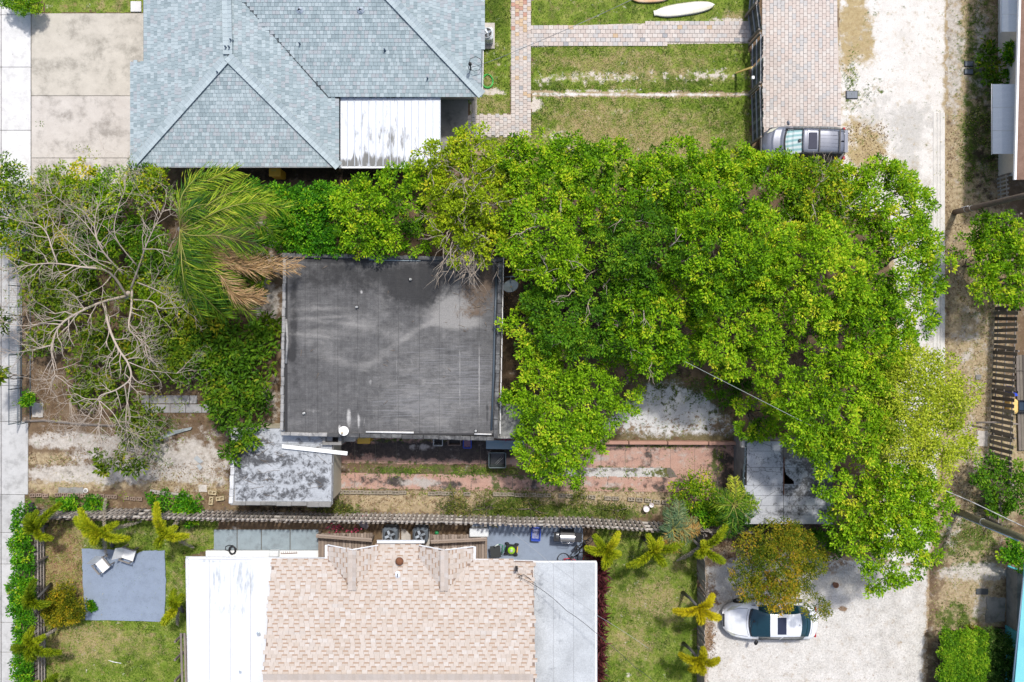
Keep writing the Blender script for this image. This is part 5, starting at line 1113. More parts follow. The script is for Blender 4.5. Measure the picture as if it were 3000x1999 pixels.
# ================================================================== BLOCK AND BRICK EDGINGS
BLKM = [mat('pinkish_block', (.34, .25, .19), (.24, .18, .14), 5, rnd=.12), mat('tan_block', (.38, .33, .25), (.27, .23, .18), 5, rnd=.12)]
def hollow(b, c, d, R=None, wall=.035):
    x, y, z = d
    for dx, dy, sx, sy in ((0, y / 2 - wall / 2, x, wall), (0, -y / 2 + wall / 2, x, wall), (-x / 2 + wall / 2, 0, wall, y - 2 * wall), (x / 2 - wall / 2, 0, wall, y - 2 * wall), (0, 0, wall, y - 2 * wall)):
        o = Vector((dx, dy, 0)); b.box(Vector(c) + (R @ o if R is not None else o), (sx, sy, z), R)
    b.box(Vector(c) - Vector((0, 0, z * .38)), (x - .01, y - .01, .02), R)
def block_wall(label, line, step, d, m, skip=.12, name='block_edging'):
    pts = [W(*p) for p in line]; root = thing(name, label, 'edging', tuple(pts[0])); me = None
    b = MB(); hollow(b, (0, 0, 0), d); me = b.mesh('block', m)
    for a, q in zip(pts, pts[1:]):
        v = q - a; n = int(v.length / step); ang = math.atan2(v.y, v.x)
        for k in range(n):
            if random.random() < skip: continue
            o = put('block', me, root); o.location = a + v * ((k + .5) / n) + Vector((0, random.uniform(-.02, .02), d[2] / 2)); o.rotation_euler.z = ang + random.gauss(0, .03)
block_wall('row of hollow tan blocks along the lower pink strip', [(985, 1441), (1150, 1442), (1400, 1446), (1700, 1452), (1860, 1462), (1960, 1472)], .36, (.34, .17, .16), BLKM[1], .18)
block_wall('row of pinkish hollow bricks edging the front path', [(90, 1451), (200, 1449), (310, 1453), (420, 1461)], .30, (.28, .17, .14), BLKM[0], .1)
PWALL = thing('pink_garden_wall', 'low pink wall along the white sand yard', 'wall', tuple(W(1770, 1296)))
PW = mat('pink_render', (.46, .26, .19), (.36, .21, .16), 2.5)
for x0, x1 in ((1770, 1838), (1840, 1951), (1953, 2070), (2072, 2182)): a = W(x0, 1294.5 + (x0 - 1770) * .006); q = W(x1, 1295 + (x0 - 1770) * .006); MB().bbox((a + q) / 2 + Vector((0, 0, .2)), ((q - a).length - .01, .17, .4), .02).build('wall_section', PW, PWALL)

# ================================================================== SMALL THINGS
def at(px, py, z=0): return W(px, py, 0) + Vector((0, 0, z))
# surfboards
def surfboard(label, px, py, L, Wd, ang, m, blunt):
    root = thing('surfboard', label, 'surfboard', tuple(W(px, py, .06)), None, ang); n = 22; V = []; F = []
    for i in range(n + 1):
        t = i / n; w = Wd / 2 * (max(0.0, 1 - abs(2 * t - 1) ** 3.0)) ** .6
        if t < .12: w = max(w, Wd / 2 * blunt)
        for k in range(7): u = k / 6 * 2 - 1; V.append(((t - .5) * L, u * w, .045 * (1 - u * u) + .01 + .05 * (2 * t - 1) ** 4))
        for k in range(7): u = 1 - k / 6 * 2; V.append(((t - .5) * L, u * w, -.03 * (1 - u * u) + .01 + .05 * (2 * t - 1) ** 4))
    for i in range(n):
        for k in range(14): F.append((i * 14 + k, (i + 1) * 14 + k, (i + 1) * 14 + (k + 1) % 14, i * 14 + (k + 1) % 14))
    b = MB(); b.add(V, [f[::-1] for f in F], True); b.add([V[i] for i in range(14)], [tuple(range(14))]); b.add([V[n * 14 + i] for i in range(14)], [tuple(range(13, -1, -1))]); b.build('board', m, root, True)
    b = MB(); b.box((0, 0, .058), (L * .9, .012, .006)); b.build('stringer', plain('stringer_wood', (.45, .38, .25)), root, True); return root
surfboard('long white surfboard lying on the green lawn', 2004, 28, 3.15, .68, math.radians(8), mat('white_board_resin', (.76, .75, .66), (.66, .62, .48), 1.4, 10, rough=.25, bump=0), .42)
surfboard('orange tan surfboard half out of frame at the top edge', 1908, -6, 2.0, .56, math.radians(3), mat('orange_board', (.62, .36, .16), (.66, .52, .36), 1.5, 10, rough=.25, bump=0), .3)
# air conditioners
def fan_unit(label, px, py, s, h, m, padrect, padlabel, group=None):
    p = padrect; tag(slab_part(None, 'equipment_pad', *p, .08, .075, CD2), padlabel, 'slab', 'pads under the air conditioners' if group else None)
    c = W(px, py, h); root = thing('air_conditioner', label, 'air conditioner', (c.x, c.y, .08), group)
    MB().bbox((0, 0, h / 2), (s, s, h), .09).build('casing', m, root, True)
    b = MB(); b.lathe([(s * .40, h), (s * .43, h + .03), (s * .41, h + .05), (s * .37, h + .01)], n=22, cap=False); b.build('fan_ring', m, root, True)
    b = MB(); b.lathe([(s * .385, h + .004), (.001, h + .004)], n=22, cap=False); b.build('fan_well', BLACK, root, True)
    for k in range(4):
        a = k * PI / 2 + .4; R = Matrix.Rotation(a, 3, 'Z') @ Matrix.Rotation(.25, 3, 'X'); MB().box(R @ Vector((s * .22, 0, 0)) + Vector((0, 0, h + .03)), (s * .26, s * .16, .008), R).build('fan_blade', VG, root, True)
    b = MB(); b.lathe([(s * .09, h + .02), (s * .09, h + .06), (.02, h + .07)], n=12); b.build('fan_hub', m, root, True)
    b = MB()
    for r in (.16, .25, .33): b.torus((0, 0, h + .055), s * r, .004, n=20, m=3)
    b.build('fan_guard', BLACK, root, True)
fan_unit('white air conditioner with round fan beside the grey shingled house', 1427, 98, .62, .75, plain('white_casing', (.62, .65, .66), .4), (1412, 68, 1450, 145), 'tan concrete pad under the white air conditioner')
ACG = plain('grey_casing', (.11, .13, .15), .5)
fan_unit('dark grey air conditioner behind the gutter, next to the left wooden deck', 1143, 1568, .74, .8, ACG, (1119, 1548, 1172, 1600), 'pale concrete pad under the dark air conditioner by the left deck')
fan_unit('dark grey air conditioner behind the gutter, next to the right wooden deck', 1232, 1568, .74, .8, ACG, (1208, 1550, 1260, 1602), 'pale concrete pad under the dark air conditioner by the right deck')
b = MB(); pts = [at(1176, 1600, .05), at(1176, 1549, .05), at(1188, 1551, .05), at(1203, 1567, .05), at(1203, 1600, .05)]; b.slab(pts[::-1] if False else pts, .045); tag(b.build('cut_slab', CD2), 'pale cut corner slab between the two dark air conditioners', 'slab')
# hoses
def hose(label, px, py, r, z, m, n=5, tr=.014, name='garden_hose'):
    pts = []
    for i in range(n * 18): a = i * 2 * PI / 18; rr = r * (1 + .12 * math.sin(i * .37) + random.uniform(-.05, .05)); pts.append(at(px, py, z + random.uniform(0, .05)) + Vector((rr * math.cos(a) * .9 + .03 * math.sin(i * .11), rr * math.sin(a) * 1.15, 0)))
    b = MB(); b.tube(pts, tr, 5); return tag(b.build(name, m), label, 'hose')
hose('bright green garden hose coiled on grass beside the grey roof', 1427, 240, .30, .04, plain('green_hose', (.05, .42, .06), .4))
hose('black hose coiled on the white step under the flat roof', 684, 1609, .17, .19, BLACK, 6, .022); 
b = MB(); b.tube([at(676, 1612, .2), at(664, 1608, .2), at(663, 1600, .12), at(672, 1596, .1), at(684, 1597, .1), at(690, 1604, .2)], .02, 5); tag(b.build('black_cable', BLACK), 'black cable loop beside the coiled black hose', 'cable')
# utility covers
for px, py, w, h, lb in ((2495, 279, 33, 22, 'grey plastic meter box lid in the sand by the paver driveway'), (2838, 188, 25, 15, 'upper dark meter box lid in the grassy verge'), (2837, 211, 25, 15, 'lower dark meter box lid in the grassy verge')):
    root = thing('meter_box', lb, 'meter box', tuple(W(px, py)))
    MB().bbox((0, 0, .02), (w / S + .05, h / S + .05, .06), .03).build('frame', BLKP, root, True); MB().bbox((0, 0, .055), (w / S - .03, h / S - .03, .03), .03).build('lid', plain('lid_grey', (.13, .15, .18), .5), root, True)
    b = MB()
    for k in range(4): b.box((-.12 + .08 * k, 0, .072), (.012, h / S * .6, .01))
    b.build('lid_rib', plain('lid_grey', (.13, .15, .18)), root, True)
# utility poles
def pole(label, a, b_, z1, r0, m, conduit=None):
    p = W(*a); q = W(b_[0], b_[1], z1); d = (q - p).normalized(); root = thing('utility_pole', label, 'utility pole', tuple(p))
    MB().tube([p, p + d * (z1 * .5), q, p + d * (z1 * 1.25)], [r0, r0 * .95, r0 * .88, r0 * .85], 12).build('pole_shaft', m, root)
    if conduit: o = Vector((-.02, -.19, 0)); MB().tube([p + o, q + o], .035, 6).build('conduit', conduit, root); 
    for z in (.55, .8) if not conduit else (1.2,): MB().lathe([(r0 * 1.05, 0), (r0 * 1.05, .05)], p + d * z * 2, 12).build('pole_band', plain('band_metal', (.5, .5, .48), .4, .6), root)
    for z in (1.15,): MB().box(p + d * z + Vector((-r0 * .6, r0 * .85, 0)), (.1, .03, .5)).build('pole_tag', plain('white_plastic', (.7, .7, .7)), root) if not conduit else None
pole('brown wooden utility pole standing in the verge above the right tree', (2797, 622), (2985, 577), 5.4, .145, mat('pole_wood', (.17, .13, .10), (.11, .085, .07), 5, 40, bump=.6))
pole('mossy utility pole with pale blue conduit near the teal house', (2800, 1496), (2985, 1572), 5.2, .16, mat('mossy_pole_wood', (.17, .16, .095), (.10, .105, .06), 6, 40, bump=.6), plain('blue_conduit', (.35, .45, .58), .35))
# overhead wires
WIRE = plain('wire_grey', (.32, .33, .34), .5); WIREB = plain('wire_black', (.03, .03, .03), .6)
def wire(label, pts, r=.012, m=WIREB, sag=.15):
    out = []
    for (a, b_) in zip(pts, pts[1:]):
        p = W(*a); q = W(*b_)
        for k in range(9): t = k / 8; out.append(p.lerp(q, t) - Vector((0, 0, sag * 4 * t * (1 - t))))
    b = MB(); b.tube(out, r, 5); return tag(b.build('overhead_wire', m), label, 'wire')
wire('overhead wire crossing the lawn and paths to the service mast', [(1380, 198, 3.5), (1510, 150, 5.0), (1860, -5, 5.6)], .014, mat('wire_mixed', (.05, .05, .05), (.35, .35, .35), 1.2, 10, bump=0))
wire('pale overhead wire above the white sand yard and trees', [(2008, 1060, 6.2), (2345, 1232, 6.9), (2490, 1300, 5.0)], .009, plain('wire_pale', (.36, .40, .38), .5), .05)
wire('twisted black and white overhead cable at the right edge above the mossy pole', [(2768, 1437, 5.2), (2850, 1472, 5.3), (3030, 1558, 5.3)], .022, mat('wire_twist', (.05, .05, .05), (.6, .6, .58), 2.8, 12, bump=0), .05)
wire('thin black wire from the beige roof corner over the lawn', [(1518, 1690, 3.0), (1590, 1730, 3.6), (1660, 1790, 4.0), (1740, 1850, 4.2), (1860, 1955, 4.8), (1930, 2010, 5.0)])
wire('upper thin wire crossing the grey white side roof', [(1500, 1560, 4.2), (1600, 1640, 4.3), (1740, 1745, 4.3)], .007, WIRE)
wire('lower thin wire crossing the grey white side roof', [(1505, 1645, 3.4), (1620, 1715, 3.7), (1744, 1800, 3.9), (1900, 1900, 4.3)], .007, WIRE)
# satellite dishes
def dish(label, px, py, z, s, m, tilt, az, base):
    c = W(px, py, z); root = thing('satellite_dish', label, 'satellite dish', tuple(c)); R = Matrix.Rotation(az, 3, 'Z') @ Matrix.Rotation(tilt, 3, 'X')
    b = MB(); prof = [(s * k / 8, .22 * s * (k / 8) ** 2) for k in range(9)]; b.lathe([(r + 1e-4, zz) for r, zz in prof] + [(s * .98, .2 * s), (.001, -.02)], (0, 0, 0), 20, R, cap=False); b.build('reflector', m, root, True)
    b = MB(); b.tube([R @ Vector((0, -s * .9, .1 * s)), R @ Vector((0, -s * .6, s * .75))], .018, 5); b.build('feed_arm', STEEL, root, True); MB().lathe([(.04, 0), (.05, .1), (.03, .12)], R @ Vector((0, -s * .6, s * .72)), 8).build('receiver', plain('tan_receiver', (.45, .35, .2)), root, True)
    b = MB(); b.tube([R @ Vector((0, 0, -.02)), Vector(base) * .5 + R @ Vector((0, 0, -.2)) * .5, Vector(base)], .03, 6); b.build('mount', STEEL, root, True)
dish('white satellite dish on the lower parapet of the black roof', 1007, 1264, 3.42, .235, plain('dish_white', (.78, .78, .76), .4), math.radians(-28), math.radians(-30), (.05, .15, -.25))
dish('grey satellite dish beside the right parapet of the black roof', 1497, 841, 3.1, .38, plain('dish_grey', (.42, .47, .48), .45), math.radians(-38), math.radians(20), (-.35, .1, -.5))
b = MB(); b.tube([W(1480, 812, 3.1), W(1500, 810, 3.2), W(1512, 812, 3.2)], .03, 5); b.tube([W(1497, 810, 3.15), W(1495, 830, 3.1)], .025, 5); tag(b.build('aerial_mount', STEEL), 'grey metal mount bar above the grey satellite dish', 'bracket')
# concrete chimney box, bins, crates along the flat roofed house
ch = thing('block_chimney', 'hollow grey concrete chimney standing between shed and black roof', 'chimney', tuple(W(972, 1288)))
c = W(972, 1287, 2.75); b = MB()
for dx, dy, sx, sy in ((0, .22, .92, .14), (0, -.22, .92, .14), (-.385, 0, .15, .3), (.385, 0, .15, .3)): b.bbox(c + Vector((dx, dy, -1.37)), (sx, sy, 2.75), .01)
b.build('chimney_stack', CG, ch); MB().box(c + Vector((0, 0, -.5)), (.62, .3, .02)).build('flue', BLACK, ch)
MB().bbox(W(1022, 1281, 2.2) + Vector((.0, 0, -1.1)), (.62, .45, 2.2), .05).build('chimney_base', CD, ch)
def tub(name, label, cat, px, py, w, d, h, m, inner=None, z0=0, rz=0, taper=.85, group=None, rim_m=None):
    c = W(px, py, h + z0); root = thing(name, label, cat, (c.x, c.y, z0), group, rz)
    b = MB(); x0, y0 = w / 2 * taper, d / 2 * taper; x1, y1 = w / 2, d / 2; t = .03
    V = [(-x0, -y0, 0), (x0, -y0, 0), (x0, y0, 0), (-x0, y0, 0), (-x1, -y1, h), (x1, -y1, h), (x1, y1, h), (-x1, y1, h), (-x1 + t, -y1 + t, h), (x1 - t, -y1 + t, h), (x1 - t, y1 - t, h), (-x1 + t, y1 - t, h), (-x0 + t, -y0 + t, .04), (x0 - t, -y0 + t, .04), (x0 - t, y0 - t, .04), (-x0 + t, y0 - t, .04)]
    F = [(0, 3, 2, 1)] + [(i, (i + 1) % 4, 4 + (i + 1) % 4, 4 + i) for i in range(4)] + [(4 + i, 4 + (i + 1) % 4, 8 + (i + 1) % 4, 8 + i) for i in range(4)] + [(8 + i, 8 + (i + 1) % 4, 12 + (i + 1) % 4, 12 + i) for i in range(4)] + [(12, 13, 14, 15)]
    b.add(V, F); b.build('tub_body', m, root, True)
    b = MB(); ring = [(-x1, -y1 + .04, h), (-x1, y1 - .04, h), (-x1 + .04, y1, h), (x1 - .04, y1, h), (x1, y1 - .04, h), (x1, -y1 + .04, h), (x1 - .04, -y1, h), (-x1 + .04, -y1, h), (-x1, -y1 + .04, h)]; b.tube(ring, .018, 5); b.build('rim', rim_m or m, root, True)
    if inner: MB().box((0, 0, h * inner[0]), (x0 * 1.86, y0 * 1.86, .02)).build('contents', inner[1], root, True)
    return root
YEL = plain('yellow_plastic', (.62, .36, .03), .45); BLU = plain('blue_plastic', (.02, .07, .45), .4); GRYP = plain('grey_plastic', (.42, .42, .40), .5); BLKG = plain('black_green_plastic', (.03, .045, .045), .45)
def lidded(name, label, cat, px, py, w, d, h, m, z0=0):
    c = W(px, py, h + z0); root = thing(name, label, cat, (c.x, c.y, z0)); MB().bbox((0, 0, h / 2), (w * .92, d * .9, h), .04).build('bin_body', m, root, True); MB().bbox((0, 0, h + .03), (w, d, .07), .05).build('lid', m, root, True)
    b = MB(); b.tube([(-w * .4, d * .52, h), (w * .4, d * .52, h)], .02, 5); b.build('handle', BLKP, root, True); MB().box((-.06, .08, h + .068), (w * .45, d * .22, .006)).build('sticker', plain('yellow_sticker', (.5, .34, .06), .5), root, True); return root
lidded('wheelie_bin', 'yellow lidded bin below the grey shingled roof edge', 'bin', 806, 505, .6, .44, 1.0, YEL)
lidded('wheelie_bin', 'yellow lidded bin beside the white satellite dish', 'bin', 1066, 1289, .66, .38, 1.1, YEL)
tub('storage_tub', 'grey rimmed open tub in shade beside the black roofed house', 'tub', 1283, 1293, .48, .48, .5, GRYP, (.25, BLACK))
tub('wooden_crate', 'pinkish open box in shade left of the blue crate', 'crate', 1331, 1291, .66, .5, .4, mat('pinkish_box', (.30, .22, .18), (.2, .15, .12), 4), (.3, BLACK))
tub('plastic_crate', 'blue crate with rubbish in the shade below the black roof', 'crate', 1369, 1301, .42, .44, .35, BLU, (.7, mat('rubbish', (.12, .08, .1), (.35, .2, .25), 18)))
tub('wheeled_tub', 'large dark square tub standing on the weedy pink drive', 'tub', 1457, 1349, .86, .76, .75, BLKG, (.2, plain('dark_tub_inside', (.02, .022, .024), .3)), rim_m=plain('tub_rim', (.16, .2, .2), .4))
b = MB()
for k, dx in enumerate((0, .08)): p = at(1450 + k * 3, 1356 + k * 3, .32); b.tube([p, p + Vector((.36, .36, .02))], .012, 4)
tag(b.build('metal_strips', plain('pale_strip', (.35, .36, .36), .4)), 'pale metal strips lying inside the large dark tub', 'strips')
tb = thing('blue_bench', 'peeling blue plank table below the small grey side roof', 'table', tuple(W(1478, 1304)))
BLW = mat('peeling_blue', (.16, .27, .36), (.30, .33, .33), 6, 30, stretch=(.5, 5, 1))
for k in range(4): a = W(1424, 1293 + k * 6.4, .8); q = W(1534, 1295 + k * 6.4, .8); d = q - a; MB().bbox((a + q) / 2, (d.length, .108, .04), .008, Matrix.Rotation(math.atan2(d.y, d.x), 3, 'Z')).build('plank', BLW, tb)
for px in (1432, 1526):
    for py in (1296, 1310): p = W(px, py, .75); MB().box((p.x, p.y, .39), (.07, .07, .78)).build('leg', BLW, tb)
b = MB()
for k in range(26): b.box(W(1484 + random.gauss(0, 6), 1287 + random.gauss(0, 2.5), .86), (.05, .04, .05), Matrix.Rotation(random.random(), 3, 'Z'))
tag(b.build('red_flowers', plain('crimson', (.45, .03, .10), .6)), 'small bunch of pinkish red flowers on the blue plank table', 'flowers')
# cinder blocks, boards
def cinder(label, px, py, rz, tip=False):
    root = thing('cinder_block', label, 'block', tuple(W(px, py, 0)), None, rz); b = MB(); hollow(b, (0, 0, .1), (.40, .20, .2), None, .04); b.build('block_shell', mat('cream_block', (.50, .42, .26), (.42, .35, .22), 5), root, True)
cinder('cream cinder block, upper one of the pile beside the mottled shed', 626, 1442, -.12); cinder('cream cinder block lower in the pile with its end out', 622, 1466, 1.45); cinder('cream cinder block nearest the mottled shed parapet', 648, 1459, .12)
tp = thing('broken_timber', 'white and grey broken timber lying near the cinder blocks', 'timber', tuple(W(500, 1448)))
for (a, q, w) in (((440, 1437, .08), (556, 1453, .12), .10), ((452, 1444, .06), (548, 1462, .06), .08)):
    p = W(*a); r = W(*q); d = r - p; MB().box((p + r) / 2, (d.length, w, .06), d.to_track_quat('X', 'Z').to_matrix()).build('board', mat('pale_split_wood', (.46, .42, .38), (.3, .27, .24), 6), tp)
ws = thing('scrap_sheet', 'long grey white bent scrap sheet on the ground below the leafless tree', 'panel', tuple(W(510, 1268)))
p = [at(456, 1286, .08), at(468, 1290, .06), at(520, 1270, .1), at(562, 1258, .14), at(566, 1250, .16), at(500, 1264, .12)]; MB().slab(p, .04).build('sheet', mat('glassy_panel', (.42, .47, .47), (.2, .22, .21), 3, rough=.3), ws)
tag(MB().slab([at(568, 1344, .04), at(578, 1334, .05), at(596, 1352, .05), at(586, 1358, .04)], .03).build('glass_shard', plain('grey_pane', (.38, .40, .40), .25)), 'grey tilted pane fragment on dry gravel, upper of two', 'pane')
tag(MB().slab([at(576, 1364, .04), at(586, 1360, .04), at(594, 1370, .04), at(586, 1378, .04)], .03).build('glass_shard', plain('grey_pane', (.38, .40, .40))), 'smaller grey pane fragment on dry gravel, lower of two', 'pane')
c = at(253, 1437, .06); dr = thing('drain_cover', 'round pale drain cover at the end of the path slab', 'drain', tuple(c)); MB().lathe([(.13, 0), (.12, .03), (.075, .03)], n=16, cap=False).build('drain_ring', CW, dr, True); MB().lathe([(.075, .01), (.001, .01)], n=12, cap=False).build('drain_grate', CG, dr, True)
mbx = thing('mailbox', 'black rounded mailbox beside the pavement at the hedge corner', 'mailbox', tuple(W(92, 1488))); c = W(92, 1490, 1.1)
MB().tube([at(92, 1494, 0), at(92, 1494, 1.0)], .05, 8).build('post', OLDW, mbx); b = MB(); R = Matrix.Rotation(PI / 2, 3, 'X'); b.lathe([(.001, -.28), (.13, -.28), (.14, -.25), (.14, .25), (.13, .28), (.001, .28)], c, 12, R, cap=False); b.build('box', BLACK, mbx)
tag(MB().tube([at(318, 1934, .03), at(335, 1939, .04), at(356, 1943, .03)], .022, 6).build('white_stick', plain('white_plastic', (.7, .7, .7))), 'short white curved stick on the front lawn', 'stick')
# buckets
for lb, px, py, r, h in (('white bucket standing among weeds by the fence, larger one', 1894, 1492, .15, .36), ('small clear white bucket next to the larger white bucket', 1909, 1481, .11, .26)):
    c = W(px, py, h); root = thing('bucket', lb, 'bucket', (c.x, c.y, 0)); b = MB(); b.lathe([(r * .82, 0), (r, h), (r * .94, h), (r * .78, .03)], n=18); b.build('pail', plain('bucket_white', (.72, .68, .68), .4), root, True); b = MB(); b.torus((0, 0, h), r * 1.03, .012, n=18, m=4); b.build('rim', plain('bucket_rim', (.5, .45, .44)), root, True)
    if r > .12: MB().lathe([(r * .9, h - .03), (.001, h - .02)], n=18, cap=False).build('lid', plain('bucket_white', (.72, .68, .68)), root, True)
pt = thing('clay_pot', 'round rusty brown pot on the pale gravel', 'pot', tuple(W(2444, 1711))); MB().lathe([(.09, 0), (.14, .22), (.15, .24), (.13, .24), (.1, .05)], n=16).build('pot', mat('clay', (.24, .11, .06), (.17, .08, .05), 6), pt, True); MB().lathe([(.13, .2), (.001, .21)], n=12, cap=False).build('soil', mat('pot_soil', (.16, .08, .05), (.1, .05, .03), 8), pt, True)
# two garden chairs on the painted patio
WCH = plain('white_chair_sling', (.74, .74, .72), .6); GCH = mat('chair_wood', (.24, .22, .20), (.17, .155, .14), 6)
ch0 = thing('garden_chair', 'white garden chair with dark arm on the painted patio, nearer the palm', 'chair', tuple(at(312, 1647, .07)), 'white garden chairs on the painted patio')
def quad(nm, pts, m, t=.03): return MB().slab([Vector(p) for p in pts], t).build(nm, m, ch0, True)
quad('seat', [(-.28, -.34, .34), (.28, -.34, .38), (.28, .30, .33), (-.28, .30, .33)], WCH); quad('backrest', [(-.28, .26, .36), (.28, .26, .36), (.31, .50, .92), (-.31, .50, .92)], WCH)
for s in (-1, 1):
    MB().box((s * .34, 0, .56), (.07, .62, .03)).build('arm', GCH, ch0, True)
    for yy in (-.27, .26): MB().box((s * .34, yy, .27), (.05, .05, .54)).build('leg', GCH, ch0, True)
MB().box((0, -.33, .3), (.6, .03, .06)).build('front_rail', GCH, ch0, True)
ch0.rotation_euler.z = math.radians(40); ch0.scale = (1, 1, 1); 
dup(ch0, at(386, 1617, .07), math.radians(72), 'white garden chair turned sideways at the upper edge of the painted patio', scale=1.0)
# wooden decks by the beige house
DK = [mat('deck_%d' % i, c, sc(c, .8), 6, 40, rnd=.12, stretch=(4, 1, 1), bump=.4) for i, c in enumerate(((.30, .235, .185), (.25, .195, .155), (.36, .29, .24)))]
for lb, x0, x1, y0, y1 in (('weathered wooden deck left of the air conditioners', 932, 1092, 1562, 1650), ('weathered wooden deck right of the air conditioners', 1260, 1428, 1566, 1650)):
    root = thing('wooden_deck', lb, 'deck', tuple(at((x0 + x1) / 2, (y0 + y1) / 2))); n_ = int((x1 - x0) / 8.6); pc = Pieces()
    for k in range(n_): a = W(x0 + (k + .06) * (x1 - x0) / n_, y1, .3); q = W(x0 + (k + .94) * (x1 - x0) / n_, y0 + random.uniform(-1.5, 1.5), .3); pc.add(((a.x + q.x) / 2, (a.y + q.y) / 2, .3 + random.uniform(-.006, .006)), (q.x - a.x, q.y - a.y, .035), random.randrange(3))
    pc.emit('plank', DK, root); a = at(x0 + 4, y1); q = at(x1 - 4, y0 + 4); MB().box(((a.x + q.x) / 2, (a.y + q.y) / 2, .13), (q.x - a.x, q.y - a.y, .25)).build('joist_frame', DARKW, root)
for lb, a, q in (('grey wooden bench rail across the left deck', (926, 1570, .9), (1090, 1583, .9)), ('grey wooden bench rail across the right deck', (1262, 1588, .9), (1426, 1580, .9))):
    p = W(*a); r = W(*q); d = r - p; ang = math.atan2(d.y, d.x); R = Matrix.Rotation(ang, 3, 'Z'); root = thing('deck_rail', lb, 'railing', (p.x, p.y, 0))
    for dy in (-.05, .05): MB().bbox((p + r) / 2 + R @ Vector((0, dy, 0)), (d.length, .085, .04), .006, R).build('plank', DK[2 if dy > 0 else 0], root)
    for k in (0.02, .5, .98): c = p.lerp(r, k); MB().box((c.x, c.y, .44), (.09, .09, .86)).build('post', DK[1], root)
# storage bench / cooler, tub, grill, mower, bikes on the terrace
co = thing('storage_box', 'long white storage box on the corner of the blue grey terrace', 'box', tuple(at(1403, 1563, .06))); c = W(1403, 1561, .6) - W(1403, 1563); MB().bbox((c.x, c.y, .25), (.92, .40, .5), .05).build('box_body', plain('box_white', (.66, .68, .68), .4), co, True); MB().bbox((c.x, c.y, .53), (.97, .45, .09), .05).build('lid', plain('box_white', (.66, .68, .68)), co, True); MB().box((c.x + .18, c.y - .235, .5), (.16, .03, .06)).build('latch', GRYP, co, True)
b = MB(); b.lathe([(.001, 0), (.11, .02), (.1, .12), (.001, .14)], at(1280, 1560, .02), 12, cap=False); tag(b.build('green_can', plain('green_plastic', (.02, .25, .08), .4)), 'green plastic watering can by the right deck', 'can')
tub('plastic_tub', 'bright blue plastic tub on the blue grey terrace', 'tub', 1570, 1566, .46, .68, .32, BLU, (.3, mat('tub_things', (.05, .08, .3), (.4, .4, .42), 14)), .06, -.06)
gr = thing('gas_grill', 'stainless steel gas grill with dark side shelves on the terrace', 'grill', tuple(at(1662, 1572, .06)), None, math.radians(-2)); o = W(1662, 1575, .95) - W(1662, 1572); o.z = 0
STN = plain('stainless', (.58, .58, .58), .28, .75)
MB().bbox(o + Vector((.02, 0, .42)), (.72, .46, .66), .02).build('cart', BLKP, gr, True); MB().bbox(o + Vector((-.54, 0, .86)), (.3, .46, .05), .01).build('side_shelf', BLKP, gr, True); MB().bbox(o + Vector((.56, 0, .86)), (.34, .46, .05), .01).build('side_shelf', BLKP, gr, True)
b = MB(); R = Matrix.Rotation(PI / 2, 3, 'Y'); V = []; n = 9
for x in (-.36, .36):
    for k in range(n + 1): a = PI * k / n; V.append(o + Vector((x, .23 * math.cos(a), .86 + .22 * math.sin(a))))
b.add(V, [(k, n + 1 + k, n + 2 + k, k + 1) for k in range(n)], True); b.add(V, [tuple(range(n + 1)), tuple(range(2 * n + 1, n, -1))]); b.build('hood', STN, gr, True)
b = MB(); b.tube([o + Vector((-.28, -.18, .98)), o + Vector((-.28, -.28, .97)), o + Vector((.28, -.28, .97)), o + Vector((.28, -.18, .98))], .018, 6); b.build('handle', CHROME, gr, True)
for k in range(4): b = MB(); b.tube([o + Vector((-.46 - .04 * k, -.14 + .02 * k, .91)), o + Vector((-.44 - .03 * k, .22, .91))], .012, 4); b.build('utensil', STN, gr, True)
b = MB(); b.tube([o + Vector((-.3, .23, .9)), o + Vector((-.34, .42, .6))], .02, 5); b.tube([o + Vector((.3, .23, .9)), o + Vector((.34, .42, .6))], .02, 5); b.build('back_strut', BLKP, gr, True)
for x, y in ((-.3, -.2), (.34, -.2), (-.3, .2), (.34, .2)): b = MB(); b.lathe([(.001, -.02), (.06, -.02), (.06, .02), (.001, .02)], o + Vector((x, y, .06)), 10, R, cap=False); b.build('caster', TYRE, gr, True)
mw = thing('lawn_mower', 'black and lime green lawn mower with grass bag on the terrace', 'lawn mower', tuple(at(1498, 1606, .06)), None, math.radians(-6)); LIME = plain('lime_plastic', (.30, .60, .02), .4)
MB().bbox((0, 0, .24), (.62, .5, .2), .08).build('mower_deck', BLKP, mw, True); b = MB(); b.lathe([(.19, .34), (.19, .40), (.12, .46), (.05, .47)], n=18); b.build('engine_cover', LIME, mw, True); b = MB(); b.lathe([(.09, .47), (.07, .50), (.01, .51)], n=12); b.build('engine_cap', GRYP, mw, True)
for x, y in ((-.25, .27), (.25, .27), (-.25, -.27), (.25, -.27)): b = MB(); b.lathe([(.001, -.03), (.11, -.03), (.11, .03), (.001, .03)], (x, y, .11), 12, Matrix.Rotation(PI / 2, 3, 'X'), cap=False); b.build('wheel', TYRE, mw, True)
b = MB(); b.tube([(-.3, .2, .35), (-.5, .22, .6), (-.5, -.22, .6), (-.3, -.2, .35)], .016, 5); b.build('handle', BLKP, mw, True); MB().box((.3, .05, .28), (.05, .3, .1)).build('bumper', YEL, mw, True)
sp = thing('fertiliser_spreader', 'green handled spreader with dark hopper left of the mower', 'spreader', tuple(at(1452, 1606, .06)), None, .1); b = MB(); V = [(-.14, -.14, .12), (.14, -.14, .12), (.14, .14, .12), (-.14, .14, .12), (-.26, -.3, .62), (.26, -.3, .62), (.26, .3, .62), (-.26, .3, .62)]; b.add(V, BOXF); b.build('hopper', plain('dark_hopper', (.03, .035, .035), .5), sp, True)
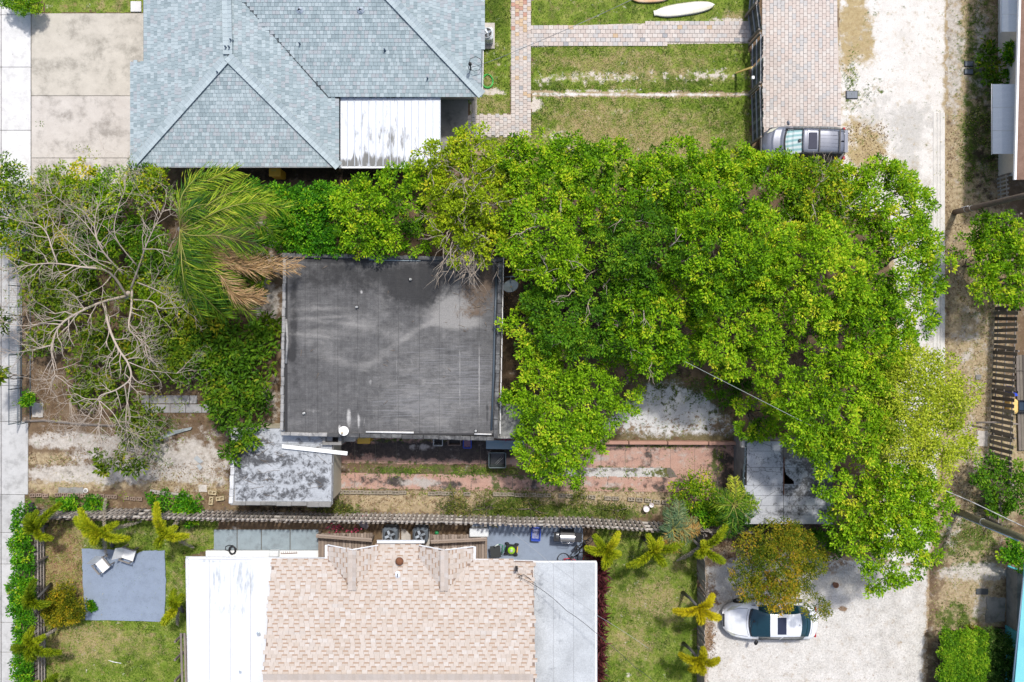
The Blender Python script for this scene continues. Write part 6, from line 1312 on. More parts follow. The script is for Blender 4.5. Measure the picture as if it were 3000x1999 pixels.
GRN = plain('green_metal', (.02, .2, .09), .4); b = MB(); b.tube([(.15, -.25, .15), (.32, -.05, .7), (.4, .35, .85), (.2, .42, .85)], .022, 5); b.tube([(.28, -.3, .15), (.36, -.1, .6), (.55, .3, .8)], .02, 5); b.build('handle', GRN, sp, True); MB().tube([(.2, .42, .86), (.05, .36, .84), (.0, .3, .8)], .035, 6).build('grip', plain('pale_grip', (.5, .55, .52)), sp, True)
for s in (-.2, .2): b = MB(); b.lathe([(.001, -.03), (.13, -.03), (.13, .03), (.001, .03)], (s, -.05, .13), 12, R, cap=False); b.build('wheel', TYRE, sp, True)
def bike(label, px, py, rz, lean, fm, scale=1.0):
    root = thing('bicycle', label, 'bicycle', tuple(at(px, py, .06)), None, rz); M_ = Matrix.Rotation(lean, 3, 'X') * scale; t = lambda x, y, z: M_ @ Vector((x, y, z))
    for x in (-.5, .5):
        b = MB(); b.torus(t(x, 0, .32), .31 * scale, .022, Matrix.Rotation(lean, 3, 'X') @ Matrix.Rotation(PI / 2, 3, 'X'), 22, 5); w = b.build('wheel', TYRE, root, True); b = MB()
        for k in range(10): a = k * PI / 5; b.tube([t(x, 0, .32), t(x + .29 * math.cos(a), 0, .32 + .29 * math.sin(a))], .004, 3)
        b.build('spokes', STEEL, w, True)
    b = MB()
    for s_, e_ in (((-.5, 0, .32), (-.08, 0, .30)), ((-.08, 0, .30), (-.2, 0, .78)), ((-.2, 0, .74), (.34, 0, .72)), ((-.08, 0, .30), (.36, 0, .66)), ((.5, 0, .32), (.34, 0, .84)), ((-.5, 0, .32), (-.2, 0, .72))): b.tube([t(*s_), t(*e_)], .022, 6)
    b.build('frame', fm, root, True); b = MB(); b.tube([t(.28, -.3, .92), t(.34, 0, .88), t(.28, .3, .92)], .018, 5); b.build('handlebar', BLKP, root, True); MB().bbox(t(-.22, 0, .82), (.26, .13, .06), .03).build('saddle', BLKP, root, True)
    b = MB(); b.lathe([(.001, -.01), (.09, -.01), (.09, .01), (.001, .01)], t(-.08, .04, .3), 12, Matrix.Rotation(lean, 3, 'X') @ Matrix.Rotation(PI / 2, 3, 'X'), cap=False); b.build('crank', BLKP, root, True)
bike('red bicycle leaning at the terrace corner by the grey white roof', 1678, 1618, math.radians(4), math.radians(50), plain('red_paint', (.55, .02, .04), .3)); bike('black bicycle with dark tyres behind the red bicycle and palm', 1712, 1606, math.radians(42), math.radians(-38), BLACK, .95)
# porch bits on the white step
wbx = thing('white_box', 'white box standing on the white step left of the gable', 'box', tuple(at(808, 1613, .16))); MB().bbox((0, -.06, .14), (.5, .3, .28), .03).build('box_body', plain('box_white', (.66, .68, .68)), wbx, True)
tg = thing('trellis_tools', 'small rusty rake head lying on the white step', 'rake', tuple(at(848, 1620, .16)))
b = MB(); b.tube([(-.4, 0, .02), (.45, .04, .02)], .015, 4)
for k in range(8): b.tube([(-.38 + k * .11, 0, .02), (-.38 + k * .11, .12, .03)], .01, 3)
b.build('rake_head', mat('rust', (.22, .09, .04)), tg, True)
b = MB()
for k in range(60): b.box(at(*random.choice(((995, 1537), (1040, 1548), (1062, 1512), (985, 1540)))) + Vector((random.gauss(0, .18), random.gauss(0, .1), .3 + random.random() * .2)), (.06, .05, .02), Euler((random.random(), random.random(), random.random())).to_matrix())
tag(b.build('red_blossoms', plain('crimson', (.45, .03, .10))), kind='stuff')
b = MB(); b.slab([at(1052, 1530, .25), at(1064, 1520, .3), at(1078, 1524, .3), at(1082, 1540, .2), at(1076, 1550, .15), at(1058, 1541, .2)][::-1], .03); tag(b.build('grey_tarp', plain('grey_tarp', (.20, .18, .19), .6)), 'folded grey tarp leaning against the long picket fence', 'tarp')
# toy slide behind the fence, boards, timber and log
ts = thing('toy_slide', 'yellow and blue plastic toy slide behind the slatted fence', 'toy slide', tuple(at(2972, 1180))); c = W(2974, 1192, .5); MB().bbox((c.x, c.y, .25), (.42, .75, .5), .1).build('slide_body', plain('toy_yellow', (.75, .5, .16), .4), ts)
a = W(2966, 1132, .6); q = W(2983, 1160, .6); r = W(2964, 1162, .6); MB().slab([r, q, a], .55).build('roof_wedge', plain('toy_blue', (.02, .06, .5), .35), ts)
tub('planter_tub', 'dark round tub beside the toy slide at the right edge', 'tub', 2999, 1190, .5, .6, .4, BLKP, (.5, plain('tub_water', (.03, .05, .08), .1)))
dk = thing('dark_deck', 'dark weathered boards at the right edge behind the slatted fence', 'deck', tuple(at(2995, 1180)))
for k in range(4): a = W(2980 + k * 9, 1040, .1); q = W(2988 + k * 9, 1320, .1); MB().bbox((a + q) / 2, (.15, (q - a).length, .06), .01, Matrix.Rotation(math.atan2(-(q.x - a.x), a.y - q.y) * -1, 3, 'Z')).build('plank', DRKP[k % 4], dk)
for nm, a, q, r_, m_, lb in (('timber_pole', (2858, 1238, .35), (2982, 1243, 1.1), .05, OLDW, 'grey timber pole lying across the slatted fence'), ('fallen_log', (2896, 1440, .5), (2934, 1492, .9), .075, PALEBARK, 'pale dead log leaning in the shrubs above the mossy pole'), ('wire_rail', (2968, 1088, 1.5), (3010, 1092, 1.5), .02, DARKW, 'dark rail end sticking out behind the slatted fence')):
    p = W(*a); r = W(*q); mid = p.lerp(r, .45) + Vector((.04, .05, .05)); b = MB(); b.tube([p, mid, r], [r_, r_, r_ * .8], 8); tag(b.build(nm, m_), lb, 'timber' if 'log' not in nm else 'log')
# metal edging round the two clipped shrubs
for lb, pts in (('dark metal edging curved round the bright clipped hedge', [(2836, 1846), (2775, 1848), (2756, 1856), (2750, 1876), (2748, 1960), (2750, 2060)]), ('dark metal edging curved round the darker clipped hedge', [(2938, 1838), (2908, 1836), (2894, 1846), (2884, 1880), (2880, 1920)])):
    root = thing('metal_edging', lb, 'edging', tuple(at(*pts[0])))
    b = MB()
    for (ax, ay), (bx, by) in zip(pts, pts[1:]): p = at(ax, ay, .12); q = at(bx, by, .12); d = q - p; b.box((p + q) / 2, (d.length + .01, .025, .24), Matrix.Rotation(math.atan2(d.y, d.x), 3, 'Z'))
    b.build('edging_band', mat('rusty_band', (.07, .035, .028), (.04, .025, .02), 5), root)
tag(MB().bbox(at(2876, 1733, .03), (.62, .3, .06), .02).build('dark_plate', plain('dark_plate', (.06, .065, .07), .5)), 'dark plate lying in the verge beside the teal house', 'plate')
tag(slab_part(None, 'verge_slab', 2888, 1750, 2943, 1822, .05, .045, CG, ragged=2.5), 'grey concrete slab beside the turquoise wall porch', 'slab')
# ================================================================== VEGETATION
spec('ficus', [(0, (0.0147, 0.049, 0.0028)), (.35, (0.085, 0.218, 0.00586)), (.65, (0.253, 0.469, 0.0101)), (1, (0.566, 0.6, 0.03))], fill=.06, space=.46, m=38, cr=.215, L=.15, W=.072, t0=.5, trans=.26, tl=.09, tc=.15)
spec('ficus_dark', [(0, (.014, .045, .006)), (.4, (0.072, 0.204, 0.0096)), (.7, (0.134, 0.276, 0.012)), (1, (0.322, 0.455, 0.02))], fill=.06, space=.47, m=38, cr=.215, L=.15, W=.072, t0=.47, trans=.26, tc=.15)
spec('lime', [(0, (0.0284, 0.084, 0.0035)), (.35, (0.137, 0.291, 0.00684)), (.65, (0.284, 0.503, 0.0122)), (1, (0.6, 0.6, 0.04))], fill=.06, space=.46, m=38, cr=.215, L=.15, W=.072, t0=.5, cover=1.05, trans=.26, tc=.15)
spec('pale_lime', [(0, (.09, .15, .008)), (.35, (.22, .32, .015)), (.65, (0.439, 0.517, 0.03)), (1, (0.586, 0.598, 0.08))], space=.38, m=26, cr=.26, L=.125, W=.06, t0=.55, cover=1.05, trans=.26)
spec('yellowing', [(0, (.05, .10, .005)), (.35, (0.169, 0.253, 0.00739)), (.65, (0.356, 0.506, 0.0138)), (1, (0.6, 0.529, 0.03))], fill=.06, space=.48, m=38, cr=.215, L=.15, W=.072, t0=.5, cover=1.05, trans=.26)
spec('orange', [(0, (.04, .08, .006)), (.3, (.12, .17, .010)), (.6, (.28, .26, .015)), (1, (0.586, 0.31, 0.03))], space=.30, m=28, cr=.19, L=.095, W=.05, t0=.40, tl=.14, tc=.16, trans=.26, cover=1.15)
spec('hedge_green', [(0, (0.0144, .07, .004)), (.4, (0.0495, .20, .008)), (.7, (0.154, 0.391, 0.012)), (1, (0.39, 0.506, 0.02))], space=.30, m=28, cr=.18, L=.14, W=.07, t0=.5, cover=1.2, trans=.26, tc=.15)
spec('compound', [(0, (.022, .05, .004)), (.35, (0.0813, 0.156, 0.0075)), (.65, (0.18, 0.27, 0.012)), (1, (.38, .33, .02))], space=.46, m=15, cr=.24, L=.27, W=.10, t0=.45, cover=.95, flat=.5, lift=.08, tl=.13, trans=.26, fill=.05)
spec('compound_deep', [(0, (.014, .042, .004)), (.35, (0.0562, 0.144, 0.0075)), (.65, (0.12, 0.24, 0.012)), (1, (.28, .30, .02))], space=.46, m=15, cr=.24, L=.27, W=.10, t0=.45, cover=1.0, flat=.5, lift=.08, tl=.12, trans=.26, fill=.05)
spec('mixed', [(0, (0.0331, 0.0875, .005)), (.35, (0.0994, 0.213, .008)), (.65, (0.269, 0.403, 0.012)), (1, (0.666, 0.517, 0.03))], space=.36, m=25, cr=.21, L=.145, W=.07, t0=.5, tl=.14, cover=1.0, trans=.26)
spec('box', [(0, (.02, .07, .004)), (.4, (.08, .22, .010)), (.7, (0.22, 0.414, 0.015)), (1, (0.439, 0.552, 0.04))], space=.17, m=22, cr=.12, L=.085, W=.05, t0=.5, cover=1.25, trans=.26)
spec('box_dark', [(0, (.012, .034, .006)), (.4, (.035, .10, .012)), (.7, (.10, .19, .03)), (1, (.28, .34, .10))], space=.19, m=20, cr=.13, L=.10, W=.055, t0=.45, cover=1.2)
spec('weeds', [(0, (.03, .05, .01)), (.4, (.09, .13, .018)), (.7, (.19, .21, .04)), (1, (.36, .28, .10))], space=.34, m=16, cr=.24, L=.15, W=.035, t0=.45, tl=.14, tc=.2, trans=.2, cover=.8)
spec('croton', [(0, (.03, .06, .006)), (.4, (.11, .14, .008)), (.7, (0.354, 0.322, 0.015)), (1, (0.586, 0.356, 0.02))], space=.22, m=22, cr=.17, L=.14, W=.045, t0=.5)

# ---- the big leafy mass behind the house, tree by tree
G = 'trees of the leafy grove'
def grove(label, cx, cy, r, zt, sp, n=12, **k): k.setdefault('rl', (.18, .32)); n = int(n * 1.9); return tree(label, cx, cy, r, zt, sp, n, name='ficus_tree', **k)
grove('yellowing tree with bare twigs overhanging the upper right of the black roof', 1385, 560, 170, 5.4, 'yellowing', 17, bare=60, rl=(.22, .34), bark=PALEBARK, extra=((1390, 440, 70, 5.5), (1265, 480, 60, 4.8), (1300, 690, 40, 4.6), (1455, 720, 50, 4.8), (1385, 730, 40, 4.6), (1330, 755, 20, 4.4), (1420, 775, 18, 4.4)))
ot = [o for o in scene.objects if o.get('label', '').startswith('yellowing tree with bare')][0]
for i in range(26):
    m = MB(); p = W(random.gauss(1385, 40), random.gauss(700, 20), 4.7); e_ = W(p.x * 0 + random.gauss(1390, 62), random.uniform(760, 835), 4.3); pts = limb_pts(p, e_, 5, .25); m.tube(pts, [.028, .022, .017, .013, .01, .006], 4)
    for q in range(5): s0 = pts[random.choice((2, 3, 4))]; m.tube(limb_pts(s0, s0 + (e_ - p) * .3 + Vector((random.uniform(-.45, .45), random.uniform(-.35, .2), .05)), 3, .2), [.012, .01, .008, .005], 3)
    m.build('bare_branch', PALEBARK, ot)
grove('green tree beside the lower lawn, just right of the yellowing tree', 1590, 530, 150, 5.8, 'ficus', 13, extra=((1665, 445, 52, 4.8), (1520, 470, 50, 5)))
grove('olive green tree with thin bare twigs below the dry lawn edge', 1600, 700, 150, 6.3, 'lime', 12, bare=16, extra=((1680, 790, 50, 5.2), (1530, 760, 40, 5.2)))
grove('bright green tree under the middle of the dry lawn edge', 1770, 560, 160, 5.8, 'ficus', 14, extra=((1770, 480, 50, 4.8),))
grove('light green tree below the board fence corner', 2010, 560, 165, 5.9, 'ficus', 14, extra=((2180, 480, 55, 4.6), (1900, 490, 50, 4.8), (2080, 480, 50, 4.6)))
grove('bright lime tree next to the silver SUV', 2235, 580, 150, 5.6, 'lime', 13, extra=((2300, 500, 45, 4.4), (2200, 480, 40, 4.2)))
grove('dark olive tree behind the silver SUV tail', 2390, 590, 140, 5.8, 'mixed', 12, bare=14, extra=((2400, 505, 45, 4.6), (2455, 520, 40, 4.6)))
grove('feathery edged lime tree at the lane, upper corner of the grove', 2575, 610, 150, 5.8, 'lime', 14, extra=((2560, 515, 50, 4.6), (2690, 600, 45, 4.6), (2640, 535, 40, 4.4)))
grove('tall bright green tree pushing over the lane at mid height', 2620, 790, 150, 6.5, 'ficus', 14, extra=((2712, 840, 46, 5), (2700, 720, 50, 5.2), (2690, 940, 50, 5)))
grove('dark green tree deep between yellowing tree and black roof shade', 1690, 900, 165, 5.4, 'ficus_dark', 13, bare=8, extra=((1600, 840, 50, 4.2), (1780, 1010, 50, 4.2)))
grove('deep green tree in the heart of the grove', 1880, 720, 170, 6.4, 'ficus_dark', 14, bare=8)
grove('glossy green tree above the white sand yard', 1930, 930, 175, 5.8, 'ficus', 14, bare=8, extra=((1930, 1040, 55, 4.4), (2030, 1010, 50, 4.6)))
grove('tall sunlit tree in the middle of the grove', 2130, 760, 185, 7.4, 'ficus', 16)
grove('pale topped tree above the pale overhead wire', 2180, 960, 170, 6.4, 'lime', 14, extra=((2130, 1060, 50, 4.8), (2250, 1090, 50, 5)))
grove('bright crowned tree right of the grove middle', 2390, 800, 185, 7.2, 'lime', 16)
grove('dense green tree near the lane under the bright crowned tree', 2500, 980, 175, 6.6, 'ficus', 15, extra=((2620, 1010, 60, 5.4),))
grove('yellow green tree spreading over the cracked shed roof', 2440, 1190, 185, 7.0, 'lime', 15, extra=((2350, 1270, 60, 5.6), (2430, 1400, 60, 5.4), (2310, 1180, 50, 5), (2400, 1310, 50, 5.4)))
grove('airy pale lime tree overhanging the lane', 2650, 1180, 190, 6.8, 'pale_lime', 16, extra=((2740, 1290, 80, 5.4), (2790, 1300, 60, 5), (2690, 1080, 60, 5.6), (2700, 1370, 80, 5.2), (2640, 1270, 80, 5.8), (2620, 1100, 70, 6)))
grove('green tree reaching over the gravel yard below the shed', 2590, 1450, 160, 6.0, 'lime', 14, extra=((2520, 1600, 65, 4.4), (2640, 1640, 65, 4.4), (2580, 1690, 55, 4), (2690, 1600, 60, 4.2), (2470, 1540, 55, 4.2), (2715, 1480, 66, 4.8), (2600, 1560, 70, 4.8), (2560, 1480, 70, 5), (2660, 1540, 66, 4.8), (2650, 1420, 70, 5.4)))
grove('low bright tree beside the right wall of the black roofed house', 1640, 1200, 175, 4.4, 'lime', 15, extra=((1600, 1380, 50, 3.2), (1650, 1390, 50, 3.2), (1830, 1170, 46, 3), (1800, 1080, 52, 3.2), (1550, 1330, 46, 3.2)), name='lime_tree') if False else tree('low bright tree beside the right wall of the black roofed house', 1640, 1190, 170, 4.4, 'lime', 15, extra=((1600, 1370, 52, 3.2), (1660, 1385, 50, 3.2), (1830, 1160, 50, 3), (1800, 1080, 52, 3.2), (1555, 1330, 50, 3.2), (1720, 1300, 56, 3.2)), name='ficus_tree')
tree('slim green tree rising between black roof and bright low tree', 1560, 985, 85, 4.2, 'lime', 8, name='ficus_tree', extra=((1550, 920, 34, 3.4), (1590, 1060, 50, 3.2)))
tree('small leaning tree between white sand yard and cracked shed', 2215, 1215, 72, 3.4, 'lime', 7, name='ficus_tree', extra=((2190, 1265, 30, 2.6), (2290, 1130, 60, 4)))
shrub('dark shrub in the shade below the cracked shed', 2410, 1580, 60, 1.6, 'ficus_dark', 6)
shrub('low dark shrub at the foot of the grove beside the sand yard', 2130, 1130, 60, 1.3, 'ficus_dark', 6)

# ---- hedge trees between the grey house and the black roof
tree('rounded bright hedge tree under the white patio roof edge', 1085, 632, 118, 4.6, 'ficus', 13, name='hedge_tree', extra=((1165, 530, 50, 3.6), (1040, 575, 50, 3.8), (1190, 620, 56, 4.2), (1130, 700, 50, 3.6), (1215, 700, 44, 3.4), (1050, 705, 44, 3.4), (1230, 560, 50, 4.4)))
tree('fine leaved deep green hedge tree right of the palm', 900, 642, 100, 3.8, 'hedge_green', 13, name='hedge_tree', extra=((960, 585, 50, 3.2), (830, 590, 46, 3.2), (990, 700, 50, 3.2), (860, 705, 46, 3), (930, 720, 40, 3), (800, 690, 40, 3)))
tree('leafy hedge tree peeking over the tall palm', 745, 590, 62, 3.6, 'hedge_green', 8, name='hedge_tree')

# ---- tangle of shrubs on the left under the leafless tree
for lb, cx, cy, r, h, sp, n in (('tall yellow green shrub at the pavement edge, upper corner', 40, 560, 80, 3.0, 'mixed', 9), ('shrub with orange tinted leaves right of the corner shrub', 145, 580, 75, 3.0, 'mixed', 9), ('green shrub below the driveway slab edge', 250, 575, 85, 3.0, 'mixed', 9),
        ('leafy shrub under the grey house corner', 350, 575, 80, 3.0, 'ficus', 9), ('dense shrub hugging the tall palm', 455, 560, 72, 3.0, 'mixed', 8), ('dark shrub behind the bare branches', 290, 690, 95, 2.4, 'ficus_dark', 9), ('olive shrub by the pavement below the corner shrub', 60, 690, 75, 2.6, 'mixed', 8),
        ('dark leafy shrub under the bare crown centre', 400, 700, 80, 2.2, 'ficus_dark', 8), ('olive shrub leaning over the steel fence', 150, 760, 85, 2.2, 'compound', 8), ('compound leaved shrub under the leftmost bare limb', 170, 860, 84, 1.8, 'compound', 9),
        ('compound leaved shrub below the palm crown', 620, 880, 96, 2.2, 'compound', 9), ('deep green compound leaved shrub beside the black roof wall', 700, 1060, 114, 2.2, 'compound_deep', 9), ('golden compound leaved shrub above the slab path', 470, 1060, 72, 2.0, 'compound', 9),
        ('olive compound leaved shrub in the middle of the tree garden', 540, 960, 114, 2.2, 'compound', 9), ('large compound leaved shrub right of the slab path', 680, 1190, 84, 2.2, 'compound_deep', 9), ('green compound leaved shrub behind the slab path', 600, 1045, 88, 2.2, 'compound_deep', 9),
        ('thin compound leaved shrub under the long bare limb', 350, 1010, 84, 1.6, 'compound', 8), ('small compound leaved shrub among brown litter', 240, 1120, 55, 1.2, 'compound', 7), ('compound leaved shrub below the slab path by the broken panel', 420, 1240, 72, 1.4, 'compound', 8),
        ('small shrub hanging over the mottled shed parapet', 745, 1265, 46, 3.2, 'compound_deep', 5), ('sprig of compound leaves over the dry gravel', 320, 1350, 30, 2.2, 'compound', 3), ('second sprig of leaves over gravel beside the broken panel', 395, 1345, 36, 2.2, 'compound', 4), ('leafy sprig drooping across the mottled shed edge', 700, 1320, 28, 2.9, 'compound_deep', 3),
        ('sparse compound leaved shrub between the bare limbs, upper part', 230, 830, 80, 2.0, 'compound', 7), ('olive compound leaved shrub beneath the trunk fork', 420, 830, 85, 2.0, 'compound', 8), ('green compound leaved shrub right of the trunk', 480, 770, 75, 2.2, 'compound_deep', 8), ('golden compound leaved shrub under the falling limb', 300, 1000, 70, 1.5, 'compound', 7), ('olive compound leaved shrub by the steel fence middle', 150, 1000, 56, 1.4, 'compound', 6),
        ('yellowish compound leaved shrub above the timber rail', 330, 1130, 60, 1.3, 'compound', 6), ('mixed shrub between palm trunk and bare limbs', 500, 850, 80, 2.2, 'mixed', 8), ('green shrub behind the long left limb', 180, 690, 80, 2.2, 'mixed', 8), ('compound leaved shrub left of the black roof upper corner', 760, 800, 60, 1.6, 'compound', 7), ('yellowish shrub along the left black roof wall', 790, 960, 36, 1.2, 'compound', 5), ('dark shrub at the left lower corner of the black roof', 770, 1160, 46, 1.8, 'compound_deep', 5), ('small green shrub at the steel fence corner', 88, 1170, 22, 1.0, 'hedge_green', 4), ('olive sprig beside the pavement left of the steel fence', 25, 930, 34, 2.6, 'compound', 4), ('sparse leaves over the pavement near the left edge', 18, 1110, 30, 2.6, 'compound', 3)):
    shrub(lb, cx, cy, r, h, sp, n)
# ---- other shrubs
for lb, cx, cy, r, h, sp, n, sq in (('clipped round shrub at the top left lawn corner', 72, 12, 52, 1.3, 'box', 7, (1.1, .8)), ('leafy tree by the right edge below the brown pole', 2898, 770, 108, 3.6, 'ficus', 15, (.95, 1.3)), ('small green plant against the cream wall at the right edge', 2948, 168, 30, 1.3, 'hedge_green', 5, (.7, 1.3)), ('thin plant below the small green plant at the cream wall', 2948, 232, 16, .9, 'hedge_green', 3, (1, 1)),
        ('dark weedy bush beneath the upper white awning', 2900, 200, 46, .9, 'compound_deep', 6, (.8, 1.8)), ('dark tangled shrub over the slatted fence end', 2900, 1400, 66, 1.7, 'ficus_dark', 8, (1, 1)), ('dark shrub at the right edge behind the dead log', 2985, 1430, 60, 1.8, 'ficus_dark', 6, (.8, 1.4)), ('green shrub at the right edge above the turquoise wall', 2965, 1625, 44, 1.2, 'hedge_green', 6, (1, .8)),
        ('dark shrub under the mossy pole', 2920, 1480, 40, 1.0, 'ficus_dark', 5, (1.2, .8)), ('yellow green croton bush beside the painted patio', 193, 1772, 58, 1.1, 'croton', 9, (1, .9)), ('green bush between picket fence and block edging, leftmost', 208, 1472, 30, .7, 'hedge_green', 5, (1.1, .7)), ('green bush between picket fence and block edging, next to a post', 278, 1474, 30, .7, 'hedge_green', 5, (1.1, .7)),
        ('bush by the broken timber', 470, 1470, 36, .9, 'hedge_green', 5, (1, .8)), ('bush with dead frond lying through it near the picket fence', 545, 1485, 48, 1.0, 'hedge_green', 6, (1, .8)), ('weedy shrub at the mottled shed corner', 1000, 1490, 40, 0.48, 'weeds', 6, (1.1, .7)), ('wide weedy bush against the long picket fence', 1420, 1492, 66, 0.54, 'weeds', 10, (1.6, .6)),
        ('olive weedy bush by the second picket fence', 1560, 1495, 64, 0.48, 'weeds', 9, (1.5, .6)), ('upright green weed bush above the pickets', 1690, 1460, 36, 0.54, 'weeds', 5, (1, .8)), ('low green weeds left of the white buckets', 1800, 1503, 52, 0.36, 'weeds', 7, (1.6, .5)), ('wild shrub by the pink drive end near the small palms', 2035, 1445, 62, 1.6, 'mixed', 8, (1.1, 1)), ('sprawling wild shrub between the two feather palms', 2080, 1490, 50, 1.3, 'hedge_green', 6, (1, 1)),
        ('small green bush against the right parapet of the black roof', 1492, 1162, 28, 1.2, 'hedge_green', 5, (1, 1)), ('little weed growing in the painted patio corner', 272, 1774, 9, .25, 'hedge_green', 2, (1, 1)), ('dry bush on the strip below the pink drive', 1310, 1478, 40, 0.36, 'weeds', 6, (1.3, .7)), ('yellow weeds by the bright clipped hedge', 2846, 1846, 22, .5, 'croton', 4, (1.3, .7))):
    shrub(lb, cx, cy, r, h, sp, n, sq, name='shrub' if 'tree' not in lb else 'tree', cat='shrub' if 'tree' not in lb else 'tree')
# clipped hedges
def hedge(label, rects, h, sp, cat='hedge'):
    lobes = []; root = None
    for (x0, y0, x1, y1) in rects:
        nx = max(1, round((x1 - x0) / 30)); ny = max(1, round((y1 - y0) / 30))
        for i in range(nx):
            for j in range(ny):
                x = x0 + (i + .5) * (x1 - x0) / nx + random.uniform(-5, 5); y = y0 + (j + .5) * (y1 - y0) / ny + random.uniform(-5, 5); r = min(.46, (min(x1 - x0, y1 - y0) / S) * .62) * random.uniform(.85, 1.15); zz = max(r * .6, h - r * .8); p = W(x, y, zz); lobes.append((p.x, p.y, zz + random.uniform(-.07, .07), r))
    root = thing('hedge', label, cat, (lobes[0][0], lobes[0][1], 0)); m = MB()
    for l in lobes: m.tube([(l[0], l[1], 0), (l[0] + .05, l[1] + .03, l[2])], [.025, .012], 4)
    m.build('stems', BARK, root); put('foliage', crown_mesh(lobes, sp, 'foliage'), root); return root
hedge('long leafy hedge between the pavement and the front picket fence', [(46, 1490, 86, 1580), (42, 1580, 86, 1700), (40, 1700, 88, 1800), (50, 1800, 90, 2060)], 1.5, 'hedge_green')
hedge('bright green clipped hedge inside curved edging at the lower right', [(2762, 1858, 2872, 2040)], 1.5, 'box')
hedge('darker clipped hedge beside the turquoise wall', [(2888, 1852, 2952, 2030)], 1.4, 'box_dark')

# ---- leafless spreading tree
lt = thing('leafless_tree', 'large leafless tree with pale spreading limbs over the left garden', 'tree', tuple(W(375, 880)))
GREYBARK = mat('grey_bark', (.35, .29, .235), (.47, .40, .33), 4, 30, bump=.4)
def px3(pts): return [W(x, y, z) for x, y, z in pts]
def smooth_path(P, k=4):
    out = []
    for i in range(len(P) - 1):
        p0 = P[max(i - 1, 0)]; p1 = P[i]; p2 = P[i + 1]; p3 = P[min(i + 2, len(P) - 1)]
        for j in range(k):
            t = j / k; out.append(.5 * ((2 * p1) + (p2 - p0) * t + (2 * p0 - 5 * p1 + 4 * p2 - p3) * t * t + (3 * p1 - p0 - 3 * p2 + p3) * t ** 3))
    out.append(P[-1]); return out
LIMBS = [([(372, 868, 2.4), (300, 885, 3.6), (230, 915, 4.4), (180, 955, 4.8), (155, 1010, 5.0), (152, 1060, 5.1), (165, 1100, 5.0)], .085),
         ([(372, 868, 2.4), (320, 800, 3.8), (240, 780, 4.6), (160, 772, 5.0), (100, 775, 5.2), (45, 785, 5.3)], .075),
         ([(302, 885, 3.4), (318, 960, 4.2), (345, 1020, 4.7), (375, 1065, 5.0), (385, 1110, 4.9), (340, 1140, 5.2), (292, 1165, 5.3), (300, 1200, 5.4), (290, 1250, 5.3)], .075),
         ([(385, 850, 2.4), (385, 900, 3.6), (380, 960, 4.2), (400, 985, 4.4), (425, 1005, 4.6)], .07),
         ([(380, 850, 2.4), (410, 770, 3.6), (425, 720, 4.3), (450, 675, 4.7), (475, 620, 5.0)], .06),
         ([(360, 800, 3.2), (325, 765, 4.0), (290, 720, 4.5), (275, 670, 4.9), (280, 620, 5.1)], .06),
         ([(330, 810, 3.4), (300, 840, 4.2), (255, 860, 4.8)], .04), ([(165, 770, 4.8), (148, 725, 5.0), (140, 690, 5.2), (110, 660, 5.3), (60, 650, 5.3), (25, 640, 5.3)], .045),
         ([(385, 880, 3.0), (440, 885, 4.0), (470, 900, 4.5), (530, 900, 4.8)], .05), ([(400, 830, 3.0), (450, 850, 4.2), (500, 870, 4.7)], .045), ([(182, 952, 4.7), (130, 950, 5.0), (60, 955, 5.2), (10, 945, 5.3)], .04),
         ([(160, 1010, 4.9), (120, 1020, 5.1), (70, 1030, 5.2), (20, 1035, 5.2)], .03), ([(378, 1062, 4.9), (440, 1085, 5.1), (520, 1095, 5.2)], .03), ([(295, 1168, 5.2), (250, 1170, 5.3), (215, 1155, 5.3), (200, 1180, 5.3)], .03), ([(292, 1175, 5.2), (330, 1210, 5.3), (360, 1255, 5.2), (400, 1275, 5.1)], .03), ([(270, 1195, 5.3), (240, 1240, 5.3), (215, 1255, 5.2)], .025), ([(330, 790, 4.0), (270, 760, 4.8), (200, 700, 5.2), (150, 640, 5.2), (135, 560, 5)], .03), ([(420, 730, 4.2), (475, 735, 4.8), (540, 760, 5)], .03), ([(300, 730, 4.5), (250, 660, 5.0), (190, 600, 5.0), (150, 570, 4.8)], .03), ([(400, 780, 3.6), (340, 690, 4.6), (345, 610, 5.0), (365, 560, 4.8)], .035), ([(385, 1110, 4.9), (372, 1180, 5.1), (365, 1230, 5.1), (375, 1290, 4.8)], .03)]
MB().tube([W(378, 885, 0), W(376, 878, .9), W(374, 868, 1.8), W(376, 858, 2.6)], [.24, .18, .15, .10], 10).build('trunk', GREYBARK, lt)
def twig(m, p, d, L, r, depth):
    k = 3; pts = [p]; dd = d.copy(); r = max(r, .0045)
    for i in range(k):
        dd = (dd + Vector((random.gauss(0, .28), random.gauss(0, .28), random.gauss(0, .12)))).normalized(); dd.z = max(min(dd.z, .35), -.25); pts.append(pts[-1] + dd * L / k)
    m.tube(pts, [r, r * .8, r * .6, r * .35], 4 if depth > 1 else 3, cap=False)
    if depth > 0:
        for q in range(random.choice((2, 2, 3))):
            s = pts[random.choice((1, 2, 2, 3))]; a = random.choice((-1, 1)) * random.uniform(.35, 1.1); nd = Matrix.Rotation(a, 3, 'Z') @ dd; twig(m, s, nd, L * random.uniform(.5, .78), r * .55, depth - 1)
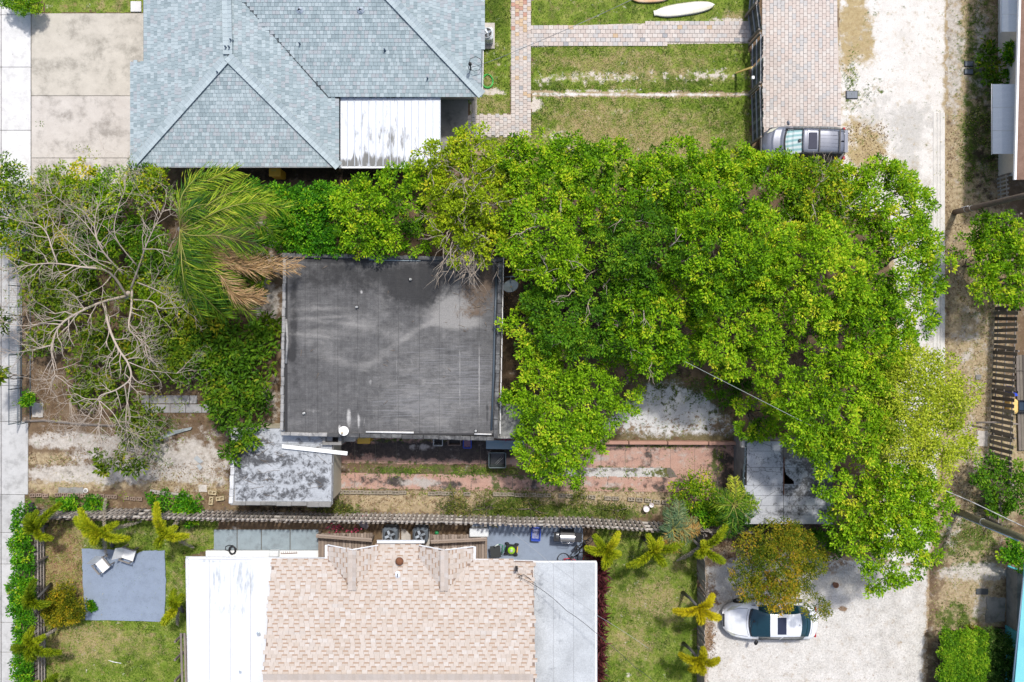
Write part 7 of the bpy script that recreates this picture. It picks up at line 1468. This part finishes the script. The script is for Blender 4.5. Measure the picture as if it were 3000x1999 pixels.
for L_, r in LIMBS:
    P = smooth_path([W(x, y, min(z, 4.6)) + Vector((random.uniform(-.05, .05), random.uniform(-.05, .05), 0)) for x, y, z in L_]); n = len(P); m = MB(); m.tube(P, [r * .86 * (1 - .78 * i / (n - 1)) for i in range(n)], 7)
    for i in range(3, n):
        if random.random() < .7:
            d = (P[i] - P[i - 1]).normalized(); nd = Matrix.Rotation(random.choice((-1, 1)) * random.uniform(.4, 1.1), 3, 'Z') @ d; twig(m, P[i], nd, random.uniform(.7, 1.45), r * (1 - .7 * i / n) * .42 + .006, 3)
    d = (P[-1] - P[-2]).normalized()
    for q in range(3): twig(m, P[-1], Matrix.Rotation(random.uniform(-.7, .7), 3, 'Z') @ d, random.uniform(.7, 1.2), r * .22 + .006, 3)
    m.build('limb', GREYBARK, lt)
# thin remaining leaflets on its twigs
x = np.concatenate([rng.normal(200, 110, 260), rng.normal(420, 110, 160)]); y = np.concatenate([rng.normal(780, 150, 260), rng.normal(1060, 130, 160)]); k_ = (4.4 - H) / -H / S
C = np.stack([(x - NX) * k_, (NY - y) * k_, rng.uniform(3.6, 4.6, len(x))], -1)
V, F, T = clump_leaves(C, np.tile([0, 0, 1.0], (len(C), 1)), 16, .2, .10, .035, np.clip(rng.normal(.5, .15, len(C)), 0, 1))
put('sparse_leaves', npmesh('sparse_leaves', V, F, SPEC['compound']['mat'], {'tint': T}), lt)

# ---- palms
def frond(path, leaf_len, n, width=.035, droop=.35, wind=None, tint=.5, spread=1.0, plume=False, tj=.15):
    """leaflets along a rachis; returns leaf arrays"""
    P = smooth_path([Vector(p) for p in path], 6); P = np.array([tuple(p) for p in P]); t = np.linspace(.12 if not plume else .03, 1, n); ii = t * (len(P) - 1); i0 = np.minimum(ii.astype(int), len(P) - 2); f = (ii - i0)[:, None]
    B = P[i0] * (1 - f) + P[i0 + 1] * f; D = nrm(P[i0 + 1] - P[i0]); Sd = nrm(np.cross(D, np.array([0, 0, 1.0]))); out = []
    Lf = leaf_len * np.clip(np.minimum(.55 + t * 1.6, 1.75 - t * 1.2), .2, 1)
    for s in ((-1, 1) if not plume else range(8)):
        if plume: a = 2 * PI * s / 8; side = Sd * math.cos(a) + np.cross(Sd, D) * math.sin(a)
        else: side = Sd * s
        d = side * spread + D * (.55 if not plume else .5) + rng.normal(size=(n, 3)) * (.12 if plume else .26)
        if not plume: d[:, 2] -= droop
        if wind is not None: d = d + np.array(wind)
        d = nrm(d); out.append(leaf_arrays(B + rng.normal(size=(n, 3)) * .01, d, Lf * rng.uniform(.8, 1.15, n), width, np.clip(tint + rng.normal(size=n) * tj, 0, 1), fold=.05))
        if not plume:
            tip = B + d * Lf[:, None] * .85; d2 = d.copy(); d2[:, 2] -= .5; out.append(leaf_arrays(tip, d2, Lf * .45, width * .7, np.clip(tint + rng.normal(size=n) * tj, 0, 1), fold=.03))
    return join(out)
PALM = leaf_mat('leaves_palm', [(0, (.012, .055, .012)), (.35, (.055, .16, .016)), (.65, (.23, .36, .02)), (1, (.50, .52, .06))], .3, .4)
DEADF = leaf_mat('leaves_dead_frond', [(0, (.20, .11, .05)), (.5, (.42, .26, .12)), (1, (.58, .42, .24))], .15, .8)
FOX = leaf_mat('leaves_foxtail', [(0, (.07, .13, .006)), (.4, (.24, .31, .010)), (.7, (.42, .45, .015)), (1, (.58, .50, .03))], .3, .5)
YFOX = leaf_mat('leaves_yellow_foxtail', [(0, (.24, .24, .008)), (.4, (.46, .42, .012)), (.7, (.58, .50, .015)), (1, (.55, .42, .03))], .3, .5)
SILVP = leaf_mat('leaves_silver_palm', [(0, (.05, .12, .06)), (.4, (.14, .22, .11)), (.7, (.27, .32, .14)), (1, (.45, .26, .07))], .3, .4)
RACH = plain('rachis_yellow', (.28, .27, .06), .6); RACHD = plain('rachis_tan', (.35, .22, .11), .7)
def build_frond(parent, arr, m, path, rm, r=.022):
    V, F, T = arr; o = put('frond', npmesh('frond', V, F, m, {'tint': T}), parent); b = MB(); P = smooth_path([Vector(p) for p in path], 4); b.tube(P, [r * (1 - .8 * i / (len(P) - 1)) for i in range(len(P))], 4); q = b.build('rachis', rm, None); q.parent = o; return o
bp = thing('feather_palm', 'tall feather palm with wind swept fronds next to the black roof corner', 'palm tree', tuple(W(560, 705)))
zc = 6.0; ct = W(528, 672, zc)
MB().tube([W(560, 708, 0), W(558, 704, 2.0), W(550, 695, 4.0), ct], [.2, .15, .14, .13], 10).build('trunk', mat('palm_trunk', (.25, .22, .19), (.17, .15, .13), 8, 30, stretch=(1, 1, 4)), bp)
FR = [([(540, 610), (585, 545), (640, 515), (690, 500)], .66), ([(560, 640), (640, 580), (710, 560), (775, 575)], .62), ([(570, 655), (660, 610), (750, 595), (838, 612)], .68), ([(570, 670), (650, 640), (730, 640), (800, 680)], .5), ([(525, 610), (540, 560), (580, 520), (630, 500)], .55), ([(560, 690), (640, 690), (700, 705), (760, 715)], .45),
      ([(545, 720), (590, 780), (650, 850), (735, 920)], .5), ([(535, 730), (560, 800), (600, 870), (660, 930)], .42), ([(530, 720), (535, 800), (550, 860), (590, 930)], .4), ([(545, 705), (600, 770), (650, 830), (715, 900)], .58), ([(526, 700), (524, 760), (530, 820), (555, 890)], .3), ([(530, 640), (560, 610), (620, 600), (690, 640)], .3)]
for i, (pp, tn) in enumerate(FR):
    n_ = len(pp); path = [tuple(ct)] + [tuple(W(x, y, zc + (.55, .5, .05, -.9)[k] + random.uniform(-.1, .1) + (i % 3 - 1) * .35 * min(1, k))) for k, (x, y) in enumerate(pp)]
    build_frond(bp, frond(path, 1.0, 105, .034, .6, (.55, -.1, 0), tn, .85, tj=.22), PALM, path, RACH, .03)
for pp in ([(590, 720), (660, 760), (740, 765), (868, 772)], [(600, 730), (680, 775), (760, 790), (855, 790)], [(640, 800), (680, 860), (720, 872), (762, 870)]):
    path = [tuple(ct)] + [tuple(W(x, y, (5.9, 5.7, 5.3, 4.6)[k])) for k, (x, y) in enumerate(pp)]
    build_frond(bp, frond(path, .75, 130, .026, .2, (.6, .02, 0), .55, .55, tj=.25), DEADF, path, RACHD, .03)

def foxtail(label, base, crown, zt, tips, m, tint=.5, dead=(), L=.27, tr=.07, n=95):
    p0 = W(*base); ct = W(crown[0], crown[1], zt); root = thing('foxtail_palm', label, 'palm tree', tuple(p0))
    mid = p0.lerp(ct, .5) + Vector((.02, .03, 0)); MB().tube([p0, mid, ct], [tr * 1.5, tr, tr * .8], 9).build('trunk', mat('foxtail_trunk', (.15, .14, .135), (.10, .095, .09), 8, 30, stretch=(1, 1, 5)), root)
    MB().tube([ct, ct + Vector((0, 0, .35))], [tr * .8, tr * .4], 8).build('crownshaft', plain('crownshaft_green', (.14, .19, .05), .5), root)
    top = ct + Vector((0, 0, .3))
    for (x, y) in tips:
        e = W(x, y, zt - .05); mid = top.lerp(e, .5) + Vector((0, 0, .42)); path = [tuple(top), tuple(mid), tuple(e)]
        build_frond(root, frond(path, L, n, .04, 0, None, tint + random.uniform(-.2, .2), .9, True), m, path, RACH, .018)
    for (x, y) in dead:
        e = W(x, y, .5); mid = ct.lerp(e, .5) + Vector((0, 0, .1)); path = [tuple(ct), tuple(mid), tuple(e)]
        build_frond(root, frond(path, L * .55, 40, .018, 0, None, .6, .8, True, .2), GREYF, path, RACHD, .018)
    return root
GREYF = leaf_mat('leaves_grey_frond', [(0, (.20, .17, .13)), (.5, (.34, .30, .25)), (1, (.45, .4, .34))], .1, .85)
foxtail('foxtail palm with a long arching frond by the picket fence', (330, 1600), (306, 1556), 2.3, [(280, 1590), (342, 1534), (376, 1578), (250, 1555), (221, 1518), (235, 1492)], FOX, .5, [(309, 1462), (412, 1528), (312, 1630)])
foxtail('foxtail palm above the painted patio right end', (522, 1548), (492, 1560), 2.2, [(466, 1600), (514, 1545), (550, 1570), (478, 1530), (459, 1476)], FOX, .52, [(560, 1484), (566, 1604)])
foxtail('small foxtail palm at the fence corner near the mailbox', (138, 1538), (118, 1545), 1.9, [(88, 1545), (150, 1578), (108, 1500), (176, 1476), (84, 1510)], FOX, .35)
foxtail('dark foxtail palm leaning over the front picket fence', (150, 1712), (108, 1752), 1.9, [(100, 1702), (92, 1772), (142, 1770), (86, 1740)], FOX, .15, [(103, 1810)])
foxtail('foxtail palm at the lower part of the front picket fence', (158, 1845), (105, 1882), 2.0, [(40, 1895), (95, 1840), (176, 1912), (128, 1865), (100, 1930)], FOX, .25, [(165, 1842)])
foxtail('foxtail palm between painted patio and white flat roof', (535, 1790), (526, 1772), 1.8, [(510, 1730), (534, 1745), (480, 1826), (505, 1800)], FOX, .5, [(520, 1830)])
foxtail('foxtail palm in the bottom left corner by the fence', (160, 1990), (135, 2010), 1.8, [(165, 1978), (110, 2000), (150, 2050)], FOX, .3)
foxtail('bright foxtail palm by the bicycles at the terrace corner', (1762, 1600), (1772, 1608), 1.9, [(1742, 1570), (1718, 1606), (1812, 1562), (1815, 1622), (1784, 1650), (1770, 1664)], FOX, .55)
foxtail('foxtail palm with one browning frond on the palm lawn', (1882, 1575), (1910, 1608), 2.4, [(1840, 1658), (1936, 1580), (1946, 1655), (1900, 1570), (2000, 1590)], FOX, .5)
foxtail('foxtail palm leaning across the grey picket fence', (2000, 1560), (2052, 1602), 2.6, [(2128, 1540), (2060, 1588), (2120, 1645), (2040, 1625)], FOX, .55, [(1985, 1642)])
foxtail('bright yellow foxtail palm nearest the white sedan', (2000, 1736), (2042, 1775), 2.5, [(1976, 1790), (2088, 1744), (2050, 1824), (2108, 1810)], YFOX, .5, L=.27)
foxtail('yellow foxtail palm at the bottom of the grey picket fence', (2002, 1885), (2042, 1925), 2.5, [(1992, 1918), (2060, 1900), (2105, 1932), (2056, 1970), (2022, 1962)], YFOX, .35, L=.25)
def feather(label, base, crown, zt, tips, m, L=.5, tints=None, name='feather_palm'):
    p0 = W(*base); ct = W(crown[0], crown[1], zt); root = thing(name, label, 'palm tree', tuple(p0)); MB().tube([p0, p0.lerp(ct, .5), ct], [.13, .1, .08], 9).build('trunk', _mats['foxtail_trunk'], root)
    for k, (x, y) in enumerate(tips):
        e = W(x, y, zt - .25); mid = ct.lerp(e, .55) + Vector((0, 0, .4)); path = [tuple(ct), tuple(mid), tuple(e)]; build_frond(root, frond(path, L, 60, .04, .2, None, (tints or [.5] * 99)[k], .8), m, path, RACH, .022)
feather('feather palm with dark glossy fronds by the cracked shed', (2140, 1505), (2150, 1480), 2.4, [(2150, 1400), (2190, 1420), (2235, 1475), (2210, 1530), (2160, 1560), (2110, 1530), (2085, 1470), (2100, 1440), (2220, 1450), (2130, 1575)], PALM, .42, [.95, .55, .62, .3, .3, .3, .6, .4, .5, .35])
feather('silvery feather palm with orange tipped fronds at the picket fence end', (1970, 1535), (1972, 1550), 2.3, [(1990, 1470), (1960, 1490), (2040, 1530), (2050, 1550), (2030, 1575), (1940, 1560), (1950, 1600), (2000, 1500), (1965, 1620)], SILVP, .42, [.45, .4, .75, .95, .5, .3, .9, .35, .9])
# ---- purple cordyline row
CORD = leaf_mat('leaves_cordyline', [(0, (.030, .010, .012)), (.4, (.09, .022, .028)), (.75, (.19, .05, .055)), (1, (.22, .22, .05))], .2, .4)
def rosette(n, L, Wd, t):
    a = rng.uniform(0, 2 * PI, n); e = rng.uniform(.1, 1.1, n); D = np.stack([np.cos(a) * np.cos(e), np.sin(a) * np.cos(e), np.sin(e)], -1); P = np.tile([0, 0, .45], (n, 1)) + rng.normal(size=(n, 3)) * np.array([.06, .06, .16]); return leaf_arrays(P, D, L * rng.uniform(.7, 1.2, n), Wd, np.clip(t + rng.normal(size=n) * .2, 0, 1))
protos = []
for k in range(3):
    r = thing('cordyline_plant', 'purple leaved cordyline in the row along the grey white roof', 'plant', (0, 0, 0), 'purple cordyline row beside the lower house'); V, F, T = rosette(70, .5, .075, .35); put('leaves', npmesh('leaves', V, F, CORD, {'tint': T}), r, True); MB().tube([(0, 0, 0), (.02, .01, .5)], [.025, .015], 5).build('stem', BARK, r, True); protos.append(r)
k = 0
for i in range(19):
    y = 1628 + i * 21; p = at(1738 + random.uniform(-4, 7), y, 0)
    for dx in ((0,) if i % 2 else (0, .24)):
        q = p + Vector((dx, random.uniform(-.1, .1), 0)); rz = random.uniform(0, 6); s_ = random.uniform(.9, 1.25)
        if k < 3: protos[k].location = q; protos[k].rotation_euler.z = rz; protos[k].scale = (s_,) * 3
        else: dup(protos[k % 3], q, rz, scale=s_)
        k += 1
# ---- orange leaved tree over the sedan
tree('orange and olive leaved tree hanging over the white sedan', 2285, 1650, 122, 4.2, 'orange', 18, name='orange_leaved_tree', rl=(.26, .4), extra=((2390, 1775, 40, 3.2), (2200, 1600, 44, 3.4), (2380, 1640, 44, 3.4), (2260, 1745, 40, 3.2), (2185, 1730, 34, 3), (2300, 1570, 44, 3.6), (2180, 1680, 40, 3.2)))
